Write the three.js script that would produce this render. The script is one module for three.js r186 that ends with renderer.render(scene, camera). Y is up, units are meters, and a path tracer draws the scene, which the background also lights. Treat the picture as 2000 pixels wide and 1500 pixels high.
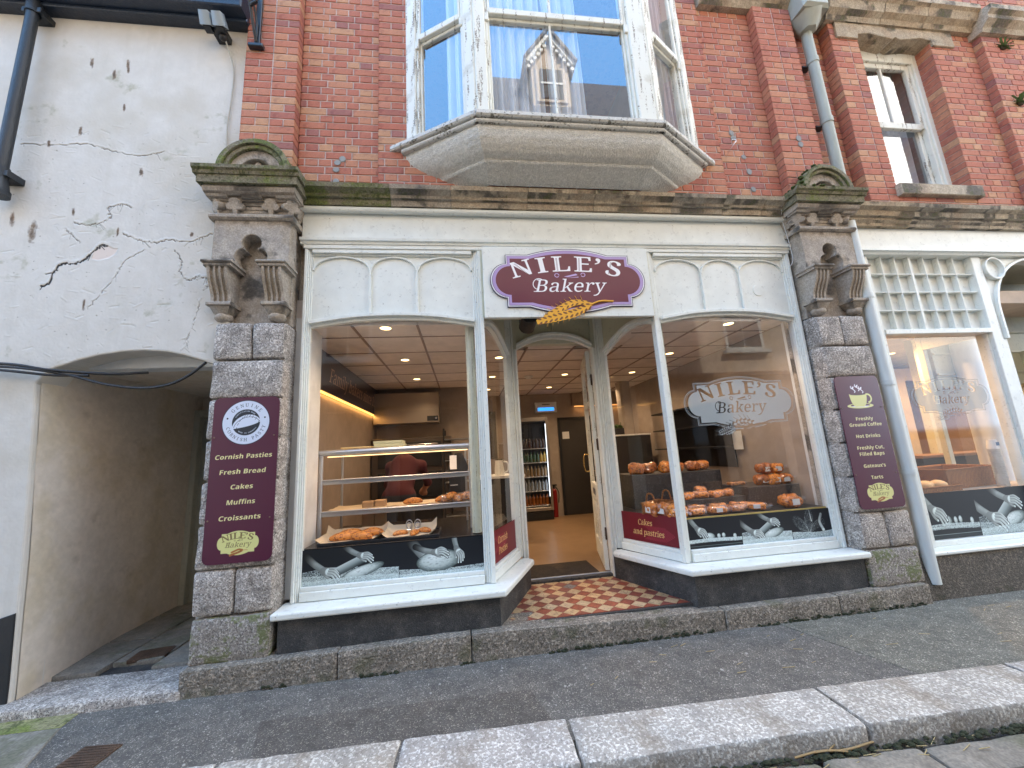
import * as THREE from 'three';
import { mergeGeometries, mergeVertices, toCreasedNormals } from 'three/addons/utils/BufferGeometryUtils.js';
import { MarchingCubes } from 'three/addons/objects/MarchingCubes.js';
import { RectAreaLightUniformsLib } from 'three/addons/lights/RectAreaLightUniformsLib.js';

// ------------------------------------------------------------------ camera, sky, sun, exposure
const scene = new THREE.Scene();
const camera = new THREE.PerspectiveCamera(90, 4 / 3, 0.05, 400);
camera.rotation.order = 'YXZ';
camera.position.set(0, 1.41, 3.2);
camera.rotation.set(10.33 * Math.PI / 180, -7.56 * Math.PI / 180, -3.33 * Math.PI / 180);
camera.updateMatrixWorld(true);
const renderer = new THREE.WebGLRenderer({ antialias: true });
renderer.setSize(1024, 768);
renderer.toneMapping = THREE.LinearToneMapping;
renderer.toneMappingExposure = 3.45;
renderer.shadowMap.enabled = true;
RectAreaLightUniformsLib.init();

function rng(seed) { let s = seed | 0; return () => { s = (s + 0x6d2b79f5) | 0; let t = Math.imul(s ^ (s >>> 15), 1 | s); t = (t + Math.imul(t ^ (t >>> 7), 61 | t)) ^ t; return ((t ^ (t >>> 14)) >>> 0) / 4294967296; }; }
const hash3 = (x, y, z) => { let h = Math.imul(x | 0, 374761393) ^ Math.imul(y | 0, 668265263) ^ Math.imul(z | 0, 1274126177); h = Math.imul(h ^ (h >>> 13), 1274126177); return ((h ^ (h >>> 16)) >>> 0) / 4294967296; };
const sm = (t) => t * t * (3 - 2 * t), lerp = (a, b, t) => a + (b - a) * t, clamp = (x, a = 0, b = 1) => Math.min(b, Math.max(a, x));
const step = (a, b, x) => sm(clamp((x - a) / (b - a)));
function noise3(x, y, z) {
  const ix = Math.floor(x), iy = Math.floor(y), iz = Math.floor(z), fx = sm(x - ix), fy = sm(y - iy), fz = sm(z - iz);
  const c = (a, b, d) => hash3(ix + a, iy + b, iz + d);
  return lerp(lerp(lerp(c(0, 0, 0), c(1, 0, 0), fx), lerp(c(0, 1, 0), c(1, 1, 0), fx), fy), lerp(lerp(c(0, 0, 1), c(1, 0, 1), fx), lerp(c(0, 1, 1), c(1, 1, 1), fx), fy), fz);
}
const fbm3 = (x, y, z, o = 4) => { let s = 0, a = 0.5, n = 0; for (let i = 0; i < o; i++) { s += a * noise3(x, y, z); n += a; a *= 0.5; x = x * 2.03 + 7.1; y = y * 2.03 + 3.7; z = z * 2.03 + 1.3; } return s / n; };

{ // one sky: blue with broken white cloud
  const W = 1024, H = 512, d = new Float32Array(W * H * 4);
  for (let r = 0; r < H; r++) for (let c = 0; c < W; c++) {
    const up = ((r + 0.5) / H - 0.5) * Math.PI, a = ((c + 0.5) / W - 0.5) * 2 * Math.PI;
    const y = Math.sin(up), x = Math.cos(a) * Math.cos(up), z = Math.sin(a) * Math.cos(up), k = (r * W + c) * 4;
    const h = Math.pow(1 - clamp(y), 2.2), base = [lerp(0.25, 0.66, h), lerp(0.62, 0.9, h), lerp(1.25, 1.2, h)];
    let cl = 0;
    if (y > 0) { const q = 1.15 / (y + 0.22), n = fbm3(x * q + 74.562, z * q + 140.454, 3.3, 6); cl = step(0.45, 0.6, n) * step(0.02, 0.16, y); }
    for (let i = 0; i < 3; i++) d[k + i] = y < 0 ? [0.18, 0.17, 0.16][i] : lerp(base[i], [1.75, 1.68, 1.56][i], cl);
    d[k + 3] = 1;
  }
  const t = new THREE.DataTexture(d, W, H, THREE.RGBAFormat, THREE.FloatType);
  t.mapping = THREE.EquirectangularReflectionMapping; t.magFilter = THREE.LinearFilter; t.needsUpdate = true;
  scene.background = t; scene.environment = t;
}
const sun = new THREE.DirectionalLight(new THREE.Color(1, 0.91, 0.78), 3.6);   // the sun stands behind the bakery, so its street front is in open shade
sun.position.set(10, 21, -15); sun.target.position.set(0, 2, 1);
sun.castShadow = true; sun.shadow.mapSize.set(2048, 2048);
Object.assign(sun.shadow.camera, { left: -16, right: 16, top: 16, bottom: -16, near: 1, far: 60 });
scene.add(sun, sun.target);

// ------------------------------------------------------------------ helpers
const ORIGIN = new Map(), taken = new Map();
const numbered = (n) => { const k = taken.get(n) || 0; taken.set(n, k + 1); return k ? n + '_' + String(k).padStart(3, '0') : n; };
function thing(name, label, category, at = [0, 0, 0], group) {
  const o = new THREE.Group(); o.name = numbered(name); o.position.set(...at); ORIGIN.set(o, at);
  o.userData = { label, category }; if (group) o.userData.group = group; scene.add(o); return o;
}
function setting(name, geo, mat) { const m = new THREE.Mesh(geo, mat); m.name = numbered(name); m.userData.kind = 'structure'; m.castShadow = m.receiveShadow = true; ORIGIN.set(m, [0, 0, 0]); scene.add(m); return m; }
function settingGroup(name) { const g = new THREE.Group(); g.name = numbered(name); g.userData.kind = 'structure'; ORIGIN.set(g, [0, 0, 0]); scene.add(g); return g; }
// a part: geometry in world metres, moved to the axes of its thing
function part(name, geo, mat, parent, label) {
  const o = ORIGIN.get(parent);
  if (Array.isArray(geo)) geo = join(geo);
  if (o && (o[0] || o[1] || o[2])) geo.translate(-o[0], -o[1], -o[2]);
  const m = new THREE.Mesh(geo, mat); m.name = name; m.castShadow = m.receiveShadow = true; if (label) m.userData.label = label;
  ORIGIN.set(m, o || [0, 0, 0]); parent.add(m); return m;
}
function partGroup(name, parent, label) { const g = new THREE.Group(); g.name = name; if (label) g.userData.label = label; ORIGIN.set(g, ORIGIN.get(parent)); parent.add(g); return g; }
function single(name, geo, mat, label, category, at = [0, 0, 0], group) {     // a thing that is one mesh
  if (Array.isArray(geo)) geo = join(geo);
  const m = new THREE.Mesh(geo, mat); m.name = numbered(name); m.castShadow = m.receiveShadow = true; m.position.set(...at);
  m.userData = { label, category }; if (group) m.userData.group = group; ORIGIN.set(m, at); scene.add(m); return m;
}
function copyThing(src, at, turn, label, s = 1) { const c = src.clone(); c.name = numbered(src.name.replace(/_\d{3}$/, '')); c.position.set(...at); c.rotation.y = turn; c.scale.multiplyScalar(s); c.userData = { ...src.userData, label: label || src.userData.label }; scene.add(c); return c; }
const clean = (g) => { for (const k of Object.keys(g.attributes)) if (!['position', 'normal', 'uv', 'color'].includes(k)) g.deleteAttribute(k); return g; };
function uvm(g, ox = 0, oy = 0) {                                   // uv in metres, taken from the side that a face points to
  g = g.index ? g.toNonIndexed() : g; clean(g);
  const p = g.attributes.position, n = p.count, uv = new Float32Array(n * 2), a = new THREE.Vector3(), b = new THREE.Vector3(), c = new THREE.Vector3();
  for (let i = 0; i < n; i += 3) {
    a.fromBufferAttribute(p, i); b.fromBufferAttribute(p, i + 1); c.fromBufferAttribute(p, i + 2);
    const e = b.clone().sub(a).cross(c.clone().sub(a)), X = Math.abs(e.x), Y = Math.abs(e.y), Z = Math.abs(e.z);
    [a, b, c].forEach((v, k) => { const q = (i + k) * 2; if (Y >= X && Y >= Z) { uv[q] = v.x; uv[q + 1] = v.z; } else if (X >= Z) { uv[q] = v.z; uv[q + 1] = v.y; } else { uv[q] = v.x; uv[q + 1] = v.y; } uv[q] += ox; uv[q + 1] += oy; });
  }
  g.setAttribute('uv', new THREE.BufferAttribute(uv, 2)); return g;
}
function join(list) { list = list.map((g) => { g = g.index ? g.toNonIndexed() : g; clean(g); if (!g.attributes.uv) g = uvm(g); return g; }); return list.length === 1 ? list[0] : mergeGeometries(list); }
function shapeOf(pts) { const s = new THREE.Shape(); pts.forEach(([x, y], i) => (i ? s.lineTo(x, y) : s.moveTo(x, y))); s.closePath(); return s; }
// a box with chamfered edges between two corners
function box(x0, x1, y0, y1, z0, z1, r = 0.004) {
  r = Math.min(r, (x1 - x0) * 0.3, (y1 - y0) * 0.3, (z1 - z0) * 0.3);
  const g = new THREE.ExtrudeGeometry(shapeOf([[x0 + r, y0 + r], [x1 - r, y0 + r], [x1 - r, y1 - r], [x0 + r, y1 - r]]), { depth: z1 - z0 - 2 * r, bevelEnabled: true, bevelThickness: r, bevelSize: r, bevelSegments: 1, steps: 1 });
  g.translate(0, 0, z0 + r); return uvm(g);
}
const ext = (shape, z0, z1, bevel = 0, seg = 1, cs = 12) => { const g = new THREE.ExtrudeGeometry(shape instanceof THREE.Shape ? shape : shapeOf(shape), { depth: z1 - z0 - 2 * bevel, bevelEnabled: bevel > 0, bevelThickness: bevel, bevelSize: bevel, bevelOffset: -bevel, bevelSegments: seg, steps: 1, curveSegments: cs }); g.translate(0, 0, z0 + bevel); return uvm(g); };
const basis = (X, Y, Z, o = [0, 0, 0]) => new THREE.Matrix4().makeBasis(new THREE.Vector3(...X), new THREE.Vector3(...Y), new THREE.Vector3(...Z)).setPosition(...o);
// a profile of [z, y] points run along x
function profX(pts, x0, x1) { const g = new THREE.ExtrudeGeometry(shapeOf(pts.map(([z, y]) => [-z, y])), { depth: x1 - x0, bevelEnabled: false }); g.applyMatrix4(basis([0, 0, -1], [0, 1, 0], [1, 0, 0], [x0, 0, 0])); return uvm(g); }
// a plan of [x, z] points between two heights
function plan(pts, y0, y1, bevel = 0) { const g = new THREE.ExtrudeGeometry(shapeOf(pts.map(([x, z]) => [x, -z])), { depth: y1 - y0 - 2 * bevel, bevelEnabled: bevel > 0, bevelThickness: bevel, bevelSize: bevel, bevelOffset: -bevel, bevelSegments: 2 }); g.applyMatrix4(basis([1, 0, 0], [0, 0, -1], [0, 1, 0], [0, y0 + bevel, 0])); return uvm(g); }
const V = (a) => new THREE.Vector3(...a);
const tube = (pts, r, seg = 24, rs = 7) => uvm(new THREE.TubeGeometry(new THREE.CatmullRomCurve3(pts.map(V)), seg, r, rs, false));
function cyl(x, y0, y1, z, r0, r1 = r0, n = 20) { const g = new THREE.CylinderGeometry(r1, r0, y1 - y0, n); g.translate(x, (y0 + y1) / 2, z); const h = g.toNonIndexed(); return clean(h); }
function rod(a, b, r, n = 8) { const A = V(a), B = V(b), g = new THREE.CylinderGeometry(r, r, A.distanceTo(B), n); g.applyQuaternion(new THREE.Quaternion().setFromUnitVectors(new THREE.Vector3(0, 1, 0), B.clone().sub(A).normalize())); g.translate(...A.add(B).multiplyScalar(0.5).toArray()); return uvm(g); }
// an uneven stone block with worn arrises
function rough(w, h, d, { r = 0.015, amp = 0.006, f = 7, seg = 0.06, seed = 1, skew = null, crease = 0.75 } = {}) {
  const n = (l) => Math.max(3, Math.min(40, Math.round(l / seg)));
  const ring = (c, l) => { const k = n(l), i = Math.round((c / l + 0.5) * k); return i <= 0 ? -l / 2 : i >= k ? l / 2 : lerp(-l / 2 + r, l / 2 - r, (i - 1) / (k - 2)); };
  let g = new THREE.BoxGeometry(w, h, d, n(w), n(h), n(d)); g.deleteAttribute('uv'); g.deleteAttribute('normal'); g = mergeVertices(g, 1e-5);
  const p = g.attributes.position, v = new THREE.Vector3(), q = new THREE.Vector3(), H = [w / 2, h / 2, d / 2];
  for (let i = 0; i < p.count; i++) {
    v.fromBufferAttribute(p, i); if (crease) v.set(ring(v.x, w), ring(v.y, h), ring(v.z, d));
    q.set(clamp(v.x, -H[0] + r, H[0] - r), clamp(v.y, -H[1] + r, H[1] - r), clamp(v.z, -H[2] + r, H[2] - r));
    const dir = v.clone().sub(q); if (dir.lengthSq() > 0) { dir.normalize(); v.copy(q).addScaledVector(dir, r); } else dir.copy(v).normalize();
    const k = (fbm3(v.x * f + seed * 13.7, v.y * f + seed * 5.1, v.z * f + seed * 3.3, 3) - 0.5) * 2 * amp; v.addScaledVector(dir, k);
    if (skew) skew(v); p.setXYZ(i, v.x, v.y, v.z);
  }
  if (crease) return toCreasedNormals(g, crease);
  g.computeVertexNormals(); return g;
}
const moved = (g, x, y, z, ry = 0) => { if (ry) g.rotateY(ry); g.translate(x, y, z); return g; };
const arcPts = (x0, x1, y, rise, n = 14) => Array.from({ length: n + 1 }, (_, i) => { const t = i / n; return [lerp(x0, x1, t), y + rise * (1 - (2 * t - 1) ** 2)]; });
// ------------------------------------------------------------------ textures
function grid(n, cells, oct, seed, sx = 1, sy = 1) {                // tileable noise in 0..1
  const out = new Float32Array(n * n); let amp = 0.5, tot = 0;
  for (let o = 0; o < oct; o++) {
    const cx = Math.max(1, Math.round(cells * sx)) << o, cy = Math.max(1, Math.round(cells * sy)) << o, lat = new Float32Array(cx * cy); const R = rng(seed * 977 + o * 31 + 5); for (let i = 0; i < lat.length; i++) lat[i] = R();
    for (let j = 0; j < n; j++) { const v = (j / n) * cy, y0 = Math.floor(v), fy = sm(v - y0), y1 = (y0 + 1) % cy; for (let i = 0; i < n; i++) { const u = (i / n) * cx, x0 = Math.floor(u), fx = sm(u - x0), x1 = (x0 + 1) % cx; out[j * n + i] += amp * lerp(lerp(lat[y0 * cx + x0], lat[y0 * cx + x1], fx), lerp(lat[y1 * cx + x0], lat[y1 * cx + x1], fx), fy); } }
    tot += amp; amp *= 0.55;
  }
  for (let i = 0; i < out.length; i++) out[i] /= tot; return out;
}
function tex(n, fn, size, srgb = true, m = n) {
  const d = new Uint8Array(n * m * 4);
  for (let i = 0; i < n * m; i++) { const c = fn(i, i % n, Math.floor(i / n)); const k = i * 4; if (typeof c === 'number') d[k] = d[k + 1] = d[k + 2] = clamp(c) * 255; else { d[k] = clamp(c[0]) * 255; d[k + 1] = clamp(c[1]) * 255; d[k + 2] = clamp(c[2]) * 255; } d[k + 3] = 255; }
  const t = new THREE.DataTexture(d, n, m); t.wrapS = t.wrapT = THREE.RepeatWrapping; t.magFilter = THREE.LinearFilter; t.minFilter = THREE.LinearMipmapLinearFilter; t.generateMipmaps = true;
  if (srgb) t.colorSpace = THREE.SRGBColorSpace; if (size) t.repeat.set(1 / size, 1 / (Array.isArray(size) ? size[1] : size)); t.needsUpdate = true; return t;
}
const mix = (a, b, t) => [lerp(a[0], b[0], t), lerp(a[1], b[1], t), lerp(a[2], b[2], t)];
const mul = (a, k) => [a[0] * k, a[1] * k, a[2] * k];
const hex = (h) => [(h >> 16 & 255) / 255, (h >> 8 & 255) / 255, (h & 255) / 255];
function canvas(w, h, draw, srgb = true) { const c = document.createElement('canvas'); c.width = w; c.height = h; const x = c.getContext('2d'); draw(x, w, h); const t = new THREE.CanvasTexture(c); if (srgb) t.colorSpace = THREE.SRGBColorSpace; t.magFilter = THREE.LinearFilter; return t; }
const S = (o) => new THREE.MeshStandardMaterial(o), P = (o) => new THREE.MeshPhysicalMaterial(o), C = (r, g, b) => new THREE.Color().setRGB(r, g, b);
const N = 512, nA = grid(N, 4, 6, 1), nB = grid(N, 9, 5, 2), nC = grid(N, 32, 4, 3), nD = grid(N, 90, 2, 4), nE = grid(N, 3, 5, 5), nV = grid(N, 24, 4, 6, 1, 0.12), nF = grid(N, 160, 1, 7), nG = grid(N, 60, 2, 8);
const grain = (dark, mid, lightc, a, b) => (i) => { const f = nD[i] * 0.6 + nF[i] * 0.4, g = nG[i]; let c = mix(mid, lightc, step(0.5, 0.72, g)); c = mix(c, dark, step(0.55, 0.66, f) * a); return mul(c, 0.86 + 0.28 * nA[i] * b); };
const T = {};
T.granite = tex(N, (i) => mul(grain(hex(0x5b5550), hex(0xaca39a), hex(0xdad2c8), 0.7, 1)(i), 0.98 + 0.2 * (nE[i] - 0.5) - 0.14 * step(0.54, 0.72, nB[i])), 0.6);
T.graniteB = tex(N, (i) => 0.5 * nC[i] + 0.5 * nG[i], 0.6, false);
T.stepc = tex(N, (i) => mul(mix(grain(hex(0x403b34), hex(0x7b746a), hex(0xa59b8e), 0.6, 1)(i), hex(0x4a4a34), step(0.55, 0.7, nA[i]) * 0.5), 0.85 + 0.3 * nE[i]), 0.7);
T.stepB = tex(N, (i) => 0.65 * nC[i] + 0.35 * nD[i], 0.7, false);
T.kerb = tex(N, (i) => { const f = step(0.5, 0.6, nG[i] * 0.65 + nD[i] * 0.35), b = step(0.6, 0.7, nD[i]); let c = mix(hex(0xaaa49b), hex(0xdedad1), f); c = mix(c, hex(0x5d5852), b * 0.4); c = mix(c, hex(0x7d705f), step(0.58, 0.72, nE[i]) * 0.4); return mul(c, 0.86 + 0.26 * nA[i]); }, 0.65);
T.asphalt = tex(N, (i) => { const s = step(0.63, 0.73, nD[i] * 0.5 + nF[i] * 0.5), t = nB[i]; let c = mix(hex(0x4a4845), hex(0x66635e), nG[i]); c = mix(c, hex(0xb5b0a5), s * 0.75); return mul(c, 0.84 + 0.36 * t + 0.12 * (nE[i] - 0.5)); }, 0.55);
T.asphaltB = tex(N, (i) => 0.6 * nD[i] + 0.4 * nF[i], 0.55, false);
T.slab = tex(N, (i) => mul(mix(mix(hex(0x777168), hex(0x9b958a), nB[i]), hex(0x5b5d45), step(0.54, 0.7, nE[i]) * 0.5), 0.8 + 0.3 * nD[i]), 0.8);
T.sand = tex(N, (i) => { let c = mix(hex(0x8e857b), hex(0xb9aea0), nB[i]); c = mix(c, hex(0x48443f), step(0.48, 0.66, nA[i]) * 0.75); c = mix(c, hex(0x9f8f78), step(0.58, 0.7, nE[i]) * 0.4); return mul(c, 0.85 + 0.3 * nD[i]); }, 0.75);
T.moss = tex(N, (i) => { let c = mix(hex(0x6e695a), hex(0x8f876f), nB[i]); const m = step(0.4, 0.6, nA[i] * 0.5 + nC[i] * 0.3 + nE[i] * 0.2); c = mix(c, mix(hex(0x46502a), hex(0x7a8440), nC[i]), m * 0.85); c = mix(c, hex(0x33322a), step(0.58, 0.7, nE[i] * 0.5 + nC[i] * 0.5) * 0.6); return mul(c, 0.75 + 0.45 * nD[i]); }, 0.7);
T.corn = tex(N, (i) => { let c = mix(hex(0x9a8f7f), hex(0xc2b49d), nB[i]); c = mix(c, hex(0x514c47), step(0.46, 0.62, nA[i]) * 0.75); c = mix(c, hex(0x937a63), step(0.56, 0.68, nE[i]) * 0.3); c = mix(c, hex(0x525a33), step(0.56, 0.66, nC[i] * 0.4 + nA[i] * 0.6) * 0.5); return mul(c, 0.82 + 0.34 * nD[i]); }, 0.8);
T.stoneB = tex(N, (i) => 0.5 * nC[i] + 0.5 * nB[i], 0.75, false);
T.brick = tex(N, (i) => { let c = mix([0.9, 0.89, 0.89], [1, 1, 1], nC[i]); c = mix(c, [0.8, 0.74, 0.75], step(0.56, 0.7, nB[i]) * 0.6); return mul(c, 0.93 + 0.12 * nD[i]); }, 0.5);
T.brickB = tex(N, (i) => 0.4 * nC[i] + 0.6 * nD[i], 0.5, false);
T.mortar = tex(N, (i) => mul(mix(hex(0xb8a8a2), hex(0xcfc1ba), nC[i]), 0.85 + 0.25 * nB[i]), 0.7);
T.paint = tex(N, (i) => mix(mul([0.985, 0.99, 0.975], 0.93 + 0.07 * nB[i] - 0.05 * step(0.66, 0.76, nC[i])), [0.42, 0.36, 0.28], step(0.78, 0.82, nD[i] * 0.55 + nC[i] * 0.45) * 0.7), 0.8);
T.paintB = tex(N, (i) => 0.5 * nB[i] + 0.5 * nC[i], 0.6, false);
T.peel = tex(N, (i) => { const crack = step(0.63, 0.68, nV[i] * 0.7 + nD[i] * 0.3), dirt = step(0.52, 0.7, nA[i]) * 0.35; let c = mix([0.95, 0.95, 0.92], [0.72, 0.69, 0.61], dirt); c = mix(c, [0.5, 0.44, 0.37], crack * 0.75); return c; }, 0.55);
T.peelB = tex(N, (i) => 1 - step(0.6, 0.68, nV[i] * 0.7 + nD[i] * 0.3), 0.55, false);
T.dash = tex(N, (i) => mul(mix(hex(0xc6c2b6), hex(0xe4e0d6), nC[i]), 0.84 + 0.22 * nD[i]), 0.6);
T.dashB = tex(N, (i) => nD[i], 0.5, false);
T.render = tex(N, (i) => mul(mix(mix(hex(0x2b2b2c), hex(0x414141), nB[i]), hex(0x77726a), step(0.55, 0.72, nE[i]) * 0.3 + step(0.62, 0.7, nF[i] * 0.5 + nC[i] * 0.5) * 0.35), 0.8 + 0.4 * nD[i]), 0.6);
T.sill = tex(N, (i) => { let c = mix(hex(0xc9c7bf), hex(0xdcdbd5), nB[i]); c = mix(c, hex(0x4e4a3d), step(0.52, 0.62, nC[i] * 0.5 + nA[i] * 0.5) * 0.7); return mul(c, 0.9 + 0.15 * nD[i]); }, 0.5);
T.pass = tex(N, (i) => { let c = mix(hex(0xd3c6b6), hex(0xdfd4c6), nB[i]); c = mix(c, hex(0xbfae8c), step(0.5, 0.75, nE[i]) * 0.4); c = mix(c, hex(0x9d917f), step(0.62, 0.76, nA[i]) * 0.35); return mul(c, 0.93 + 0.1 * nC[i]); }, 1.1);
T.plB = tex(N, (i) => 0.6 * nB[i] + 0.4 * nC[i], 0.7, false);
T.tile = tex(N, (i) => mul([1, 1, 1], 0.8 + 0.24 * nB[i] - 0.22 * step(0.6, 0.72, nC[i])), 0.3);
T.wood = tex(N, (i) => mul(mix(hex(0x3b2415), hex(0x6d4525), nV[i]), 0.9 + 0.2 * nD[i]), 0.5);
T.soft = tex(N, (i) => mul([1, 1, 1], 0.9 + 0.12 * nB[i]), 0.9);
T.softB = tex(N, (i) => nB[i] * 0.5 + nC[i] * 0.5, 0.4, false);
T.crust = tex(N, (i) => { let c = mix(hex(0xb8651c), hex(0xe0a04a), nC[i] * 0.7 + nB[i] * 0.3); c = mix(c, hex(0x6a300c), step(0.54, 0.7, nB[i]) * 0.8); return mul(c, 0.85 + 0.25 * nD[i]); }, 0.12);
T.rust = tex(N, (i) => mul(mix(hex(0x47382e), hex(0x735c4a), nB[i]), 0.7 + 0.5 * nD[i]), 0.4);
T.weave = tex(256, (i, x, y) => { const a = Math.sin(x / 256 * Math.PI * 16) * (((Math.floor(y / 16)) & 1) ? 1 : -1), f = Math.abs(Math.sin(y / 256 * Math.PI * 16)); return mul(mix(hex(0x7a4a22), hex(0xd09050), clamp(0.5 + 0.5 * a) * f), 0.75 + 0.4 * hash3(x >> 3, y >> 4, 2)); }, 0.12);
T.weaveB = tex(256, (i, x, y) => { const a = Math.sin(x / 256 * Math.PI * 16) * (((Math.floor(y / 16)) & 1) ? 1 : -1), f = Math.abs(Math.sin(y / 256 * Math.PI * 16)); return clamp(0.5 + 0.5 * a) * f; }, 0.12, false);

const M = {};
M.granite = S({ map: T.granite, bumpMap: T.graniteB, bumpScale: 0.006, roughness: 0.9 });
T.gmoss = tex(N, (i) => { const c = mul(grain(hex(0x5b5550), hex(0xa39a90), hex(0xcfc7bd), 0.7, 1)(i), 0.9); return mix(c, mix(hex(0x4a5230), hex(0x6f7646), nC[i]), step(0.47, 0.62, nA[i] * 0.6 + nC[i] * 0.4) * 0.75); }, 0.6);
M.gmoss = S({ map: T.gmoss, bumpMap: T.graniteB, bumpScale: 0.006, roughness: 0.95 });
M.step = S({ map: T.stepc, color: C(1.05, 1.03, 1), bumpMap: T.stepB, bumpScale: 0.012, roughness: 0.92 });
M.kerb = S({ map: T.kerb, bumpMap: T.graniteB, bumpScale: 0.003, roughness: 0.8 });
M.kerbs = [[0.95, 0.97, 1], [0.88, 0.88, 0.88], [0.93, 0.95, 1]].map((c) => S({ map: T.kerb, color: C(...c), bumpMap: T.graniteB, bumpScale: 0.004, roughness: 0.82 }));
M.asphalt2 = S({ map: T.asphalt, color: C(1.14, 1.17, 1.08), bumpMap: T.asphaltB, bumpScale: 0.004, roughness: 0.85 });
M.asphalt = S({ map: T.asphalt, bumpMap: T.asphaltB, bumpScale: 0.005, roughness: 0.82 });
M.slab = S({ map: T.slab, bumpMap: T.stoneB, bumpScale: 0.004, roughness: 0.88 });
M.sand = S({ map: T.sand, bumpMap: T.stoneB, bumpScale: 0.004, roughness: 0.92 });
M.moss = S({ map: T.moss, bumpMap: T.stoneB, bumpScale: 0.008, roughness: 0.97 });
M.corn = [S({ map: T.corn, bumpMap: T.stoneB, bumpScale: 0.004, roughness: 0.93 }), S({ map: T.corn, color: C(0.8, 0.82, 0.86), bumpMap: T.stoneB, bumpScale: 0.004, roughness: 0.93 }), S({ map: T.corn, color: C(0.97, 0.93, 0.87), bumpMap: T.stoneB, bumpScale: 0.004, roughness: 0.93 })];
M.mortar = S({ map: T.mortar, bumpMap: T.brickB, bumpScale: 0.003, roughness: 0.97 });
M.paint = S({ map: T.paint, color: C(0.86, 0.87, 0.84), bumpMap: T.paintB, bumpScale: 0.0007, roughness: 0.42 });
M.paint2 = S({ map: T.paint, color: C(0.86, 0.86, 0.82), bumpMap: T.paintB, bumpScale: 0.0007, roughness: 0.45 });
M.cream = S({ map: T.paint, color: C(0.62, 0.6, 0.47), bumpMap: T.paintB, bumpScale: 0.001, roughness: 0.45 });
M.peel = S({ map: T.peel, color: C(0.86, 0.86, 0.83), bumpMap: T.peelB, bumpScale: 0.002, roughness: 0.6 });
M.dash = S({ map: T.dash, bumpMap: T.dashB, bumpScale: 0.007, roughness: 0.95 });
M.render = S({ map: T.render, bumpMap: T.dashB, bumpScale: 0.004, roughness: 0.7 });
M.pass = S({ map: T.pass, bumpMap: T.plB, bumpScale: 0.006, roughness: 0.9 });
M.black = S({ color: C(0.012, 0.013, 0.015), roughness: 0.45, bumpMap: T.softB, bumpScale: 0.002 });
M.iron = S({ color: C(0.016, 0.02, 0.025), roughness: 0.42, bumpMap: T.softB, bumpScale: 0.003 });
M.eaves = S({ map: T.soft, color: C(0.02, 0.032, 0.055), roughness: 0.35, bumpMap: T.softB, bumpScale: 0.006 });
M.pipeg = S({ map: T.soft, color: C(0.4, 0.42, 0.36), roughness: 0.55, bumpMap: T.softB, bumpScale: 0.001 });
M.pipew = S({ map: T.soft, color: C(0.66, 0.7, 0.68), roughness: 0.45, bumpMap: T.softB, bumpScale: 0.001 });
M.glass = P({ color: 0xffffff, transmission: 1, thickness: 0, roughness: 0, ior: 1.56 });
M.oldglass = P({ color: 0xffffff, transmission: 1, thickness: 0, roughness: 0, ior: 2.45 });
M.steel = S({ color: C(0.5, 0.51, 0.52), metalness: 1, roughness: 0.3 });
M.alu = S({ color: C(0.55, 0.57, 0.6), metalness: 0.85, roughness: 0.38 });
M.chrome = S({ color: C(0.75, 0.74, 0.72), metalness: 1, roughness: 0.18 });
M.darkbox = S({ map: T.soft, color: C(0.012, 0.012, 0.014), roughness: 0.5 });
M.paper = S({ map: T.soft, color: C(0.62, 0.5, 0.34), roughness: 0.8, side: THREE.DoubleSide });
M.kraft = S({ map: T.soft, color: C(0.42, 0.27, 0.15), roughness: 0.85 });
M.white = S({ map: T.soft, color: C(0.75, 0.75, 0.73), roughness: 0.5 });
M.crust = P({ map: T.crust, bumpMap: T.softB, bumpScale: 0.003, roughness: 0.55, clearcoat: 0.25, clearcoatRoughness: 0.4 });
M.bag = P({ map: T.crust, bumpMap: T.softB, bumpScale: 0.01, roughness: 0.4, clearcoat: 1, clearcoatRoughness: 0.12 });
M.bags = [[1.35, 1.25, 1.05], [1.0, 0.8, 0.6], [0.7, 0.52, 0.42], [1.6, 1.45, 1.1]].map((c) => { const m = M.bag.clone(); m.color = C(...c); return m; });
M.pale = S({ map: T.soft, color: C(0.72, 0.47, 0.23), roughness: 0.75 });
M.weave = S({ map: T.weave, bumpMap: T.weaveB, bumpScale: 0.006, roughness: 0.7 });
M.rust = S({ map: T.rust, roughness: 0.75, metalness: 0.3, bumpMap: T.softB, bumpScale: 0.002 });
M.brown = S({ map: T.soft, color: C(0.2, 0.115, 0.07), roughness: 0.55 });
const brickTone = [[0.49, 0.175, 0.11], [0.53, 0.205, 0.125], [0.56, 0.25, 0.145], [0.58, 0.31, 0.175], [0.43, 0.155, 0.11], [0.38, 0.155, 0.125], [0.54, 0.225, 0.14], [0.51, 0.17, 0.105]];
M.brick = brickTone.map((c) => S({ map: T.brick, color: C(...c), bumpMap: T.brickB, bumpScale: 0.0025, roughness: 0.88 }));
M.bricks = S({ map: T.brick, vertexColors: true, bumpMap: T.brickB, bumpScale: 0.0025, roughness: 0.88 });
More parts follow.
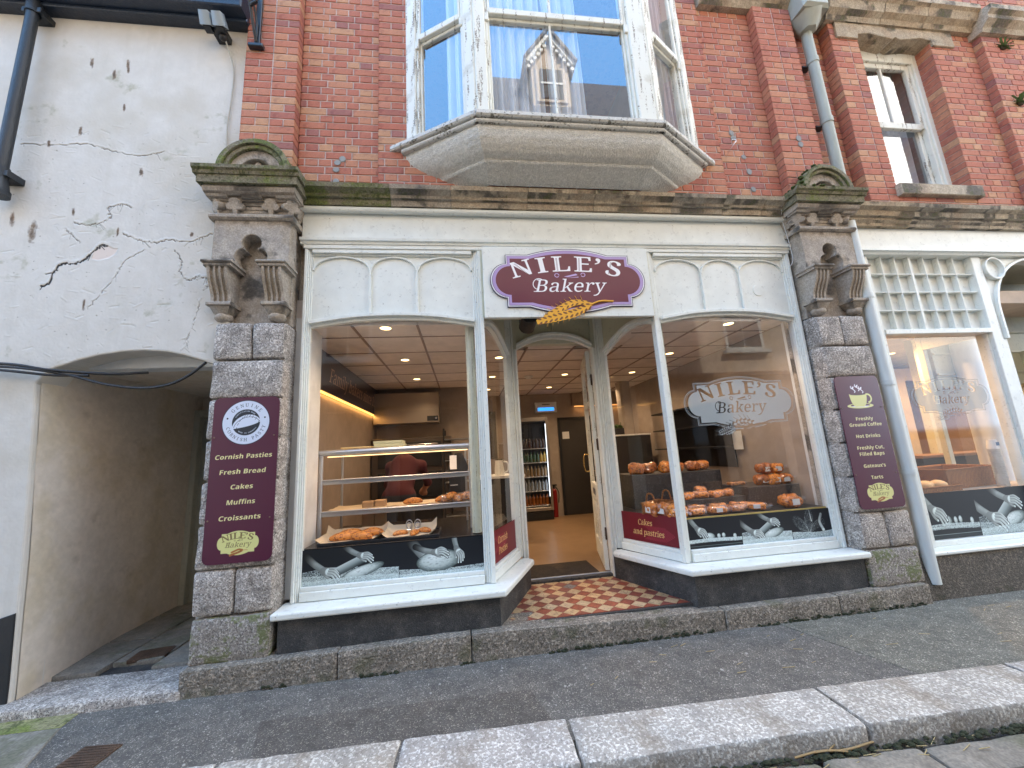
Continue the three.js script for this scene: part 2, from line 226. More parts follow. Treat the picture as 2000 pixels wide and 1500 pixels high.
// ------------------------------------------------------------------ the ground
setting('ground', uvm(new THREE.PlaneGeometry(160, 160).rotateX(-Math.PI / 2).translate(0, -0.2, 0)), M.asphalt);
setting('pavement', box(-9, 12, -0.18, 0, 0.03, 1.05, 0.002), M.asphalt);
setting('pavement_patch', plan([[2.36, 0.195], [9, 0.12], [9, 1.2], [2.62, 0.985]], -0.02, 0.004, 0.002), M.asphalt2);
setting('pavement_patch', plan([[-1.2, 0.55], [0.35, 0.6], [0.42, 0.905], [-1.1, 0.855]], -0.02, 0.0035, 0.002), S({ map: T.asphalt, color: C(0.8, 0.78, 0.76), bumpMap: T.asphaltB, bumpScale: 0.005, roughness: 0.85 }));
const kerbZ = (x) => 0.884 + 0.034 * x;
{ // granite kerb stones
  const kerb = settingGroup('kerb'), xs = [-6.2, -4.9, -3.6, -2.35, -1.25, -0.37, 0.49, 1.93, 3.16, 4.5, 5.8, 7.2, 8.6];
  for (let i = 0; i + 1 < xs.length; i++) {
    const w = xs[i + 1] - xs[i] - 0.012, cx = (xs[i] + xs[i + 1]) / 2, g = rough(w, 0.26, 0.31, { r: 0.013, amp: 0.005, f: 16, seg: 0.025, seed: 20 + i });
    part('kerb_stone', uvm(moved(g, cx, -0.124 + (i % 3) * 0.002, kerbZ(cx) + 0.155, -0.034), i * 1.7), M.kerbs[i % 3], kerb);
  }
}
{ // stone setts of the road
  const road = settingGroup('road'), R = rng(7); let row = 0;
  part('joint_bed', box(-7, 9, -0.19, -0.125, 1.0, 7, 0.002), M.render, road);
  for (let z = 0.335; z < 1.5; row++) {
    const d = row === 0 ? 0.19 : 0.24 + R() * 0.05; let x = -1.6 - R() * 0.6;
    while (x < 5) {
      const w = 0.45 + R() * 0.45, cx = x + w / 2, g = rough(w - 0.02, 0.12, d - 0.02, { r: 0.02, amp: 0.009, f: 8, seg: 0.06, seed: 60 + row * 17 + Math.round(x * 10) });
      part('paving_sett', uvm(moved(g, cx, -0.155 + R() * 0.012, kerbZ(cx) + z + d / 2, -0.034), x, row), M.slab, road); x += w;
    }
    z += d;
  }
}
{ // paved corner and iron covers at the left
  const g = settingGroup('corner_paving');
  const quad = (pts, y0, y1) => plan(pts, y0, y1, 0.006);
  part('paving_slab', quad([[-3.6, 0.35], [-2.37, 0.35], [-2.215, 0.72], [-3.6, 0.78]], -0.05, 0.006), M.slab, g);
  part('paving_slab', quad([[-3.6, 0.205], [-2.395, 0.205], [-2.375, 0.34], [-3.6, 0.34]], -0.05, 0.004), S({ map: T.moss, bumpMap: T.stoneB, bumpScale: 0.006, roughness: 0.95, color: C(1.3, 1.35, 1.0) }), g);
  part('paving_slab', quad([[-3.6, 0.79], [-2.21, 0.73], [-2.15, 0.875], [-3.6, 0.82]], -0.05, 0.005), M.slab, g);
}
function ironCover(x, z, w, d, y, turn, label) {
  const t = thing('iron_cover', label, 'cover', [x, y, z], 'iron covers let into the paving'); t.rotation.y = turn;
  ORIGIN.set(t, [0, 0, 0]);
  part('plate', box(-w / 2, w / 2, -0.02, 0.006, -d / 2, d / 2, 0.003), M.rust, t);
  const ribs = []; for (let i = 0; i < 9; i++) ribs.push(box(-w / 2 + 0.01, w / 2 - 0.01, 0.0055, 0.0105, -d / 2 + (i + 0.3) * d / 9, -d / 2 + (i + 0.7) * d / 9, 0.001));
  part('rib_pattern', ribs, M.rust, t);
  return t;
}
ironCover(-1.97, 0.66, 0.2, 0.17, 0.001, -0.1, 'ribbed rusty iron cover set in asphalt pavement');
{ // litter on the asphalt: counted spots of dried gum and straws
  const R = rng(31), mG = S({ color: C(0.36, 0.35, 0.32), roughness: 0.9 }), mS = S({ color: C(0.42, 0.33, 0.17), roughness: 0.9 });
  const gum = [];
  for (let i = 0; i < 70; i++) { const x = -1.9 + R() * 6.4, z = 0.24 + R() * 0.62, r = 0.003 + R() * R() * 0.009, g = new THREE.CylinderGeometry(r, r * 1.2, 0.003, 7); g.scale(1, 1, 0.6 + R() * 0.5); g.rotateY(R() * 3); gum.push(uvm(g.translate(x, 0.0018, z))); }
  const o = new THREE.Mesh(join(gum), mG); o.name = 'pavement_specks'; o.userData = { kind: 'stuff', label: 'pale grit and trodden gum scattered over the asphalt', category: 'litter' }; o.receiveShadow = true; scene.add(o);
  const st = []; for (let i = 0; i < 46; i++) { const k = R() < 0.6, x = k ? 1.3 + R() * 2.2 : 0.2 + R() * 4, z = k ? kerbZ(x) + 0.335 + R() * 0.08 : 0.3 + R() * 0.5, y = k ? -0.088 : 0.004, a = R() * 0.9 - 0.45, l = 0.02 + R() * 0.07; st.push(rod([x, y, z], [x + l * Math.cos(a), y + R() * 0.008, z + l * Math.sin(a)], 0.0014 + R() * 0.001, 5)); }
  const s2 = new THREE.Mesh(join(st), mS); s2.name = 'straw_litter'; s2.userData = { kind: 'stuff', label: 'dry straw and plant stalks lying along the gutter', category: 'litter' }; s2.castShadow = true; scene.add(s2);
  const tw = [[1.62, 1.27], [1.72, 1.262]];
  single('twig', [tube([[1.5, -0.078, 1.263], [1.63, -0.07, 1.262], [1.76, -0.075, 1.272], [1.93, -0.07, 1.262]], 0.005, 20, 6), tube([[1.68, -0.075, 1.264], [1.74, -0.055, 1.25], [1.79, -0.03, 1.25]], 0.0035, 10, 6), tube([[1.6, -0.072, 1.262], [1.68, -0.066, 1.275], [1.76, -0.07, 1.29]], 0.003, 10, 6)], S({ color: C(0.33, 0.22, 0.1), roughness: 0.8 }), 'pale forked twig lying in gutter below the kerb', 'twig');
}
// ------------------------------------------------------------------ the passage floor and its entry slab
{
  const g = settingGroup('passage_floor'), R = rng(5);
  part('entry_slab', uvm(moved(rough(1.72, 0.14, 0.36, { r: 0.02, amp: 0.006, f: 6, seg: 0.06, seed: 3 }), -2.69, -0.012, 0.03)), M.granite, g);
  const xs = [-3.02, -2.62, -2.28, -1.84];
  part('bed', box(-3.02, -1.84, -0.1, 0.035, -3.2, -0.14, 0.002), M.render, g);
  for (let r = 0; r < 5; r++) for (let i = 0; i < 3; i++) { const z1 = -0.16 - r * 0.55 - (i % 2) * 0.12, x0 = xs[i], x1 = xs[i + 1]; part('paving_slab', uvm(moved(rough(x1 - x0 - 0.012, 0.06, 0.535, { r: 0.008, amp: 0.003, f: 6, seg: 0.12, seed: 90 + r * 3 + i }), (x0 + x1) / 2, 0.036 + R() * 0.006, z1 - 0.275), r, i), M.slab, g); }
}
ironCover(-2.41, -0.37, 0.24, 0.15, 0.072, 0.15, 'small dark iron cover in the passage floor');

// ------------------------------------------------------------------ the white rendered house
{
  const house = thing('white_house', 'white rendered house with cracked plaster and low arched passage', 'house', [-3, 0, 0]);
  const X0 = -4.4, X1 = -1.79, Y1 = 5.4, cw = 1024, ch = 2048, px = (x) => (x - X0) / (X1 - X0) * cw, py = (y) => ch - y / Y1 * ch;
  const cracks = [
    [3.05, [[-3.1, 2.85], [-3.05, 2.86], [-3.03, 2.96], [-3.01, 3.01], [-2.98, 3.03], [-2.9, 3.03], [-2.83, 3.07], [-2.79, 3.13], [-2.74, 3.19], [-2.7, 3.18]]],
    [1.2, [[-2.95, 3.38], [-2.86, 3.35], [-2.76, 3.38], [-2.7, 3.42], [-2.72, 3.48], [-2.73, 3.52], [-2.68, 3.53], [-2.62, 3.54], [-2.57, 3.52]]],
    [1.2, [[-2.6, 3.29], [-2.51, 3.24], [-2.43, 3.22], [-2.36, 3.21], [-2.29, 3.24], [-2.21, 3.23], [-2.09, 3.23], [-2.01, 3.27], [-1.92, 3.31]]],
    [1.3, [[-2.22, 3.15], [-2.16, 3.06], [-2.17, 2.98], [-2.14, 2.92], [-2.09, 2.89], [-2.03, 2.93], [-1.97, 2.91], [-1.96, 2.83]]],
    [1.1, [[-3.41, 4.05], [-3.16, 4.06], [-2.95, 4.08], [-2.8, 4.04], [-2.67, 4.0], [-2.52, 3.99], [-2.38, 4.04]]],
    [0.8, [[-2.44, 3.15], [-2.57, 3.04], [-2.61, 2.94], [-2.69, 2.79], [-2.77, 2.66]]],
    [1.1, [[-3.01, 3.32], [-2.95, 3.27], [-2.89, 3.2]]], [0.7, [[-2.0, 2.75], [-2.02, 2.6], [-2.06, 2.45], [-2.07, 2.33]]]];
  const patch = [[-2.79, 3.13], [-2.74, 3.19], [-2.69, 3.18], [-2.65, 3.16], [-2.62, 3.16], [-2.64, 3.11], [-2.68, 3.08], [-2.75, 3.06], [-2.79, 3.07]];
  const spots = [[-3.01, 4.87, 8, 20], [-2.83, 4.76, 7, 22], [-2.74, 4.88, 6, 18], [-2.73, 4.82, 5, 14], [-3.01, 4.2, 7, 16], [-2.53, 3.84, 9, 16], [-3.22, 3.29, 15, 40], [-3.37, 3.4, 8, 24], [-3.22, 4.07, 7, 12], [-2.72, 4.44, 5, 14], [-2.64, 3.3, 4, 16], [-2.97, 3.47, 5, 12], [-2.11, 3.29, 7, 7], [-2.8, 2.7, 4, 22]];
  const jag = (x, pts, w, R) => { let lx, ly; pts.forEach(([a, b], i) => { if (!i) { lx = px(a); ly = py(b); return; } const [pa, pb] = pts[i - 1]; for (let k = 1; k <= 9; k++) { const t = k / 9, nx = px(lerp(pa, a, t)) + (R() - 0.5) * 7 * (k < 9), ny = py(lerp(pb, b, t)) + (R() - 0.5) * 7 * (k < 9), q = R(); x.lineWidth = w * (0.25 + 1.3 * R()); if (q > 0.12 || w > 3) { x.beginPath(); x.moveTo(lx, ly); x.lineTo(nx, ny); x.stroke(); } if (q > 0.9) { x.lineWidth = w * 0.5; x.beginPath(); x.moveTo(nx, ny); x.lineTo(nx + (R() - 0.5) * 40, ny + R() * 26); x.stroke(); } lx = nx; ly = ny; } }); };
  const wallMap = canvas(cw, ch, (x) => {
    const R = rng(12), im = x.createImageData(cw, ch);
    for (let j = 0; j < ch; j++) for (let i = 0; i < cw; i++) {
      const k = (j * cw + i) * 4, a = nA[(j % N) * N + (i % N)], b = nB[((j * 2) % N) * N + ((i * 2) % N)], e = nE[((j >> 1) % N) * N + ((i >> 1) % N)], v = nV[((j) % N) * N + (i % N)];
      let c = mix(hex(0xc8c2b8), hex(0xd4cfc6), b); c = mix(c, hex(0xb5ab98), step(0.5, 0.72, e) * 0.5); c = mix(c, hex(0x8d8a70), step(0.6, 0.74, a * 0.6 + b * 0.4) * 0.5); c = mix(c, hex(0xc2bcb0), step(0.56, 0.72, v) * 0.2);
      im.data[k] = c[0] * 255; im.data[k + 1] = c[1] * 255; im.data[k + 2] = c[2] * 255; im.data[k + 3] = 255;
    }
    x.putImageData(im, 0, 0); x.lineJoin = x.lineCap = 'round';
    x.fillStyle = '#d8c8bb'; x.beginPath(); patch.forEach(([a, b], i) => (i ? x.lineTo(px(a), py(b)) : x.moveTo(px(a), py(b)))); x.fill();
    for (const [w, p] of cracks) { x.strokeStyle = 'rgba(120,112,100,.55)'; jag(x, p, w * 1.5, rng(p.length)); x.strokeStyle = w > 3 ? '#29241f' : 'rgba(112,104,92,.55)'; jag(x, p, w, rng(p.length)); }
    for (const [a, b, w, h] of spots) for (let k = 0; k < 60; k++) { x.fillStyle = ['rgba(96,78,62,.16)', 'rgba(128,92,60,.14)', 'rgba(70,60,52,.2)'][k % 3]; const g1 = R() + R() - 1, g2 = R() + R() - 1; x.beginPath(); x.ellipse(px(a) + g1 * w * 0.7 + g2 * h * 0.06, py(b) + g2 * h * 0.95, 1 + R() * w * 0.35, 2 + R() * h * 0.3, 0.12, 0, 7); x.fill(); }
    for (let k = 0; k < 150; k++) { x.fillStyle = 'rgba(105,98,80,' + (0.15 + R() * 0.35) + ')'; const cx = px(-3.6 + R() * 1.8), cy = py(2.2 + R() * 2.2); x.beginPath(); x.ellipse(cx, cy, 0.8 + R() * 2.4, 0.6 + R() * 1.6, R(), 0, 7); x.fill(); }
  });
  const wallBump = canvas(512, 1024, (x, w, h) => {
    const im = x.createImageData(w, h), R = rng(40);
    for (let j = 0; j < h; j++) for (let i = 0; i < w; i++) { const k = (j * w + i) * 4, q = 150 + 60 * (nB[((j * 2) % N) * N + ((i * 2) % N)] - 0.5) + 26 * (nD[((j * 2) % N) * N + ((i * 2) % N)] - 0.5); im.data[k] = im.data[k + 1] = im.data[k + 2] = q; im.data[k + 3] = 255; }
    x.putImageData(im, 0, 0); x.scale(0.5, 0.5); x.lineJoin = 'round'; x.lineCap = 'round';
    for (const [cw2, p] of cracks) { x.strokeStyle = '#c8c8c8'; jag(x, p.map(([a, b]) => [a, b + 0.012]), cw2 * 3 + 2, rng(p.length)); x.strokeStyle = '#181818'; jag(x, p, cw2 + 1, rng(p.length)); }
    for (let k = 0; k < 260; k++) { const cx = px(-3.7 + R() * 1.9), cy = py(2.2 + R() * 2.1); x.strokeStyle = R() < 0.5 ? '#b9b9b9' : '#707070'; x.lineWidth = 2 + R() * 3; x.beginPath(); x.moveTo(cx, cy); x.lineTo(cx + (R() - 0.4) * 60, cy + (R() - 0.4) * 24); x.stroke(); }
    x.fillStyle = '#505050'; x.beginPath(); patch.forEach(([a, b], i) => (i ? x.lineTo(px(a), py(b)) : x.moveTo(px(a), py(b)))); x.fill();
  }, false);
  for (const t of [wallMap, wallBump]) { t.wrapS = t.wrapT = THREE.MirroredRepeatWrapping; }
  const mWall = S({ map: wallMap, bumpMap: wallBump, bumpScale: 0.014, roughness: 0.82 });
  const arch = [[-2.885, 0.1], [-2.93, 0.9], [-2.985, 1.6], [-3.03, 2.1], [-2.96, 2.2], [-2.8, 2.262], [-2.655, 2.302], [-2.5, 2.326], [-2.358, 2.332], [-2.2, 2.318], [-2.081, 2.29], [-1.95, 2.245], [-1.84, 2.2]];
  const sh = shapeOf([[-7, -0.15], [-2.88, -0.15], ...arch, [-1.84, -0.15], [-1.79, -0.15], [-1.79, Y1], [-7, Y1]]);
  const g = new THREE.ExtrudeGeometry(sh, { depth: 0.19, bevelEnabled: true, bevelSize: 0.012, bevelThickness: 0.012, bevelOffset: -0.012, bevelSegments: 2 }); g.translate(0, 0, -0.1);
  { const p = g.attributes.position, uv = new Float32Array(p.count * 2); for (let i = 0; i < p.count; i++) { uv[i * 2] = (p.getX(i) - X0) / (X1 - X0); uv[i * 2 + 1] = p.getY(i) / Y1; } g.setAttribute('uv', new THREE.BufferAttribute(uv, 2)); }
  part('front_wall', clean(g), mWall, house, 'cracked white plaster front with rust spots and a peeled patch');
  part('plinth_band', ext([[-7, -0.02], [-2.888, -0.02], [-2.893, 0.16], [-2.92, 0.58], [-3.1, 0.53], [-7, 0.36]], 0.098, 0.112, 0.004), M.black, house, 'black painted band along the foot of the white wall');
  { const e = [[-0.12, -2.878], [0.1, -2.885], [0.9, -2.93], [1.6, -2.985], [2.1, -3.03], [2.6, -3.05]], xj = (y) => { let k = 0; while (k < e.length - 2 && e[k + 1][0] < y) k++; return lerp(e[k][1], e[k + 1][1], clamp((y - e[k][0]) / (e[k + 1][0] - e[k][0]))); };
    const nz = 40, ny = 30, pos = [], idx = []; for (let a = 0; a <= ny; a++) for (let b = 0; b <= nz; b++) { const y = lerp(-0.1, 2.6, a / ny), z = lerp(0.07, -1.75, b / nz); pos.push(lerp(xj(y) + 0.006, -2.985, step(0.05, -0.9, z) ) + (noise3(y * 5, z * 5, 2) - 0.5) * 0.014, y, z); }
    for (let a = 0; a < ny; a++) for (let b = 0; b < nz; b++) { const k = a * (nz + 1) + b; idx.push(k, k + 1, k + nz + 1, k + 1, k + nz + 2, k + nz + 1); }
    const gg = new THREE.BufferGeometry(); gg.setAttribute('position', new THREE.Float32BufferAttribute(pos, 3)); gg.setIndex(idx); gg.computeVertexNormals();
    part('passage_wall', [uvm(gg), box(-3.3, -3.06, -0.1, 2.6, -1.75, -0.12, 0.002)], M.pass, house, 'stained cream side wall inside the passage'); }
  part('passage_end_wall', box(-3.05, -1.7, -0.1, 2.6, -1.9, -1.62, 0.005), M.pass, house);
  part('passage_ceiling', box(-3.05, -1.8, 2.262, 2.5, -1.8, -0.2, 0.005), M.pass, house);
  part('passage_beam', box(-3.05, -1.8, 2.235, 2.5, -0.2, -0.062, 0.006), M.white, house);
  part('passage_inner_wall', box(-1.86, -1.5, -0.1, 2.6, -1.8, -0.06, 0.005), M.pass, house);
  const door = part('passage_door', box(-2.94, -1.95, 0.06, 2.02, -1.615, -1.575, 0.004), S({ map: T.paint, color: C(0.36, 0.36, 0.31), roughness: 0.6 }), house, 'grey green flush door at the end of the passage');
  part('door_frame', [box(-3.0, -2.93, 0.05, 2.1, -1.62, -1.5, 0.006), box(-2.93, -1.95, 2.02, 2.1, -1.618, -1.5, 0.006)], S({ map: T.paint, color: C(0.47, 0.46, 0.4), roughness: 0.6 }), door);
  const bolts = []; for (let i = 0; i < 5; i++) { const b = new THREE.SphereGeometry(0.011, 8, 6); b.translate(-2.88, 0.25 + i * 0.4, -1.572); bolts.push(uvm(b)); } part('bolt', bolts, M.rust, door);
  part('eaves_board', [box(-7, -1.775, 5.33, 5.6, 0.09, 0.3, 0.01), box(-7, -1.775, 5.3, 5.33, 0.092, 0.2, 0.006)], M.eaves, house, 'weathered navy eaves board above the white wall');
  part('gutter', [uvm(new THREE.CylinderGeometry(0.065, 0.065, 5.2, 14, 1, true, Math.PI, Math.PI).rotateZ(Math.PI / 2).translate(-4.4, 5.63, 0.37))], S({ color: C(0.02, 0.025, 0.03), roughness: 0.4, side: THREE.DoubleSide }), house);
  part('roof', [(() => { const r = new THREE.BoxGeometry(5.3, 0.08, 4.4); r.rotateX(0.62); r.translate(-4.4, 6.85, -1.45); return uvm(r); })()], S({ map: T.soft, color: C(0.05, 0.055, 0.065), roughness: 0.7 }), house);
  const px0 = -3.4, dp = part('drainpipe', [cyl(px0, 3.72, 5.62, 0.2, 0.038), cyl(px0, 5.2, 5.3, 0.2, 0.047), cyl(px0, 3.66, 3.76, 0.2, 0.047)], M.iron, house, 'glossy black drainpipe on the white wall');
  part('shoe', [(() => { const g = new THREE.CylinderGeometry(0.045, 0.065, 0.12, 18); return uvm(g.translate(px0, 3.62, 0.2)); })(), cyl(px0, 3.53, 3.57, 0.2, 0.07)], M.iron, dp);
  for (const y of [5.2, 3.68]) part('bracket', box(px0 - 0.07, px0 + 0.07, y, y + 0.05, 0.09, 0.22, 0.004), M.iron, dp);
}
{ // twin lamp heads with their cable
  const t = thing('floodlight', 'pair of small grey floodlights fixed under eaves of white house', 'floodlight', [-2.0, 5.05, 0.2]);
  const mg = S({ color: C(0.28, 0.33, 0.36), roughness: 0.5 });
  for (const dx of [-0.062, 0.062]) {
    const h = part('lamp_head', [(() => { const g = new THREE.CylinderGeometry(0.05, 0.06, 0.1, 4, 1).rotateY(Math.PI / 4).rotateX(0.6); g.translate(-2.0 + dx * 0.8, 5.2, 0.27); return uvm(g); })()], mg, t);
    part('lens_hood', [box(-2.0 + dx * 0.8 - 0.03, -2.0 + dx * 0.8 + 0.03, 5.13, 5.16, 0.2, 0.27, 0.006)], M.black, h);
  }
  part('sensor', [uvm(new THREE.SphereGeometry(0.03, 12, 8).translate(-1.96, 5.12, 0.19))], M.black, t);
  part('mount', [box(-2.04, -1.94, 5.15, 5.21, 0.09, 0.24, 0.008)], M.black, t);
  single('lamp_cable', tube([[-1.95, 5.12, 0.18], [-1.93, 5.02, 0.13], [-1.9, 4.88, 0.115], [-1.895, 4.6, 0.115], [-1.91, 4.3, 0.115], [-1.9, 4.05, 0.115], [-1.9, 3.85, 0.115]], 0.006, 40, 6), S({ color: C(0.45, 0.42, 0.35), roughness: 0.7 }), 'thin cream cable running down edge of white house from floodlights', 'cable');
}
single('wall_cables', [tube([[-4.6, 2.21, 0.175], [-3.6, 2.23, 0.175], [-3.2, 2.215, 0.175], [-3.0, 2.19, 0.178], [-2.8, 2.15, 0.13], [-2.6, 2.085, 0.1], [-2.35, 2.045, 0.1], [-2.15, 2.06, 0.12], [-2.0, 2.12, 0.15], [-1.87, 2.205, 0.185]], 0.0095, 60, 6), tube([[-4.6, 2.235, 0.178], [-3.5, 2.25, 0.178], [-3.1, 2.225, 0.178], [-2.9, 2.185, 0.16], [-2.6, 2.17, 0.05], [-2.4, 2.19, -0.02]], 0.011, 40, 6), tube([[-4.6, 2.2, 0.172], [-3.3, 2.2, 0.172], [-3.05, 2.17, 0.172], [-2.9, 2.15, 0.15], [-2.7, 2.15, 0.1]], 0.01, 30, 6)], S({ color: C(0.02, 0.02, 0.022), roughness: 0.6 }), 'black cables sagging across mouth of the arched passage', 'cable');
// ------------------------------------------------------------------ the bakery building
const bakery = thing('bakery_building', 'red brick building with stone piers, bay window and white bakery shopfront', 'building', [1, 0, 0]);
{ // brick wall above the shop: mortar body, bricks proud of it
  const mortar = [], reg = [
    { x0: -1.785, x1: -1.355, y0: 3.76, y1: 6.6, z: 0.16 }, { x0: -1.352, x1: -0.672, y0: 3.76, y1: 6.6, z: 0.07, half: 1 },
    { x0: -0.67, x1: -0.4, y0: 4.21, y1: 6.6, z: 0.1 }, { x0: -0.67, x1: 2.68, y0: 3.76, y1: 4.21, z: 0.1 }, { x0: 2.41, x1: 2.68, y0: 4.21, y1: 6.6, z: 0.1 },
    { x0: 2.682, x1: 3.31, y0: 3.76, y1: 6.12, z: 0.07, half: 1 }, { x0: 3.312, x1: 3.762, y0: 3.76, y1: 6.12, z: 0.16 }, { x0: 3.765, x1: 4.212, y0: 3.68, y1: 6.0, z: 0.04 },
    { x0: 4.215, x1: 4.565, y0: 3.68, y1: 5.98, z: 0.16 }, { x0: 4.565, x1: 5.53, y0: 3.68, y1: 3.83, z: 0.16 }, { x0: 5.53, x1: 6.14, y0: 3.68, y1: 5.98, z: 0.16 }, { x0: 6.142, x1: 7.4, y0: 3.68, y1: 5.9, z: 0.24 },
    { x0: 4.215, x1: 7.4, y0: 6.25, y1: 7.4, z: 0.12 }];
  const list = [], R = rng(99), CH = 0.0747;
  reg.forEach((q, k) => {
    const zb = q.x0 > 4.2 && q.x1 < 6.2 ? -0.03 : -0.12;
    mortar.push(box(q.x0 + 0.007, q.x1 - 0.007, q.y0, q.y1, zb, q.z - 0.006, 0.001));
    const n = Math.round((q.y1 - q.y0) / CH), base = Math.round((q.y0 - 3.76) / CH);
    for (let c = 0; c < n; c++) {
      const y = q.y0 + (c + 0.5) * (q.y1 - q.y0) / n, hd = (c + base) & 1, w = hd ? 0.1125 : 0.225; let x = q.x0; const jit = q.x1 - q.x0 > 0.6 ? (hd ? 0.056 : 0) : 0;
      const lens = []; if (jit) lens.push(jit); let rest = q.x1 - q.x0 - jit; while (rest > w * 1.35) { lens.push(w); rest -= w; } if (rest > 0.03) lens.push(rest);
      lens.forEach((l, li) => { const e0 = li ? 0 : 0.005, e1 = li < lens.length - 1 ? 0 : 0.005; list.push({ x: x + l / 2 + (e1 - e0) / 2, y, z: q.z + (R() - 0.5) * 0.003, w: l - 0.0105 + e0 + e1, h: CH - 0.0105, d: Math.min(0.19, q.z - zb - 0.004), t: Math.floor(R() * R() * 1.2 * 8) % 8, v: Math.floor(R() * 3), k }); x += l; });
    }
  });
  const wall = part('brick_wall', mortar, M.mortar, bakery, 'red brick wall in courses of headers and stretchers');
  const ndc = new THREE.Vector3();
  camera.updateProjectionMatrix();
  for (const b of list) { ndc.set(b.x, b.y, b.z).project(camera); const inside = Math.abs(ndc.x) < 1 && Math.abs(ndc.y) < 1; const hid = (Math.abs(b.x - 1.01) < 1.15 && b.y > 3.9 + Math.abs(b.x - 1.01) * 0.2) || (Math.abs(b.x + 1.6) < 0.28 && b.y < 4.0) || (Math.abs(b.x - 3.6) < 0.28 && b.y < 4.0); b.score = (inside && !hid ? 0 : 50) + Math.hypot(b.x, b.y - 1.41, 3.2 - b.z) - (b.w > 0.15 ? 0.6 : 0); }
  list.sort((a, b) => a.score - b.score);
  const cache = new Map(), off = ORIGIN.get(bakery);
  const geoOf = (b) => { const key = b.w.toFixed(3) + b.h.toFixed(3) + b.d.toFixed(2) + b.v; if (!cache.has(key)) cache.set(key, uvm(box(-b.w / 2, b.w / 2, -b.h / 2, b.h / 2, -b.d, 0, 0.003), b.v * 0.17, b.v * 0.31)); return cache.get(key); };
  list.slice(0, 300).forEach((b) => { const m = new THREE.Mesh(geoOf(b), M.brick[b.t]); m.name = 'brick'; m.position.set(b.x - off[0], b.y, b.z); m.rotation.z = (hash3(b.x * 1000, b.y * 1000, 1) - 0.5) * 0.008; m.castShadow = m.receiveShadow = true; wall.add(m); });
  const restGeo = list.slice(300).map((b) => { const g = geoOf(b).clone().translate(b.x, b.y, b.z), col = new Float32Array(g.attributes.position.count * 3); for (let i = 0; i < col.length; i += 3) { col[i] = brickTone[b.t][0]; col[i + 1] = brickTone[b.t][1]; col[i + 2] = brickTone[b.t][2]; } g.setAttribute('color', new THREE.BufferAttribute(col, 3)); return g; });
  const rest = part('brickwork', mergeGeometries(restGeo), M.bricks, wall); rest.userData.kind = 'stuff';
  const R2 = rng(17), cem = [];
  for (const [x, y, z] of [[-1.02, 4.02, 0.07], [-1.03, 3.95, 0.07], [-1.03, 3.83, 0.07], [-0.98, 4.06, 0.07], [2.86, 4.55, 0.07], [2.87, 4.49, 0.07], [2.95, 4.27, 0.07], [2.98, 4.1, 0.07], [2.99, 3.9, 0.07], [3.53, 4.44, 0.16], [3.54, 4.37, 0.16]]) { const g = new THREE.CylinderGeometry(0.02 + R2() * 0.012, 0.03, 0.006, 9).rotateX(Math.PI / 2); g.scale(1, 0.8 + R2() * 0.6, 1); cem.push(uvm(g.translate(x, y, z + 0.004))); }
  part('cement_plug', cem, S({ map: T.soft, color: C(0.3, 0.31, 0.3), roughness: 0.9 }), wall);
}
part('upper_storey', [box(-1.78, 4.2, 6.6, 10.6, -6, 0.1, 0.01), box(4.2, 9, 7.4, 10.6, -6, 0.1, 0.01), box(-1.78, -0.5, 3.9, 6.6, -6, -0.13, 0.01), box(2.5, 4.55, 3.9, 6.6, -6, -0.13, 0.01), box(5.55, 9, 3.7, 7.4, -6, -0.13, 0.01), box(4.55, 5.55, 5.9, 7.4, -6, -0.13, 0.01), box(-1.78, 9, 3.45, 3.68, -6, -0.14, 0.01)], M.brick[1], bakery);
part('upper_room', [box(-0.5, 2.5, 3.7, 3.9, -3, 0.06, 0.005), box(-0.5, 2.5, 3.9, 6.6, -3.1, -3, 0.005), box(4.4, 5.7, 3.68, 5.9, -3.1, -3, 0.005), box(5.49, 5.548, 3.9, 5.9, -3, -0.135, 0.002), box(4.552, 4.61, 3.9, 5.9, -3, -0.135, 0.002), box(2.44, 2.498, 3.9, 6.6, -3, -0.135, 0.002), box(-0.498, -0.44, 3.9, 6.6, -3, -0.135, 0.002)], S({ map: T.soft, color: C(0.3, 0.31, 0.29), roughness: 0.9 }), bakery);
part('roof', [(() => { const g = new THREE.BoxGeometry(11.2, 0.12, 5.2).rotateX(0.6); return uvm(g.translate(3.6, 11.7, -2.2)); })()], S({ map: T.soft, color: C(0.06, 0.065, 0.075), roughness: 0.7 }), bakery);
part('chimney', box(6.5, 7.4, 10.6, 13.6, -3, -2.2, 0.01), M.brick[0], bakery);

function stones(name, prof, x0, x1, len, seed, parent, damaged) {
  const g = partGroup(name, parent), R = rng(seed); let x = x0, i = 0;
  while (x < x1 - 0.05) { let l = Math.min(len * (0.7 + R() * 0.6), x1 - x); if (x1 - x - l < 0.15) l = x1 - x; const dz = (R() - 0.5) * 0.008; const geo = profX(prof.map(([z, y]) => [z + (z > 0 ? dz : 0), y]), x + 0.002, x + l - 0.002); part('stone', uvm(geo, R() * 3, R() * 3), damaged && i === 0 ? M.moss : M.corn[Math.floor(R() * 3)], g); x += l; i++; }
  return g;
}
stones('cornice', [[-0.12, 3.612], [0.07, 3.612], [0.078, 3.664], [0.104, 3.668], [0.112, 3.69], [0.126, 3.7], [0.168, 3.716], [0.176, 3.752], [0.07, 3.776], [-0.12, 3.776]], -1.34, 3.31, 0.62, 4, bakery, true);
stones('cornice', [[-0.12, 3.5], [0.1, 3.5], [0.105, 3.53], [0.13, 3.55], [0.13, 3.575], [0.16, 3.58], [0.17, 3.63], [0.215, 3.65], [0.225, 3.69], [0.1, 3.72], [-0.12, 3.72]], 3.95, 8.4, 0.9, 9, bakery);
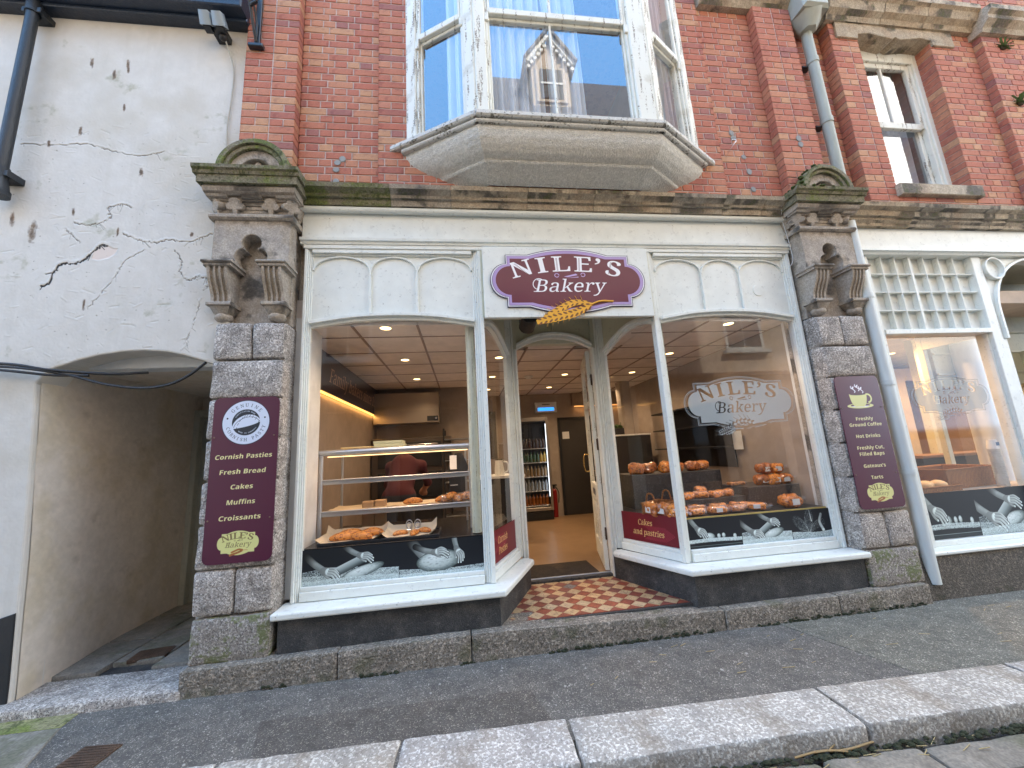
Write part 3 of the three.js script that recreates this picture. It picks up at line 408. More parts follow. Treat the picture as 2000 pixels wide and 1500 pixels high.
stones('string_course', [[-0.1, 5.98], [0.2, 5.98], [0.22, 6.03], [0.27, 6.06], [0.3, 6.14], [0.33, 6.16], [0.33, 6.22], [0.1, 6.27], [-0.1, 6.27]], 4.16, 6.1, 0.8, 12, bakery);
stones('string_course', [[-0.1, 5.9], [0.28, 5.9], [0.3, 5.95], [0.36, 6.0], [0.36, 6.05], [0.4, 6.08], [0.4, 6.14], [0.1, 6.2], [-0.1, 6.2]], 6.1, 8.4, 0.8, 14, bakery);
stones('string_course', [[-0.1, 6.12], [0.13, 6.12], [0.17, 6.17], [0.22, 6.22], [0.22, 6.3], [-0.1, 6.33]], 2.7, 4.15, 0.7, 13, bakery);

// stone piers
function leaf(x, y, z, s, side) { const out = []; for (const [a, b, r] of [[0, 0.032, 0.024], [-0.026, 0.008, 0.02], [0.026, 0.008, 0.02], [0, -0.022, 0.014], [0, -0.045, 0.013]]) { const g = new THREE.SphereGeometry(r * s, 9, 7); g.scale(1, 1.1, 0.7); g.translate(a * s, b * s, 0); if (side) g.rotateY(side * Math.PI / 2); out.push(uvm(g.translate(x, y, z))); } return out; }
function crocket(x, y, z, side) {                                    // carved three lobed leaf standing off the bell
  const s = new THREE.Shape(); s.moveTo(-0.012, -0.07); s.lineTo(-0.014, -0.02); s.bezierCurveTo(-0.07, -0.035, -0.075, 0.02, -0.035, 0.022); s.bezierCurveTo(-0.05, 0.075, 0.05, 0.075, 0.035, 0.022); s.bezierCurveTo(0.075, 0.02, 0.07, -0.035, 0.014, -0.02); s.lineTo(0.012, -0.07);
  const g = new THREE.ExtrudeGeometry(s, { depth: 0.03, bevelEnabled: true, bevelSize: 0.008, bevelThickness: 0.012, bevelSegments: 3, curveSegments: 8 }); g.rotateX(0.28); if (side) g.rotateY(side * Math.PI / 2); return [uvm(g.translate(x, y, z))];
}
function pier(cx, label, seed, mossy) {
  const p = partGroup('stone_pier', bakery, label), h = (2.53 - 0.146) / 8, R = rng(seed);
  part('core', box(cx - 0.245, cx + 0.245, 0.1, 2.53, -0.12, 0.1, 0.004), M.granite, p);
  part('side_fill', box(cx - 0.33, cx + 0.33, 0.0, 3.72, -0.16, -0.115, 0.003), M.sand, p);
  for (let r = 0; r < 8; r++) {
    const y = 0.146 + (r + 0.5) * h, two = r & 1, spans = two ? [[-0.257, lerp(-0.02, 0.02, R())], [0, 0.257]] : [[-0.258, 0.258]]; if (two) spans[1][0] = spans[0][1];
    for (const [a, b] of spans) part('granite_block', uvm(moved(rough(b - a - 0.008, h - 0.01, 0.2, { r: 0.022, amp: 0.011, f: 6, seg: 0.05, seed: seed + r * 5 + Math.round(a * 9) }), cx + (a + b) / 2, y, 0.042 + R() * 0.006), R() * 4, R() * 4), r ? M.granite : M.gmoss, p, r ? undefined : 'lowest granite block tinged green with algae');
  }
  const sx = cx - 0.03 * Math.sign(1 - cx);
  part('back_slab', box(sx - 0.27, sx + 0.27, 2.54, 3.39, -0.12, 0.03, 0.006), M.sand, p);
  const tre = [[-0.288, 3.0], [-0.118, 3.0]]; const arc = (x, y, r, a0, a1, n) => { for (let i = 0; i <= n; i++) { const a = (a0 + (a1 - a0) * i / n) * Math.PI / 180; tre.push([x + r * Math.cos(a), y + r * Math.sin(a)]); } };
  arc(-0.045, 3.075, 0.078, 205, 98, 8); arc(0, 3.195, 0.074, 225, -45, 16); arc(0.045, 3.075, 0.078, 82, -25, 8);
  tre.push([0.118, 3.0], [0.288, 3.0], [0.288, 3.395], [-0.288, 3.395]);
  part('trefoil_block', [ext(tre.map(([x, y]) => [sx + x, y]), 0.028, 0.15, 0.005)], M.sand, p);
  for (const s of [-1, 1]) {
    const bx = sx + s * 0.195, prof = (o) => [[0, 2.985], [0.2 - o, 2.985], [0.197 - o, 2.93], [0.18 - o, 2.87], [0.15 - o, 2.81], [0.125 - o, 2.76], [0.115 - o, 2.71], [0.12 - o, 2.69], [0, 2.69]].map(([z, y]) => [z + 0.02, y]);
    const sl = []; let x = bx - 0.077; [[0.02, 0], [0.026, 0.02], [0.012, 0], [0.026, 0.02], [0.012, 0], [0.026, 0.02], [0.02, 0]].forEach(([w, o], i) => { sl.push(profX(prof(o * 0.8 + 0.0005 * i), x, x + w)); x += w; });
    const c = part('console_bracket', sl, M.sand, p);
    part('bracket_cap', [box(bx - 0.112, bx + 0.112, 2.986, 3.006, 0.02, 0.243, 0.006), box(bx - 0.1, bx + 0.1, 2.96, 2.986, 0.02, 0.228, 0.006)], M.sand, p);
    part('bracket_foot', [box(bx - 0.09, bx + 0.09, 2.662, 2.69, 0.02, 0.175, 0.005), (() => { const g = new THREE.CylinderGeometry(0.105, 0.07, 0.055, 4).rotateY(Math.PI / 4); return uvm(g.translate(bx, 2.633, 0.085)); })(), uvm(new THREE.SphereGeometry(0.062, 12, 8).scale(1.05, 0.7, 1).translate(bx, 2.585, 0.085))], M.sand, p);
  }
  part('necking', [profX([[-0.1, 3.39], [0.165, 3.39], [0.185, 3.402], [0.188, 3.42], [0.172, 3.436], [-0.1, 3.436]], sx - 0.315, sx + 0.315)], M.sand, p);
  const cap = []; for (let i = 0; i < 5; i++) { const t = i / 5, e = 0.275 + 0.055 * t * t, y = 3.436 + 0.15 * t; cap.push(box(sx - e, sx + e, y, y + 0.0305, -0.1, 0.13 + 0.06 * t * t + 0.0006 * i, 0.001)); }
  for (const a of [-0.135, 0.135]) cap.push(...crocket(sx + a, 3.515, 0.135, 0));
  for (const e of [-1, 1]) cap.push(...crocket(sx + e * 0.275, 3.515, 0.02, e));
  for (const e of [-1, 1]) cap.push(...crocket(sx + e * 0.265, 3.52, 0.12, e * 0.5));
  for (let i = -1; i <= 1; i++) cap.push(profX([[0.1, 3.57], [0.2, 3.57], [0.215, 3.585], [0.1, 3.59]], sx + i * 0.26 - 0.075, sx + i * 0.26 + 0.075));
  part('leaf_capital', cap, M.sand, p);
  const W = (e) => [sx - e, sx + e];
  part('abacus_roll', [profX([[-0.1, 3.588], [0.2, 3.588], [0.23, 3.6], [0.245, 3.62], [0.235, 3.645], [-0.1, 3.645]], ...W(0.345))], M.sand, p);
  part('abacus', [profX([[-0.1, 3.645], [0.27, 3.645], [0.275, 3.71], [-0.1, 3.71]], ...W(0.372)), profX([[-0.1, 3.71], [0.285, 3.71], [0.295, 3.735], [0.312, 3.745], [0.316, 3.772], [-0.1, 3.786]], ...W(0.392))], M.moss, p, 'abacus slab green with moss');
  const gx = sx + 0.025, half = (r0, r1) => { const s = new THREE.Shape(); s.absarc(gx, 3.783, r1, 0, Math.PI, false); if (r0) s.absarc(gx, 3.783, r0, Math.PI, 0, true); s.closePath(); return s; };
  part('half_round_gable', [ext(half(0.235, 0.277), -0.05, 0.265, 0.006, 2, 24), ext(half(0.2, 0.234), -0.05, 0.245, 0.004, 1, 24)], M.moss, p, 'half round gable hood green with moss');
  part('gable_panel', [ext(half(0.125, 0.205), -0.04, 0.215, 0.004, 1, 24), ext(half(0, 0.13), -0.04, 0.15, 0.001, 1, 20)], M.sand, p);
  part('gable_carving', [...leaf(gx, 3.84, 0.17, 1.25, 0), ...leaf(gx - 0.07, 3.815, 0.165, 0.8, 0), ...leaf(gx + 0.07, 3.815, 0.165, 0.8, 0), uvm(new THREE.SphereGeometry(0.04, 10, 8).scale(1.6, 0.6, 0.8).translate(gx, 3.8, 0.185))], M.granite, p);
  if (mossy) { const gr = rng(seed + 3), blobs = []; for (let i = 0; i < 90; i++) { const a = gr() * Math.PI * 0.5 + Math.PI / 2, e = gr(); const x = e < 0.5 ? gx + 0.285 * Math.cos(a) : sx - 0.39 + gr() * 0.5, y = e < 0.5 ? 3.785 + 0.285 * Math.sin(a) : 3.775, z = e < 0.5 ? gr() * 0.26 : 0.1 + gr() * 0.22, r = 0.008 + gr() * 0.016; blobs.push(uvm(new THREE.IcosahedronGeometry(r, 1).scale(1, 0.6, 1).translate(x, y, z))); } const m = part('moss_cushion', blobs, S({ color: C(0.055, 0.075, 0.018), roughness: 1 }), p); m.userData.kind = 'stuff'; }
}
pier(-1.605, 'stone pier beside the arched passage', 200, false);
pier(3.585, 'mossy stone pier between the two shopfronts', 300, true);

{ // doorstep stones
  const g = partGroup('doorstep', bakery, 'long granite doorstep of several stones'), e = [[-1.86, 0.158], [-0.89, 0.17], [0.005, 0.18], [1.94, 0.142], [2.93, 0.147], [3.79, 0.152]];
  for (let i = 0; i + 1 < e.length; i++) {
    const [xa, ya] = e[i], [xb, yb] = e[i + 1], w = xb - xa - 0.008, g0 = rough(w, 0.26, 0.3, { r: 0.007, amp: 0.007, f: 11, seg: 0.035, seed: 400 + i, skew: (v) => { const t = clamp(v.x / w + 0.5); if (v.y > 0) v.y += lerp(ya, yb, t) - 0.13 ; } });
    part('step_stone', uvm(moved(g0, (xa + xb) / 2, 0, 0.055 + (i % 2) * 0.004), i * 2.3, i), M.step, g);
  }
}
// downpipes
{
  const up = part('downpipe', [cyl(3.94, 3.95, 5.85, 0.14, 0.05)], M.pipeg, bakery, 'grey green upper downpipe with hopper head');
  part('hopper_head', [(() => { const g = new THREE.CylinderGeometry(0.17, 0.085, 0.15, 6).rotateY(0.3); return uvm(g.translate(3.93, 5.89, 0.17)); })(), box(3.77, 4.08, 5.96, 6.22, 0.04, 0.34, 0.03), box(3.755, 4.095, 6.2, 6.25, 0.02, 0.355, 0.01)], M.pipeg, up);
  for (const y of [5.42, 4.66]) { part('collar', cyl(3.94, y, y + 0.06, 0.14, 0.057), M.pipeg, up); part('clip', box(3.83, 3.93, y - 0.02, y, 0.05, 0.12, 0.003), M.iron, up); }
  const lo = part('downpipe', [cyl(3.945, 0.12, 3.52, 0.12, 0.048)], M.pipew, bakery, 'white lower downpipe ending above the pavement');
  for (const y of [1.84, 1.03, 2.7]) part('collar', cyl(3.945, y, y + 0.045, 0.12, 0.054), M.pipew, lo);
}
{ // cast iron bracket by the eaves and a hook on the brickwork
  const b = thing('iron_bracket', 'ornate black wrought iron bracket on brick beside white house eaves', 'bracket', [-1.69, 5.05, 0.17]);
  part('back_plate', [box(-1.75, -1.63, 5.04, 5.075, 0.162, 0.21, 0.006), box(-1.712, -1.668, 5.07, 5.75, 0.162, 0.185, 0.004)], M.iron, b);
  part('scroll', [tube([[-1.69, 5.1, 0.19], [-1.69, 5.2, 0.25], [-1.69, 5.33, 0.32], [-1.69, 5.5, 0.42], [-1.69, 5.75, 0.56]], 0.013, 30, 6), tube([[-1.69, 5.15, 0.19], [-1.69, 5.3, 0.21], [-1.69, 5.4, 0.27], [-1.69, 5.46, 0.36], [-1.69, 5.6, 0.4], [-1.69, 5.75, 0.3]], 0.009, 30, 6), tube([[-1.69, 5.33, 0.31], [-1.66, 5.31, 0.34], [-1.62, 5.32, 0.35]], 0.014, 10, 6)], M.iron, b);
  single('wall_hook', [tube([[2.74, 4.25, 0.075], [2.735, 4.27, 0.16], [2.75, 4.3, 0.2], [2.78, 4.34, 0.2], [2.77, 4.37, 0.18], [2.745, 4.36, 0.18]], 0.003, 24, 6)], M.chrome, 'small metal hook screwed into brickwork right of bay window', 'hook');
}
// ------------------------------------------------------------------ bay window
const facet = (A, B) => { const d = [B[0] - A[0], 0, B[1] - A[1]], L = Math.hypot(d[0], d[2]), u = [d[0] / L, 0, d[2] / L], n = [-u[2], 0, u[0]]; return { L, m: basis(u, [0, 1, 0], n, [A[0], 0, A[1]]) }; };   // u along, y up, n outward
{
  const bay = partGroup('bay_window', bakery, 'white peeling timber bay window on roughcast base');
  const Pl = [[-0.43, 0.1], [0.2, 0.46], [1.815, 0.46], [2.45, 0.1]];
  const spec = [{ a: 0, l: 0.16, r: 0.15 }, { a: 1, l: 0.155, r: 0.215, mull: 0.7 }, { a: 2, l: 0.15, r: 0.16 }];
  const sillm = S({ map: T.sill, bumpMap: T.stoneB, bumpScale: 0.004, roughness: 0.75 });
  for (const s of spec) {
    const { L, m } = facet(Pl[s.a], Pl[s.a + 1]), at = (g) => uvm(g.applyMatrix4(m)), g0 = s.l, g1 = L - s.r;
    const B = (u0, u1, y0, y1, w0, w1, r = 0.006) => at(box(u0, u1, y0, y1, w0, w1, r));
    part('frame_post', [B(0.004, g0 - 0.045, 4.19, 6.6, -0.12, 0, 0.01), B(g0 - 0.045, g0 - 0.02, 4.2, 6.6, -0.12, -0.018)], M.peel, bay);
    part('frame_post', [B(g1 + 0.045, L - 0.004, 4.19, 6.6, -0.12, 0, 0.01), B(g1 + 0.02, g1 + 0.045, 4.2, 6.6, -0.12, -0.018)], M.peel, bay);
    const ls = part('lower_sash', [B(g0 - 0.02, g0, 4.2, 5.36, -0.085, -0.045), B(g1, g1 + 0.02, 4.2, 5.36, -0.085, -0.045), B(g0, g1, 4.195, 4.255, -0.085, -0.046), B(g0, g1, 5.26, 5.34, -0.086, -0.046)], M.peel, bay);
    const us = part('upper_sash', [B(g0 - 0.02, g0 + 0.004, 5.3, 6.6, -0.045, -0.012), B(g1 - 0.004, g1 + 0.02, 5.3, 6.6, -0.045, -0.012), B(g0, g1, 5.285, 5.35, -0.046, -0.008)], M.peel, bay);
    if (s.mull) { part('glazing_bar', [B(g0 + 0.545, g0 + 0.568, 4.25, 5.27, -0.08, -0.05)], M.peel, bay); part('glazing_bar', [B(g0 + 0.545, g0 + 0.568, 5.35, 6.6, -0.044, -0.014)], M.peel, bay); }
    const halves = s.mull ? [[g0 - 0.002, g0 + 0.555], [g0 + 0.557, g1 + 0.002]] : [[g0 - 0.002, g1 + 0.002]];
    for (const [a, b] of halves) {
      part('pane', at(uvm(new THREE.PlaneGeometry(b - a, 1.02).translate((a + b) / 2, 4.755, -0.064))), M.oldglass, bay);
      part('pane', at(uvm(new THREE.PlaneGeometry(b - a, 1.26).translate((a + b) / 2, 5.97, -0.028))), M.oldglass, bay);
    }
    for (const [u, d] of [[g0 - 0.03, 1], [g1 + 0.03, -1]]) part('sash_horn', B(u - 0.02, u + 0.02, 5.2, 5.29, -0.03, -0.004, 0.006), M.peel, bay);
    part('sill', [(() => { const q = 0.006; return B(-0.105 * (s.a === 0) - 0.02, L + 0.105 * (s.a === 2) + 0.02, 4.135, 4.19, -0.06, 0.075 + q * (s.a === 1), 0.012); })(), B(-0.02, L + 0.02, 4.1, 4.136, -0.06, 0.045 + 0.004 * (s.a === 1), 0.01)], sillm, bay, 'weathered sill streaked with dirt and moss');
  }
  part('head', plan([[-0.44, 0.06], [-0.44, 0.12], [0.2, 0.48], [1.815, 0.48], [2.46, 0.12], [2.46, 0.06]], 6.6, 6.8), M.peel, bay);
  // roughcast base, a coved shell under the sill
  const pr = [[4.12, 0.475, 0], [4.06, 0.48, 0.02], [4.0, 0.47, 0.1], [3.95, 0.445, 0.22], [3.905, 0.405, 0.38], [3.876, 0.352, 0.52], [3.868, 0.362, 0.54], [3.852, 0.352, 0.58], [3.83, 0.31, 0.72], [3.795, 0.25, 0.88], [3.762, 0.18, 1]];
  const ring = pr.map(([y, z, t]) => [[lerp(-0.45, 0.12, t), y, 0.09], [lerp(0.2, 0.33, t * 0.8), y, z], [lerp(1.815, 1.68, t * 0.8), y, z], [lerp(2.47, 1.92, t), y, 0.09]]);
  const strips = [];
  for (let s = 0; s < 3; s++) {
    const n = s === 1 ? 40 : 18, rows = (pr.length - 1) * 4, pos = [], idx = [];
    for (let j = 0; j <= rows; j++) { const f = j / 4, a = Math.min(pr.length - 2, Math.floor(f)), t = f - a; for (let i = 0; i <= n; i++) { const u = i / n, q = [0, 1, 2].map((k) => lerp(lerp(ring[a][s][k], ring[a + 1][s][k], t), lerp(ring[a][s + 1][k], ring[a + 1][s + 1][k], t), u)); const w = (noise3(q[0] * 40, q[1] * 40, q[2] * 40) - 0.5) * 0.008; pos.push(q[0], q[1], q[2] + (q[2] > 0.1 ? w : 0)); } }
    for (let j = 0; j < rows; j++) for (let i = 0; i < n; i++) { const a = j * (n + 1) + i; idx.push(a, a + n + 1, a + 1, a + 1, a + n + 1, a + n + 2); }
    const g = new THREE.BufferGeometry(); g.setAttribute('position', new THREE.Float32BufferAttribute(pos, 3)); g.setIndex(idx); g.computeVertexNormals(); strips.push(uvm(g));
  }
  strips.push(plan([[-0.45, 0.05], [-0.45, 0.09], [0.2, 0.47], [1.815, 0.47], [2.47, 0.09], [2.47, 0.05]], 4.09, 4.125));
  part('roughcast_base', strips, M.dash, bay, 'grey roughcast coved underside of the bay');
}
// net curtains behind the bay panes
function curtain(A, B, y0, y1, label, seed) {
  const { L, m } = facet(A, B), R = rng(seed), n = 90, rows = 10, pos = [], idx = [], ph = [R() * 6, R() * 6, R() * 6];
  for (let j = 0; j <= rows; j++) for (let i = 0; i <= n; i++) { const u = i / n, v = j / rows, k = u * L; pos.push(k + 0.012 * Math.sin(v * 3 + ph[0]) * (1 - v), lerp(y0, y1, v), 0.028 * Math.sin(k * 62 + ph[1] + 0.6 * Math.sin(v * 2 + k * 9)) + 0.016 * Math.sin(k * 131 + ph[2] + v)); }
  for (let j = 0; j < rows; j++) for (let i = 0; i < n; i++) { const a = j * (n + 1) + i; idx.push(a, a + 1, a + n + 1, a + 1, a + n + 2, a + n + 1); }
  const g = new THREE.BufferGeometry(); g.setAttribute('position', new THREE.Float32BufferAttribute(pos, 3)); g.setIndex(idx); g.applyMatrix4(m); g.computeVertexNormals();
  const c = [(A[0] + B[0]) / 2, y0, (A[1] + B[1]) / 2];
  single('net_curtain', uvm(g).translate(-c[0], -c[1], -c[2]), P({ color: C(0.66, 0.68, 0.7), roughness: 0.95, transmission: 0.35, thickness: 0, side: THREE.DoubleSide }), label, 'curtain', c, 'net curtains of the upper windows');
}
curtain([-0.02, 0.21], [0.17, 0.32], 4.15, 6.6, 'white net curtain in left side pane of the bay', 3);
curtain([0.3, 0.33], [0.84, 0.33], 4.15, 6.6, 'wide pleated net curtain left in front pane of bay', 5);
curtain([0.86, 0.34], [1.2, 0.33], 4.15, 6.6, 'narrow net curtain right of the glazing bar in bay', 8);
curtain([1.84, 0.31], [2.25, 0.08], 4.15, 6.6, 'white net curtain in right side pane of the bay', 11);

{ // sash window at the right
  const w = partGroup('sash_window', bakery, 'white two over one sash window in a brick reveal');
  const fr = [4.6, 5.5];
  part('frame', [box(4.54, 4.63, 3.9, 5.86, -0.12, 0.01, 0.006), box(5.47, 5.56, 3.9, 5.86, -0.12, 0.01, 0.006), box(4.63, 5.47, 5.72, 5.86, -0.12, 0.008, 0.006), box(4.63, 4.66, 3.92, 5.72, -0.1, -0.012, 0.004), box(5.44, 5.47, 3.92, 5.72, -0.1, -0.012, 0.004)], M.peel, w);
  part('upper_sash', [box(4.66, 4.71, 4.85, 5.72, -0.06, -0.022, 0.004), box(5.39, 5.44, 4.85, 5.72, -0.06, -0.022, 0.004), box(4.71, 5.39, 5.66, 5.72, -0.06, -0.023, 0.004), box(4.71, 5.39, 4.83, 4.91, -0.065, -0.02, 0.004)], M.peel, w);
  part('lower_sash', [box(4.66, 4.71, 3.93, 4.9, -0.1, -0.064, 0.004), box(5.39, 5.44, 3.93, 4.9, -0.1, -0.064, 0.004), box(4.71, 5.39, 3.93, 4.0, -0.1, -0.065, 0.004)], M.peel, w);
  part('glazing_bar', box(5.035, 5.06, 4.91, 5.66, -0.058, -0.026, 0.004), M.peel, w);
  for (const [a, b] of [[4.705, 5.046], [5.049, 5.395]]) part('pane', uvm(new THREE.PlaneGeometry(b - a, 0.78).translate((a + b) / 2, 5.28, -0.042)), M.oldglass, w);
  part('pane', uvm(new THREE.PlaneGeometry(0.69, 0.86).translate(5.05, 4.43, -0.082)), M.oldglass, w);
  part('stone_sill', box(4.545, 5.565, 3.805, 3.93, -0.1, 0.215, 0.008), M.corn[0], w);
  const og = [[4.28, 5.985], [4.28, 5.78], [4.55, 5.78], [4.56, 5.84], [4.7, 5.865], [4.88, 5.835], [5.0, 5.815], [5.05, 5.845], [5.1, 5.815], [5.22, 5.835], [5.4, 5.865], [5.53, 5.84], [5.54, 5.78], [5.84, 5.78], [5.84, 5.985]];
  part('shaped_lintel', ext(og, 0.0, 0.182, 0.005), M.corn[2], w, 'stone lintel with a wavy ogee underside');
  curtain([4.7, -0.2], [5.03, -0.2], 3.95, 5.8, 'white net curtain behind left half of the right sash window', 15);
  curtain([5.06, -0.2], [5.38, -0.2], 3.95, 5.8, 'slim net curtain behind right half of the right sash window', 17);
}
// ------------------------------------------------------------------ timber shopfront of the bakery
const splineArc = (pts, n = 20) => new THREE.CatmullRomCurve3(pts.map(([x, y]) => new THREE.Vector3(x, y, 0)), false, 'catmullrom', 0.5).getPoints(n).map((p) => [p.x, p.y]);
const band = (lo, hi) => [...lo, ...hi.slice().reverse()];
const shift = (a, d) => a.map(([x, y]) => [x, y + d]);
part('fascia_board', box(-1.318, 3.33, 3.332, 3.572, -0.1, 0, 0.003), M.paint, bakery, 'blank white fascia board under the cornice');
part('fascia_roll', [uvm(new THREE.CylinderGeometry(0.026, 0.026, 4.66, 14).rotateZ(Math.PI / 2).translate(1.006, 3.59, 0.035)), box(-1.32, 3.33, 3.573, 3.611, -0.1, 0.03, 0.002)], M.paint2, bakery);
part('fascia_moulding', [profX([[-0.1, 3.275], [0.012, 3.275], [0.016, 3.295], [0.032, 3.302], [0.036, 3.325], [0.012, 3.331], [-0.1, 3.331]], -1.325, 3.34), box(-1.3, 3.32, 3.238, 3.274, -0.1, 0.006, 0.003)], M.paint, bakery);
const paneShape = (lo, W0, W1, y0) => new THREE.ShapeGeometry(shapeOf([[W0, y0], [W1, y0], ...lo.slice().reverse()]));
function shopWindow(A, B, label, o) {
  const { L, m } = facet(A, B), w = partGroup('shop_window', bakery, label), at = (g) => uvm(g.applyMatrix4(m)), Bx = (u0, u1, y0, y1, w0, w1, r = 0.004) => at(box(u0, u1, y0, y1, w0, w1, r));
  const a = o.j0, b = L - o.j1, lo = o.arc(a, b), top = o.top || 3.238;
  const jamb = (u0, u1, s) => { const d = u1 - u0, c = s > 0 ? u0 : u1; const q = (k, e, z) => Bx(Math.min(c + s * d * k, c + s * d * e), Math.max(c + s * d * k, c + s * d * e), o.base ?? 0.435, top, -0.075, z); return [q(0, 0.42, 0), q(0.42, 0.62, -0.012), q(0.62, 0.82, -0.02), q(0.82, 1, -0.032)]; };
  part('jamb', jamb(0, a, 1), M.paint, w); part('jamb', jamb(b, L, -1), M.paint, w);
  part('bottom_rail', [Bx(a, b, 0.436, 0.5, -0.075, -0.004), Bx(a, b, 0.5, 0.53, -0.075, -0.022)], M.paint, w);
  const e = 0.02, lo2 = lo.map(([x, y]) => [clamp(x, a + 0.0, b - 0.0), y]);
  part('arched_rail', [at(ext(band(lo2, shift(lo2, 0.026)), -0.07, -0.03)), at(ext(band(shift(lo2, 0.0265), shift(lo2, 0.056)), -0.07, 0.004, 0.003))], M.paint, w);
  part('pane', at(uvm(paneShape(shift(lo2, 0.004), a - 0.003, b + 0.003, 0.525)).translate(0, 0, -0.05)), M.glass, w);
  const up = shift(lo2, 0.057);
  part('upper_panel', at(ext([...up, [b, o.panelTop || 3.2], [a, o.panelTop || 3.2]], -0.072, -0.04)), o.soft || M.paint, w);
  if (o.arches) {
    part('top_rail', [Bx(a, b, 3.2, 3.237, -0.075, -0.002), Bx(a, b, 3.186, 3.2, -0.07, -0.02)], M.paint, w);
    const s = (b - a) / 3, yb = (u) => { let k = 0; while (k < up.length - 2 && up[k + 1][0] < u) k++; return lerp(up[k][1], up[k + 1][1], clamp((u - up[k][0]) / (up[k + 1][0] - up[k][0]))); };
    const W3 = [s * 1.05, s * 0.88, s * 1.07]; let u = a;
    W3.forEach((wd, k) => {
      const c = u + wd / 2, R = wd / 2, sy = 0.13 / R, sh = new THREE.Shape(), pts = []; for (let i = 0; i <= 20; i++) { const t = Math.PI - Math.PI * i / 20; pts.push([c + R * Math.cos(t), 3.05 + 0.132 * Math.sin(t)]); } for (let i = 20; i >= 0; i--) { const t = Math.PI - Math.PI * i / 20; pts.push([c + (R - 0.014) * Math.cos(t), 3.05 + 0.118 * Math.sin(t)]); }
      part('arch_bead', at(ext(pts, -0.041, -0.02, 0.003)), M.paint, w);
      if (k) part('panel_bar', [at(ext([[u - 0.012, yb(u) - 0.002], [u + 0.012, yb(u) - 0.002], [u + 0.009, 3.06], [u - 0.009, 3.06]], -0.041, -0.019, 0.003))], M.paint, w);
      u += wd;
    });
  }
  return { w, at, L, a, b, m };
}
const flat = (l, p, r) => (a, b) => splineArc([[a, l], [lerp(a, b, 0.25), lerp(l, p, 0.78)], [lerp(a, b, 0.5), p], [lerp(a, b, 0.75), lerp(r, p, 0.78)], [b, r]]);
const winL = shopWindow([-1.29, 0], [0.212, 0], 'left shop window over the pasty display', { j0: 0.058, j1: 0.086, arc: flat(2.535, 2.6, 2.535), arches: true });
const winR = shopWindow([1.79, 0], [3.31, 0], 'right shop window over the bread display', { j0: 0.075, j1: 0.07, arc: flat(2.535, 2.605, 2.535), arches: true });
part('blank_disc', uvm(new THREE.CylinderGeometry(0.055, 0.058, 0.008, 28).rotateX(Math.PI / 2).translate(2.935, 2.86, -0.037)), M.paint, winR.w);
const lobbyPaint = M.cream;
const spL = shopWindow([0.206, -0.014], [0.53, -0.7], 'left splayed window of the lobby', { j0: 0.03, j1: 0.07, base: 0.435, top: 3.0, panelTop: 3.0, soft: lobbyPaint, arc: (a, b) => splineArc([[a, 2.53], [lerp(a, b, 0.25), 2.585], [lerp(a, b, 0.5), 2.57], [lerp(a, b, 0.75), 2.5], [b, 2.4]]) });
const spR = shopWindow([1.47, -0.7], [1.796, -0.014], 'right splayed window of the lobby', { j0: 0.07, j1: 0.03, base: 0.435, top: 3.0, panelTop: 3.0, soft: lobbyPaint, arc: (a, b) => splineArc([[a, 2.4], [lerp(a, b, 0.25), 2.5], [lerp(a, b, 0.5), 2.57], [lerp(a, b, 0.75), 2.585], [b, 2.53]]) });
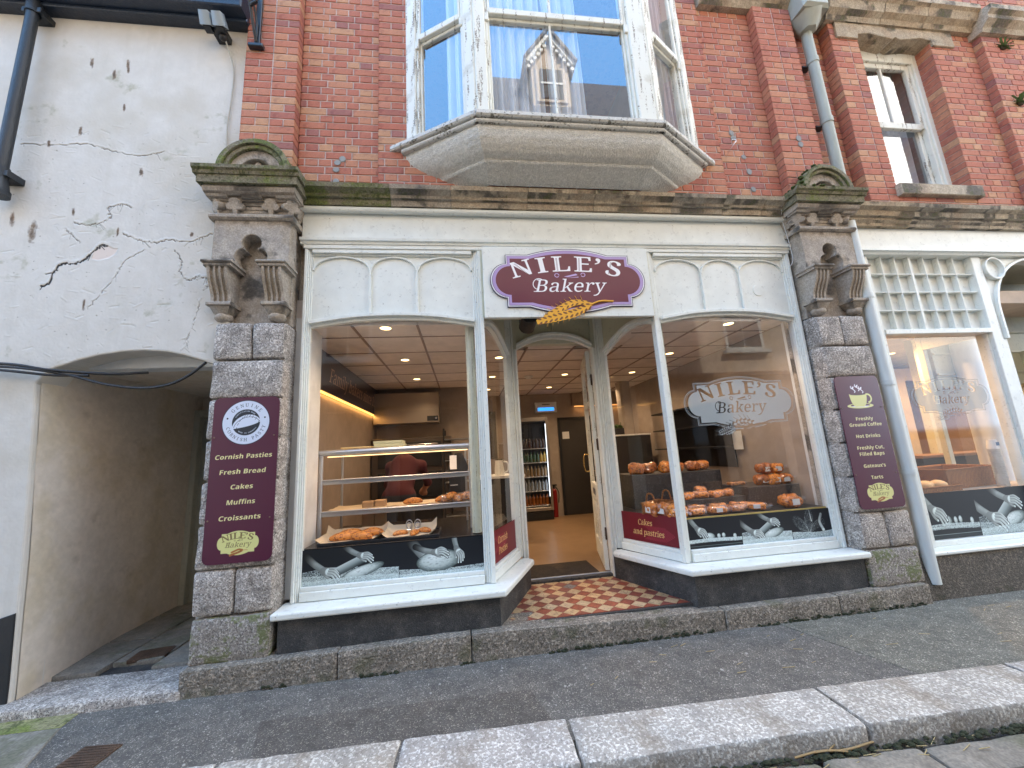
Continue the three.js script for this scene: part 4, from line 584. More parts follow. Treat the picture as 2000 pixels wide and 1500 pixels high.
{ // door frame, open leaf, lobby ceiling
  const d = partGroup('doorway', bakery, 'arched timber doorway at the back of the lobby');
  const lo = splineArc([[0.585, 2.5], [0.78, 2.59], [1.0, 2.622], [1.22, 2.59], [1.415, 2.5]]);
  for (const [x0, x1, s] of [[0.53, 0.585, 1], [1.415, 1.47, -1]]) part('door_post', [box(x0, x1, 0.175, 2.5, -0.79, -0.7, 0.006), box(s > 0 ? x1 - 0.022 : x0, s > 0 ? x1 : x0 + 0.022, 0.175, 2.5, -0.7, -0.688, 0.004), box(s > 0 ? x0 : x1 - 0.02, s > 0 ? x0 + 0.02 : x1, 0.175, 3, -0.7, -0.684, 0.004)], M.paint2, d);
  part('door_arch', [ext(band(lo, shift(lo, 0.03)), -0.77, -0.712), ext(band(shift(lo, 0.0305), shift(lo, 0.062)), -0.77, -0.685, 0.004)], M.paint2, d);
  part('tympanum', [ext([...shift(lo, 0.063), [1.415, 3.0], [0.585, 3.0]], -0.77, -0.735), ext([[0.585, 2.5], [0.585, 3.0], [0.531, 3.0], [0.531, 2.5]], -0.79, -0.7), ext([[1.415, 2.5], [1.469, 2.5], [1.469, 3.0], [1.415, 3.0]], -0.79, -0.7)], M.cream, d);
  part('door_header', box(0.5, 1.5, 2.572, 3.0, -0.86, -0.772, 0.004), M.cream, d);
  part('tympanum_rib', box(0.992, 1.008, 2.66, 3.0, -0.736, -0.72, 0.003), M.cream, d);
  part('lobby_ceiling', plan([[0.2, -0.075], [1.8, -0.075], [1.5, -0.85], [0.5, -0.85]], 3.0, 3.05), M.cream, d);
  part('sign_backing', box(0.2, 1.8, 2.6, 3.24, -0.07, 0.004, 0.003), M.cream, d);
  part('threshold', box(0.54, 1.46, 0.15, 0.195, -0.79, -0.72, 0.004), M.render, d);
  part('threshold_strip', box(0.585, 1.415, 0.195, 0.203, -0.79, -0.765, 0.002), M.alu, d);
  // door leaf swung inwards on the right post
  const ang = 0.23, m = basis([Math.sin(ang), 0, -Math.cos(ang)], [0, 1, 0], [Math.cos(ang), 0, Math.sin(ang)], [1.368, 0, -0.8]), at = (g) => uvm(g.applyMatrix4(m)), B = (u0, u1, y0, y1, w0, w1, r = 0.004) => at(box(u0, u1, y0, y1, w0, w1, r));
  const leaf = part('door_leaf', [B(0, 0.11, 0.21, 2.49, 0, 0.045), B(0.69, 0.8, 0.21, 2.49, 0, 0.045), B(0.11, 0.69, 0.21, 0.42, 0.0005, 0.0445), B(0.11, 0.69, 0.86, 1.03, 0.0005, 0.0445), B(0.11, 0.69, 2.37, 2.49, 0.0005, 0.0445), B(0.11, 0.69, 1.9, 1.95, 0.001, 0.044)], M.peel, d, 'white door leaf standing open, panelled below glass');
  part('leaf_panel', [B(0.11, 0.37, 0.42, 0.86, 0.012, 0.032), B(0.43, 0.69, 0.42, 0.86, 0.012, 0.032), B(0.37, 0.43, 0.42, 0.86, 0.001, 0.044), B(0.15, 0.33, 0.47, 0.81, 0.004, 0.04, 0.01), B(0.47, 0.65, 0.47, 0.81, 0.004, 0.04, 0.01)], M.peel, leaf);
  part('leaf_pane', at(uvm(new THREE.PlaneGeometry(0.58, 1.34).translate(0.4, 1.7, 0.022))), M.glass, leaf);
  part('letter_plate', B(0.28, 0.5, 0.91, 0.98, -0.006, 0.0, 0.002), M.steel, leaf);
  part('pull_handle', [tube([[0.74, 1.15, 0], [0.74, 1.15, -0.05], [0.74, 1.35, -0.05], [0.74, 1.35, 0]].map((p) => V(p).applyMatrix4(m).toArray()), 0.009, 20, 8)], S({ color: C(0.6, 0.42, 0.16), metalness: 1, roughness: 0.25 }), leaf);
  part('hinge', [B(-0.012, 0.02, 0.5, 0.62, 0.03, 0.05), B(-0.012, 0.02, 1.4, 1.52, 0.03, 0.05), B(-0.012, 0.02, 2.1, 2.22, 0.03, 0.05)], M.rust, leaf);
}
// sills and stall risers with splayed corners
const mir = (p) => p.map(([x, z]) => [2.002 - x, z]).reverse();
const sillPlan = [[-1.345, -0.06], [-1.345, 0.165], [-1.33, 0.172], [0.262, 0.172], [0.272, 0.166], [0.612, -0.575], [0.606, -0.6], [0.572, -0.655], [0.5, -0.66], [0.19, -0.06]];
const riserPlan = [[-1.31, -0.06], [-1.31, 0.125], [0.226, 0.125], [0.585, -0.66], [0.55, -0.72], [0.45, -0.72], [0.15, -0.06]];
for (const [s, r, nm] of [[sillPlan, riserPlan, 'left'], [mir(sillPlan), mir(riserPlan), 'right']]) {
  part('window_sill', [plan(s, 0.385, 0.432, 0.012)], M.paint, bakery, 'white ' + nm + ' window sill with splayed corner');
  part('stall_riser', plan(r, 0.1, 0.388, 0.004), M.render, bakery, 'dark rendered stall riser under the ' + nm + ' window');
}
{ // chequered lobby floor, tile by tile
  const fl = settingGroup('lobby_floor'), yT = 0.172, R = rng(77);
  const poly = [[0.2, 0.085], [1.8, 0.085], [1.44, -0.72], [0.56, -0.72]];
  part('bedding', plan(poly.map(([x, z]) => [x, z]), 0.08, yT - 0.004), M.render, fl);
  const clip = (pts) => { const E = [[[0.2, 0.062], [1.8, 0.062]], [[1.78, 0.085], [1.42, -0.718]], [[1.44, -0.718], [0.56, -0.718]], [[0.58, -0.718], [0.22, 0.085]]]; for (const [a, b] of E) { const o = []; const f = (p) => (b[0] - a[0]) * (p[1] - a[1]) - (b[1] - a[1]) * (p[0] - a[0]); for (let i = 0; i < pts.length; i++) { const p = pts[i], q = pts[(i + 1) % pts.length], fp = f(p), fq = f(q); if (fp <= 0) o.push(p); if (fp * fq < 0) { const t = fp / (fp - fq); o.push([lerp(p[0], q[0], t), lerp(p[1], q[1], t)]); } } pts = o; if (pts.length < 3) return null; } return pts; };
  const red = [[0.3, 0.075, 0.045], [0.24, 0.07, 0.05], [0.34, 0.085, 0.045]].map((c) => S({ map: T.tile, color: C(...c), roughness: 0.5 })), buff = [[0.62, 0.4, 0.2], [0.6, 0.42, 0.24], [0.55, 0.39, 0.22]].map((c) => S({ map: T.tile, color: C(...c), roughness: 0.5 })), grey = S({ map: T.tile, color: C(0.2, 0.18, 0.17), roughness: 0.6 });
  const s = 0.0985, h = s / Math.SQRT2;
  for (let i = -14; i < 15; i++) for (let j = -14; j < 15; j++) {
    const cx = 1.0 + (i + j) * h, cz = 0.062 + (i - j) * h, k = h - 0.0018, raw = [[cx, cz - k], [cx - k, cz], [cx, cz + k], [cx + k, cz]], c = clip(raw); if (!c) continue;
    let ar = 0; c.forEach((p, q) => { const n = c[(q + 1) % c.length]; ar += p[0] * n[1] - n[0] * p[1]; }); if (Math.abs(ar) < 0.0006) continue;
    const isRed = ((i & 1) === 0) !== ((j & 1) === 0) ? false : true;
    const mm = Math.hypot(cx - 0.93, cz + 0.545) < 0.05 ? grey : (isRed ? red : buff)[Math.floor(R() * 3)];
    part('floor_tile', uvm(plan(c, yT - 0.01, yT + (R() - 0.5) * 0.0012), R() * 3, R() * 3), mm, fl);
  }
}
// ------------------------------------------------------------------ signs and printed film
const plaquePts = (W, H, n = 16) => {                               // notched oval plaque, centre 0,0
  const p = [], X = 0.4 * W, Y = 0.4 * H, ax = 0.262 * W, half = [];
  for (let i = 0; i <= n; i++) { const t = i / n; half.push([lerp(-ax, ax, t), Y + 0.1 * H * (1 - (2 * t - 1) ** 2)]); }
  p.push([-X, Y], ...half, [X, Y], [X, 0.262 * H]);
  for (let i = 1; i < n; i++) { const a = Math.PI / 2 - Math.PI * i / n; p.push([X + 0.1 * W * Math.cos(a), 0.262 * H * Math.sin(a)]); }
  p.push([X, -0.262 * H], [X, -Y], ...half.map(([x, y]) => [-x, -y]), [-X, -Y], [-X, -0.262 * H]);
  for (let i = 1; i < n; i++) { const a = -Math.PI / 2 - Math.PI * i / n; p.push([-X + 0.1 * W * Math.cos(a), 0.262 * H * Math.sin(a)]); }
  p.push([-X, 0.262 * H]); return p.reverse();
};
function tracePlaque(x, W, H, cx, cy) { x.beginPath(); plaquePts(W, H).forEach(([a, b], i) => (i ? x.lineTo(cx + a, cy - b) : x.moveTo(cx + a, cy - b))); x.closePath(); }
function wheat(x, o, fill, seed, awn) {                              // two ears of wheat on one stem, drawn in a unit box 0..1 wide, y down
  x.save(); x.translate(o.x, o.y); x.scale(o.s, o.s); x.lineCap = 'round';
  const ear = (pts, n, sz) => { const c = new THREE.CatmullRomCurve3(pts.map(([a, b]) => new THREE.Vector3(a, b, 0))); if (fill) { x.strokeStyle = fill; x.lineWidth = sz * 2.1; x.beginPath(); c.getPoints(30).forEach((p, i) => (i ? x.lineTo(p.x, p.y) : x.moveTo(p.x, p.y))); x.stroke(); }
    if (awn) { x.strokeStyle = awn; x.lineWidth = 0.006; for (let i = 0; i < n; i++) { const t = (i + 0.5) / n, p = c.getPoint(t), d = c.getTangent(t); for (const s of [-1, 1]) { x.beginPath(); x.moveTo(p.x, p.y); x.lineTo(p.x - d.x * 0.1 - s * d.y * 0.1, p.y - d.y * 0.1 + s * d.x * 0.1); x.stroke(); } } }
    x.fillStyle = seed; for (let i = 0; i < n; i++) { const t = (i + 0.6) / n, p = c.getPoint(t), d = c.getTangent(t), a = Math.atan2(d.y, d.x); for (const s of [-1, 1]) { x.save(); x.translate(p.x - d.y * s * sz * 0.55, p.y + d.x * s * sz * 0.55); x.rotate(a + s * 0.5); x.beginPath(); x.ellipse(0, 0, sz * 0.62, sz * 0.3, 0, 0, 7); x.fill(); x.restore(); } } };
  x.strokeStyle = fill || seed; x.lineWidth = 0.028; x.beginPath(); x.moveTo(0.995, 0.2); x.quadraticCurveTo(0.85, 0.165, 0.7, 0.2); x.stroke();
  ear([[0.1, 0.28], [0.3, 0.2], [0.5, 0.13], [0.7, 0.17]], 9, 0.05); ear([[0.02, 0.44], [0.25, 0.37], [0.5, 0.29], [0.68, 0.21]], 11, 0.058);
  x.restore();
}
function logo(x, W, H, cx, cy, c, o = {}) {                          // the shop's name on its plaque
  x.textAlign = 'center'; x.textBaseline = 'alphabetic'; x.fillStyle = c.text;
  const big = 0.255 * H, word = "NILE'S", wd = [0.0, 0.122, 0.215, 0.345, 0.452, 0.545]; x.font = 'bold ' + big + 'px serif';
  [['N', -0.29, 0.3], ['I', -0.165, 0.16], ['L', -0.045, 0.05], ['E', 0.095, -0.05], ['\u2019', 0.185, -0.14], ['S', 0.285, -0.26]].forEach(([ch, u, a]) => { x.save(); x.translate(cx + u * W, cy - 0.155 * H + Math.abs(u) * Math.abs(u) * 0.95 * H); x.rotate(-a * 0.95); x.scale(1.72, 1.42); x.fillText(ch, 0, 0); if (c.hatch && ch !== '\u2019') { x.fillStyle = c.hatch; for (let k = 0; k < 12; k++) x.fillRect(-big * 0.16 + (ch === 'N' ? k * big * 0.024 : 0), -big * 0.62 + k * big * 0.05, big * 0.05, big * 0.02); x.fillStyle = c.text; } x.restore(); });
  x.strokeStyle = c.orn; x.lineWidth = 0.012 * H; x.beginPath(); x.arc(cx - 0.08 * W, cy - 0.085 * H, 0.03 * H, 0.6, 6.4); x.stroke(); x.beginPath(); x.arc(cx + 0.09 * W, cy - 0.095 * H, 0.03 * H, 3.2, 9.0); x.stroke();
  x.fillStyle = c.orn; x.beginPath(); x.moveTo(cx - 0.035 * W, cy - 0.065 * H); x.lineTo(cx + 0.045 * W, cy - 0.115 * H); x.lineTo(cx + 0.055 * W, cy - 0.09 * H); x.lineTo(cx - 0.01 * W, cy - 0.055 * H); x.fill(); x.beginPath(); x.moveTo(cx - 0.02 * W, cy - 0.04 * H); x.lineTo(cx + 0.06 * W, cy - 0.065 * H); x.lineTo(cx + 0.06 * W, cy - 0.05 * H); x.fill();
  x.fillStyle = c.text; x.font = 0.285 * H + 'px serif'; x.save(); x.translate(cx - 0.005 * W, cy + 0.19 * H); x.transform(1, 0, -0.24, 1, 0, 0); x.scale(1.08, 1); x.fillText('Bakery', 0, 0); x.restore();
  x.strokeStyle = c.text; x.lineWidth = 0.012 * H; x.beginPath(); x.moveTo(cx - 0.235 * W, cy + 0.182 * H); x.lineTo(cx - 0.19 * W, cy + 0.182 * H); x.stroke(); x.beginPath(); x.ellipse(cx - 0.2 * W, cy + 0.06 * H, 0.035 * W, 0.09 * H, 0.25, 1.4, 5.2); x.stroke();
}
const decal = (g, m, at) => g;
function uvRect(g, x0, x1, y0, y1) { const p = g.attributes.position, uv = new Float32Array(p.count * 2); for (let i = 0; i < p.count; i++) { uv[i * 2] = (p.getX(i) - x0) / (x1 - x0); uv[i * 2 + 1] = (p.getY(i) - y0) / (y1 - y0); } g.setAttribute('uv', new THREE.BufferAttribute(uv, 2)); return clean(g); }
const shapeFace = (pts, z) => { const g = new THREE.ShapeGeometry(pts instanceof THREE.Shape ? pts : shapeOf(pts)).toNonIndexed(); g.translate(0, 0, z); return g; };
{ // the name board over the entrance
  const cx = 0.994, cy = 2.917, W = 1.437, H = 0.621;
  const s = thing('name_board', 'maroon oval bakery name sign with wheat on white board over the entrance', 'sign', [cx, 2.58, 0.03]);
  part('board', box(0.218, 1.772, 2.58, 3.252, 0.01, 0.045, 0.003), M.paint, s, 'plain white backing board');
  const sub = (k, z0, z1, mat, nm) => part(nm, ext(plaquePts(W - k, H - k).map(([a, b]) => [cx + a, cy + b]), z0, z1, 0), mat, s);
  const lil = S({ color: C(0.42, 0.3, 0.56), roughness: 0.35 }), navy = S({ color: C(0.03, 0.015, 0.05), roughness: 0.35 });
  sub(0, 0.0455, 0.058, navy, 'plaque_edge'); sub(0.014, 0.0583, 0.0592, S({ color: C(0.78, 0.77, 0.82), roughness: 0.35 }), 'white_rim'); sub(0.036, 0.0596, 0.0605, navy, 'fine_line'); sub(0.042, 0.0609, 0.0618, lil, 'lilac_rim');
  const tx = canvas(1536, 664, (x, w, h) => { x.fillStyle = '#5f1133'; x.fillRect(0, 0, w, h); logo(x, w * 1.07, h * 1.1, w / 2, h / 2, { text: '#eeeef2', hatch: '#5a2036', orn: '#b9a3d6' }); });
  const wi = W - 0.1, hi = H - 0.1, g = uvRect(shapeFace(plaquePts(wi, hi).map(([a, b]) => [cx + a, cy + b]), 0.0624), cx - wi / 2, cx + wi / 2, cy - hi / 2, cy + hi / 2);
  part('name_panel', g, P({ map: tx, roughness: 0.3, clearcoat: 0.3, clearcoatRoughness: 0.15 }), s, 'maroon panel lettered NILE\u2019S Bakery');
  // wheat ears cut from board
  const orange = S({ color: C(0.83, 0.4, 0.035), roughness: 0.4 }), dark = S({ color: C(0.2, 0.075, 0.02), roughness: 0.5 }), x0 = 0.665, y0 = 2.79, k = 0.715, wp = ([a, b]) => [x0 + a * k, y0 - b * k * 0.72 - (1 - a) * 0.05];
  const earBoard = (pts, wd) => { const c = new THREE.CatmullRomCurve3(pts.map((p) => { const q = wp(p); return new THREE.Vector3(q[0], q[1], 0); })), up = [], lo = []; for (let i = 0; i <= 24; i++) { const t = i / 24, p = c.getPoint(t), d = c.getTangent(t), w = wd * Math.pow(Math.sin(Math.PI * clamp(0.08 + t * 0.9, 0, 1)), 0.5) * (t > 0.95 ? 0.6 : 1) * (i % 2 ? 1 : 0.86); up.push([p.x - d.y * w, p.y + d.x * w]); lo.push([p.x + d.y * w, p.y - d.x * w]); } return { c, shape: [...up, ...lo.reverse()].reverse() }; };
  const e1 = earBoard([[0.1, 0.34], [0.3, 0.22], [0.5, 0.12], [0.72, 0.16]], 0.033), e2 = earBoard([[0.0, 0.42], [0.25, 0.36], [0.5, 0.3], [0.72, 0.18]], 0.043);
  const awns = []; for (const { c } of [e1, e2]) for (let i = 0; i < 8; i++) { const t = 0.2 + i * 0.09, p = c.getPoint(t), d = c.getTangent(t), sg = c === e1.c ? 1 : -1; awns.push(rod([p.x, p.y, 0.067], [p.x - d.x * 0.03 - sg * d.y * 0.062, p.y - d.y * 0.03 + sg * d.x * 0.062, 0.067], 0.0019, 5)); }
  const wh = part('wheat_motif', [ext(e1.shape, 0.064, 0.0705, 0), ext(e2.shape, 0.0655, 0.072, 0), tube([wp([0.7, 0.18]), wp([0.82, 0.13]), wp([1.0, 0.15])].map(([a, b]) => [a, b, 0.069]), 0.0085, 12, 6), ...awns], orange, s, 'two orange wheat ears overlapping the sign edge');
  const seeds = []; for (const [e, z, n, sz] of [[e1, 0.0712, 9, 0.026], [e2, 0.0727, 11, 0.033]]) for (let i = 0; i < n; i++) { const t = (i + 0.6) / (n + 0.4), p = e.c.getPoint(t), d = e.c.getTangent(t), a = Math.atan2(d.y, d.x); for (const q of [-1, 1]) { const g = new THREE.CircleGeometry(sz * 0.62, 12); g.scale(1, 0.42, 1); g.rotateZ(a - q * 0.5); seeds.push(uvm(g.translate(p.x - d.y * q * sz * 0.62, p.y + d.x * q * sz * 0.62, z))); } }
  part('seed_marks', seeds, dark, wh).userData.kind = 'stuff';
}
{ // loudspeaker under the board
  const t = thing('lobby_lamp', 'round black lamp housing tucked under the name board', 'lamp', [0.62, 2.55, -0.1]);
  part('housing', uvm(new THREE.CylinderGeometry(0.075, 0.075, 0.2, 24).rotateX(Math.PI / 2 - 0.2).translate(0.625, 2.6, -0.12)), M.black, t);
  part('mount', box(0.56, 0.69, 2.59, 2.7, -0.25, -0.1, 0.006), M.black, t);
}
// tall side boards on the piers
function roundRect(x0, x1, y0, y1, r) { const s = new THREE.Shape(); s.moveTo(x0 + r, y0); s.lineTo(x1 - r, y0); s.absarc(x1 - r, y0 + r, r, -Math.PI / 2, 0); s.lineTo(x1, y1 - r); s.absarc(x1 - r, y1 - r, r, 0, Math.PI / 2); s.lineTo(x0 + r, y1); s.absarc(x0 + r, y1 - r, r, Math.PI / 2, Math.PI); s.lineTo(x0, y0 + r); s.absarc(x0 + r, y0 + r, r, Math.PI, 1.5 * Math.PI); return s; }
function sideBoard(x0, x1, y0, y1, label, draw) {
  const s = thing('side_sign', label, 'sign', [(x0 + x1) / 2, y0, 0.15]), z = 0.163;
  part('panel_edge', ext(roundRect(x0, x1, y0, y1, 0.045), 0.157, z, 0), S({ color: C(0.1, 0.02, 0.045), roughness: 0.4 }), s);
  const t = canvas(512, Math.round(512 * (y1 - y0) / (x1 - x0)), (x, w, h) => { x.fillStyle = '#4f1230'; x.fillRect(0, 0, w, h); draw(x, w, h); });
  part('printed_face', uvRect(shapeFace(roundRect(x0, x1, y0, y1, 0.045), z + 0.0005), x0, x1, y0, y1), P({ map: t, roughness: 0.35, clearcoat: 0.4, clearcoatRoughness: 0.2 }), s);
  part('screw', [[0.04, 0.25], [0.94, 0.25], [0.04, 0.75], [0.94, 0.75]].map(([a, b]) => uvm(new THREE.SphereGeometry(0.006, 8, 5).translate(lerp(x0, x1, a), lerp(y0, y1, b), z + 0.001))), M.brown, s);
}
const badge = (x, cx, cy, W) => { const H = W * 0.6; x.fillStyle = '#d9d58c'; tracePlaque(x, W, H, cx, cy); x.fill(); logo(x, W * 1.0, H, cx, cy - H * 0.02, { text: '#7b6a3c', orn: '#7b6a3c' }); wheat(x, { x: cx - W * 0.18, y: cy + H * 0.18, s: W * 0.42 }, '#b9783c', '#8a4a20'); };
sideBoard(-1.803, -1.355, 0.782, 1.937, 'tall maroon pasty menu board on stone pier by passage', (x, w, h) => {
  const cx = w * 0.5, cy = w * 0.415, r = w * 0.355;
  x.fillStyle = '#191a38'; x.beginPath(); x.arc(cx, cy, r * 1.03, 0, 7); x.fill(); x.fillStyle = '#d5dcea'; x.beginPath(); x.arc(cx, cy, r, 0, 7); x.fill();
  x.fillStyle = '#17202b'; x.beginPath(); x.arc(cx, cy, r * 0.6, 0, 7); x.fill();
  const ringText = (s, rad, a0, a1, size, inside, col, bold) => { x.fillStyle = col; x.font = (bold ? 'bold ' : '') + size + 'px serif'; x.textAlign = 'center'; x.textBaseline = 'middle'; [...s].forEach((c, i) => { const a = lerp(a0, a1, s.length > 1 ? i / (s.length - 1) : 0.5); x.save(); x.translate(cx + rad * Math.sin(a), cy - rad * Math.cos(a)); x.rotate(inside ? a + Math.PI : a); x.fillText(c, 0, 0); x.restore(); }); };
  ringText('GENUINE', r * 0.8, -0.82, 0.82, w * 0.075, false, '#1c2330', false); ringText('CORNISH PASTY', r * 0.8, -1.9, -4.42, w * 0.072, true, '#1c2330', false);
  ringText('CERTIFICATION MARK', r * 0.51, -1.05, 0.75, w * 0.026, false, '#cfd6e2', true); ringText('MADE IN CORNWALL', r * 0.5, 3.75, 2.1, w * 0.026, true, '#cfd6e2', true);
  x.fillStyle = '#1c2330'; for (const s of [-1, 1]) { x.beginPath(); x.arc(cx + s * r * 0.8, cy - r * 0.2 * (s > 0 ? 1 : 1), w * 0.014, 0, 7); x.fill(); }
  x.save(); x.translate(cx, cy); x.rotate(-0.22); x.fillStyle = '#d5dcea'; x.beginPath(); x.moveTo(-r * 0.62, r * 0.16); x.bezierCurveTo(-r * 0.6, -r * 0.34, r * 0.4, -r * 0.62, r * 0.64, r * 0.1); x.bezierCurveTo(r * 0.3, r * 0.24, -r * 0.3, r * 0.2, -r * 0.62, r * 0.16); x.fill();
  x.strokeStyle = '#17202b'; x.lineWidth = 3; x.beginPath(); for (let i = 0; i <= 9; i++) { const a = i / 9, px = lerp(-r * 0.5, r * 0.5, a), py = -r * 0.24 + r * 0.42 * (2 * a - 1.05) ** 2; x.moveTo(px, py); x.lineTo(px + r * 0.09, py - r * 0.09); } x.stroke(); x.beginPath(); x.moveTo(-r * 0.55, r * 0.12); x.bezierCurveTo(-r * 0.45, -r * 0.22, r * 0.35, -r * 0.42, r * 0.56, r * 0.08); x.stroke(); x.restore();
  x.fillStyle = '#e4dc9c'; x.textAlign = 'center'; x.textBaseline = 'middle';
  [['Cornish Pasties', 0.372, 0.86], ['Fresh Bread', 0.465, 0.7], ['Cakes', 0.557, 0.34], ['Muffins', 0.648, 0.43], ['Croissants', 0.74, 0.62]].forEach(([s, v, wd]) => { x.font = 'bold ' + w * 0.1 + 'px sans-serif'; const k = wd * w / x.measureText(s).width; x.save(); x.translate(cx, v * h); x.transform(1, -0.01, -0.12, 1, 0, 0); x.scale(k, 1); x.fillText(s, 0, 0); x.restore(); });
  badge(x, cx, h * 0.886, w * 0.6);
});
sideBoard(3.345, 3.795, 0.77, 1.932, 'tall maroon coffee menu board on pier by white downpipe', (x, w, h) => {
  const cx = w * 0.5; x.fillStyle = '#d9d58c'; x.strokeStyle = '#d9d58c';
  x.beginPath(); x.ellipse(cx - w * 0.02, h * 0.235, w * 0.3, h * 0.02, 0, 0, 7); x.fill(); x.fillStyle = '#551c35'; x.beginPath(); x.ellipse(cx - w * 0.02, h * 0.231, w * 0.22, h * 0.012, 0, 0, 7); x.fill(); x.fillStyle = '#e9e6ee'; x.beginPath(); x.ellipse(cx - w * 0.02, h * 0.236, w * 0.2, h * 0.009, 0, 0, Math.PI); x.fill();
  x.fillStyle = '#d9d58c'; x.beginPath(); x.moveTo(cx - w * 0.23, h * 0.142); x.lineTo(cx + w * 0.17, h * 0.142); x.bezierCurveTo(cx + w * 0.16, h * 0.2, cx + w * 0.12, h * 0.235, cx + w * 0.06, h * 0.242); x.lineTo(cx - w * 0.13, h * 0.242); x.bezierCurveTo(cx - w * 0.2, h * 0.23, cx - w * 0.22, h * 0.19, cx - w * 0.23, h * 0.142); x.fill(); x.lineWidth = w * 0.035; x.beginPath(); x.ellipse(cx + w * 0.18, h * 0.178, w * 0.08, h * 0.032, -0.2, -1.7, 1.8); x.stroke();
  x.fillStyle = '#4a1f22'; x.beginPath(); x.ellipse(cx - w * 0.03, h * 0.144, w * 0.18, h * 0.008, 0, 0, 7); x.fill();
  x.strokeStyle = '#ece9f1'; x.lineWidth = w * 0.018; for (const [a, b] of [[-0.1, 0], [-0.0, -0.012], [0.08, 0.006]]) { x.beginPath(); x.moveTo(cx + w * a, h * (0.13 + b)); x.bezierCurveTo(cx + w * (a + 0.09), h * (0.115 + b), cx + w * (a - 0.1), h * (0.1 + b), cx + w * a, h * (0.085 + b)); x.arc(cx + w * (a - 0.03), h * (0.088 + b), w * 0.03, 0.3, 4.2); x.stroke(); }
  x.fillStyle = '#e4dc9c'; x.textAlign = 'center'; x.textBaseline = 'middle';
  [['Freshly', 0.335, 0.4], ['Ground Coffee', 0.38, 0.74], ['Hot Drinks', 0.467, 0.56], ['Freshly Cut,', 0.555, 0.62], ['Filled Baps', 0.602, 0.57], ['Gateaux\u2019s', 0.69, 0.5], ['Tarts', 0.775, 0.27]].forEach(([s, v, wd]) => { x.font = 'bold ' + w * 0.092 + 'px sans-serif'; const k = wd * w / x.measureText(s).width; x.save(); x.translate(cx, v * h); x.scale(k, 1); x.fillText(s, 0, 0); x.restore(); });
  badge(x, cx, h * 0.885, w * 0.58);
});
// frosted name film on the panes
function frosted(cx, cy, W, z, label) {
  const H = W * 0.43, cw = 1024, ch = 480;
  const t = canvas(cw, ch, (x) => { x.clearRect(0, 0, cw, ch); const k = cw / 1.04, c = [cw / 2, ch / 2 - 14]; x.fillStyle = 'rgb(232,236,236)'; tracePlaque(x, k * 0.93, k * 0.385, ...c); x.fill(); x.strokeStyle = 'rgb(225,230,232)'; x.lineWidth = 5; tracePlaque(x, k, k * 0.43, ...c); x.stroke(); x.lineWidth = 3; tracePlaque(x, k * 0.975, k * 0.412, ...c); x.stroke(); x.globalCompositeOperation = 'destination-out'; logo(x, k * 0.98, k * 0.43, ...c, { text: '#000', orn: '#000' }); wheat(x, { x: c[0] - k * 0.26, y: c[1] + k * 0.09, s: k * 0.5 }, null, '#000', '#000'); x.globalCompositeOperation = 'source-over'; wheat(x, { x: c[0] - k * 0.262, y: c[1] + k * 0.168, s: k * 0.25 }, null, 'rgb(222,228,230)', 'rgb(222,228,230)'); });
  const g = new THREE.PlaneGeometry(W * 1.04, W * 1.04 * ch / cw);
  single('window_film', g, S({ map: t, transparent: true, opacity: 0.66, roughness: 0.85, side: THREE.DoubleSide, color: C(0.62, 0.64, 0.63) }), label, 'film', [cx, cy, z], 'frosted name film on the shop panes');
}
frosted(2.555, 1.745, 1.12, -0.046, 'frosted bakery name film on right window of main shop');
frosted(4.86, 1.72, 0.92, -0.046, 'frosted bakery name film on window beyond white downpipe');
// printed strips along the foot of the panes
const flour = (x, w, h, seed, y0, amp) => { const R = rng(seed); x.fillStyle = 'rgba(140,155,150,.35)'; x.beginPath(); x.moveTo(0, h); for (let i = 0; i <= 20; i++) x.lineTo(i / 20 * w, h * (y0 + amp * Math.sin(i / 4 + seed) + 0.06)); x.lineTo(w, h); x.fill(); for (let i = 0; i < 5200; i++) { const u = R(), yy = y0 + amp * Math.sin(u * 5 + seed) + Math.pow(R(), 1.3) * (1 - y0); const b = 165 + R() * 90; x.fillStyle = 'rgba(' + (b - 14) + ',' + b + ',' + (b - 2) + ',' + (0.2 + R() * 0.5) + ')'; x.fillRect(u * w, yy * h, 2 + R() * 7, 1 + R() * 4); } };
const limb = (x, pts, widths, tones) => { const n = 60, c = new THREE.CatmullRomCurve3(pts.map(([a, b]) => new THREE.Vector3(a, b, 0))); for (let k = 0; k <= n; k++) { const t = k / n, p = c.getPoint(t), r = lerp(widths[0], widths[1], t), b = lerp(tones[0], tones[1], Math.min(1, t * 1.6)); const g = x.createRadialGradient(p.x - r * 0.2, p.y - r * 0.5, r * 0.15, p.x, p.y, r * 1.02); const q = (m) => 'rgb(' + Math.round(b * m * 0.95) + ',' + Math.round(b * m) + ',' + Math.round(b * m * 0.98) + ')'; g.addColorStop(0, q(1.05)); g.addColorStop(0.7, q(0.95)); g.addColorStop(1, q(0.5)); x.fillStyle = g; x.beginPath(); x.arc(p.x, p.y, r, 0, 7); x.fill(); } };
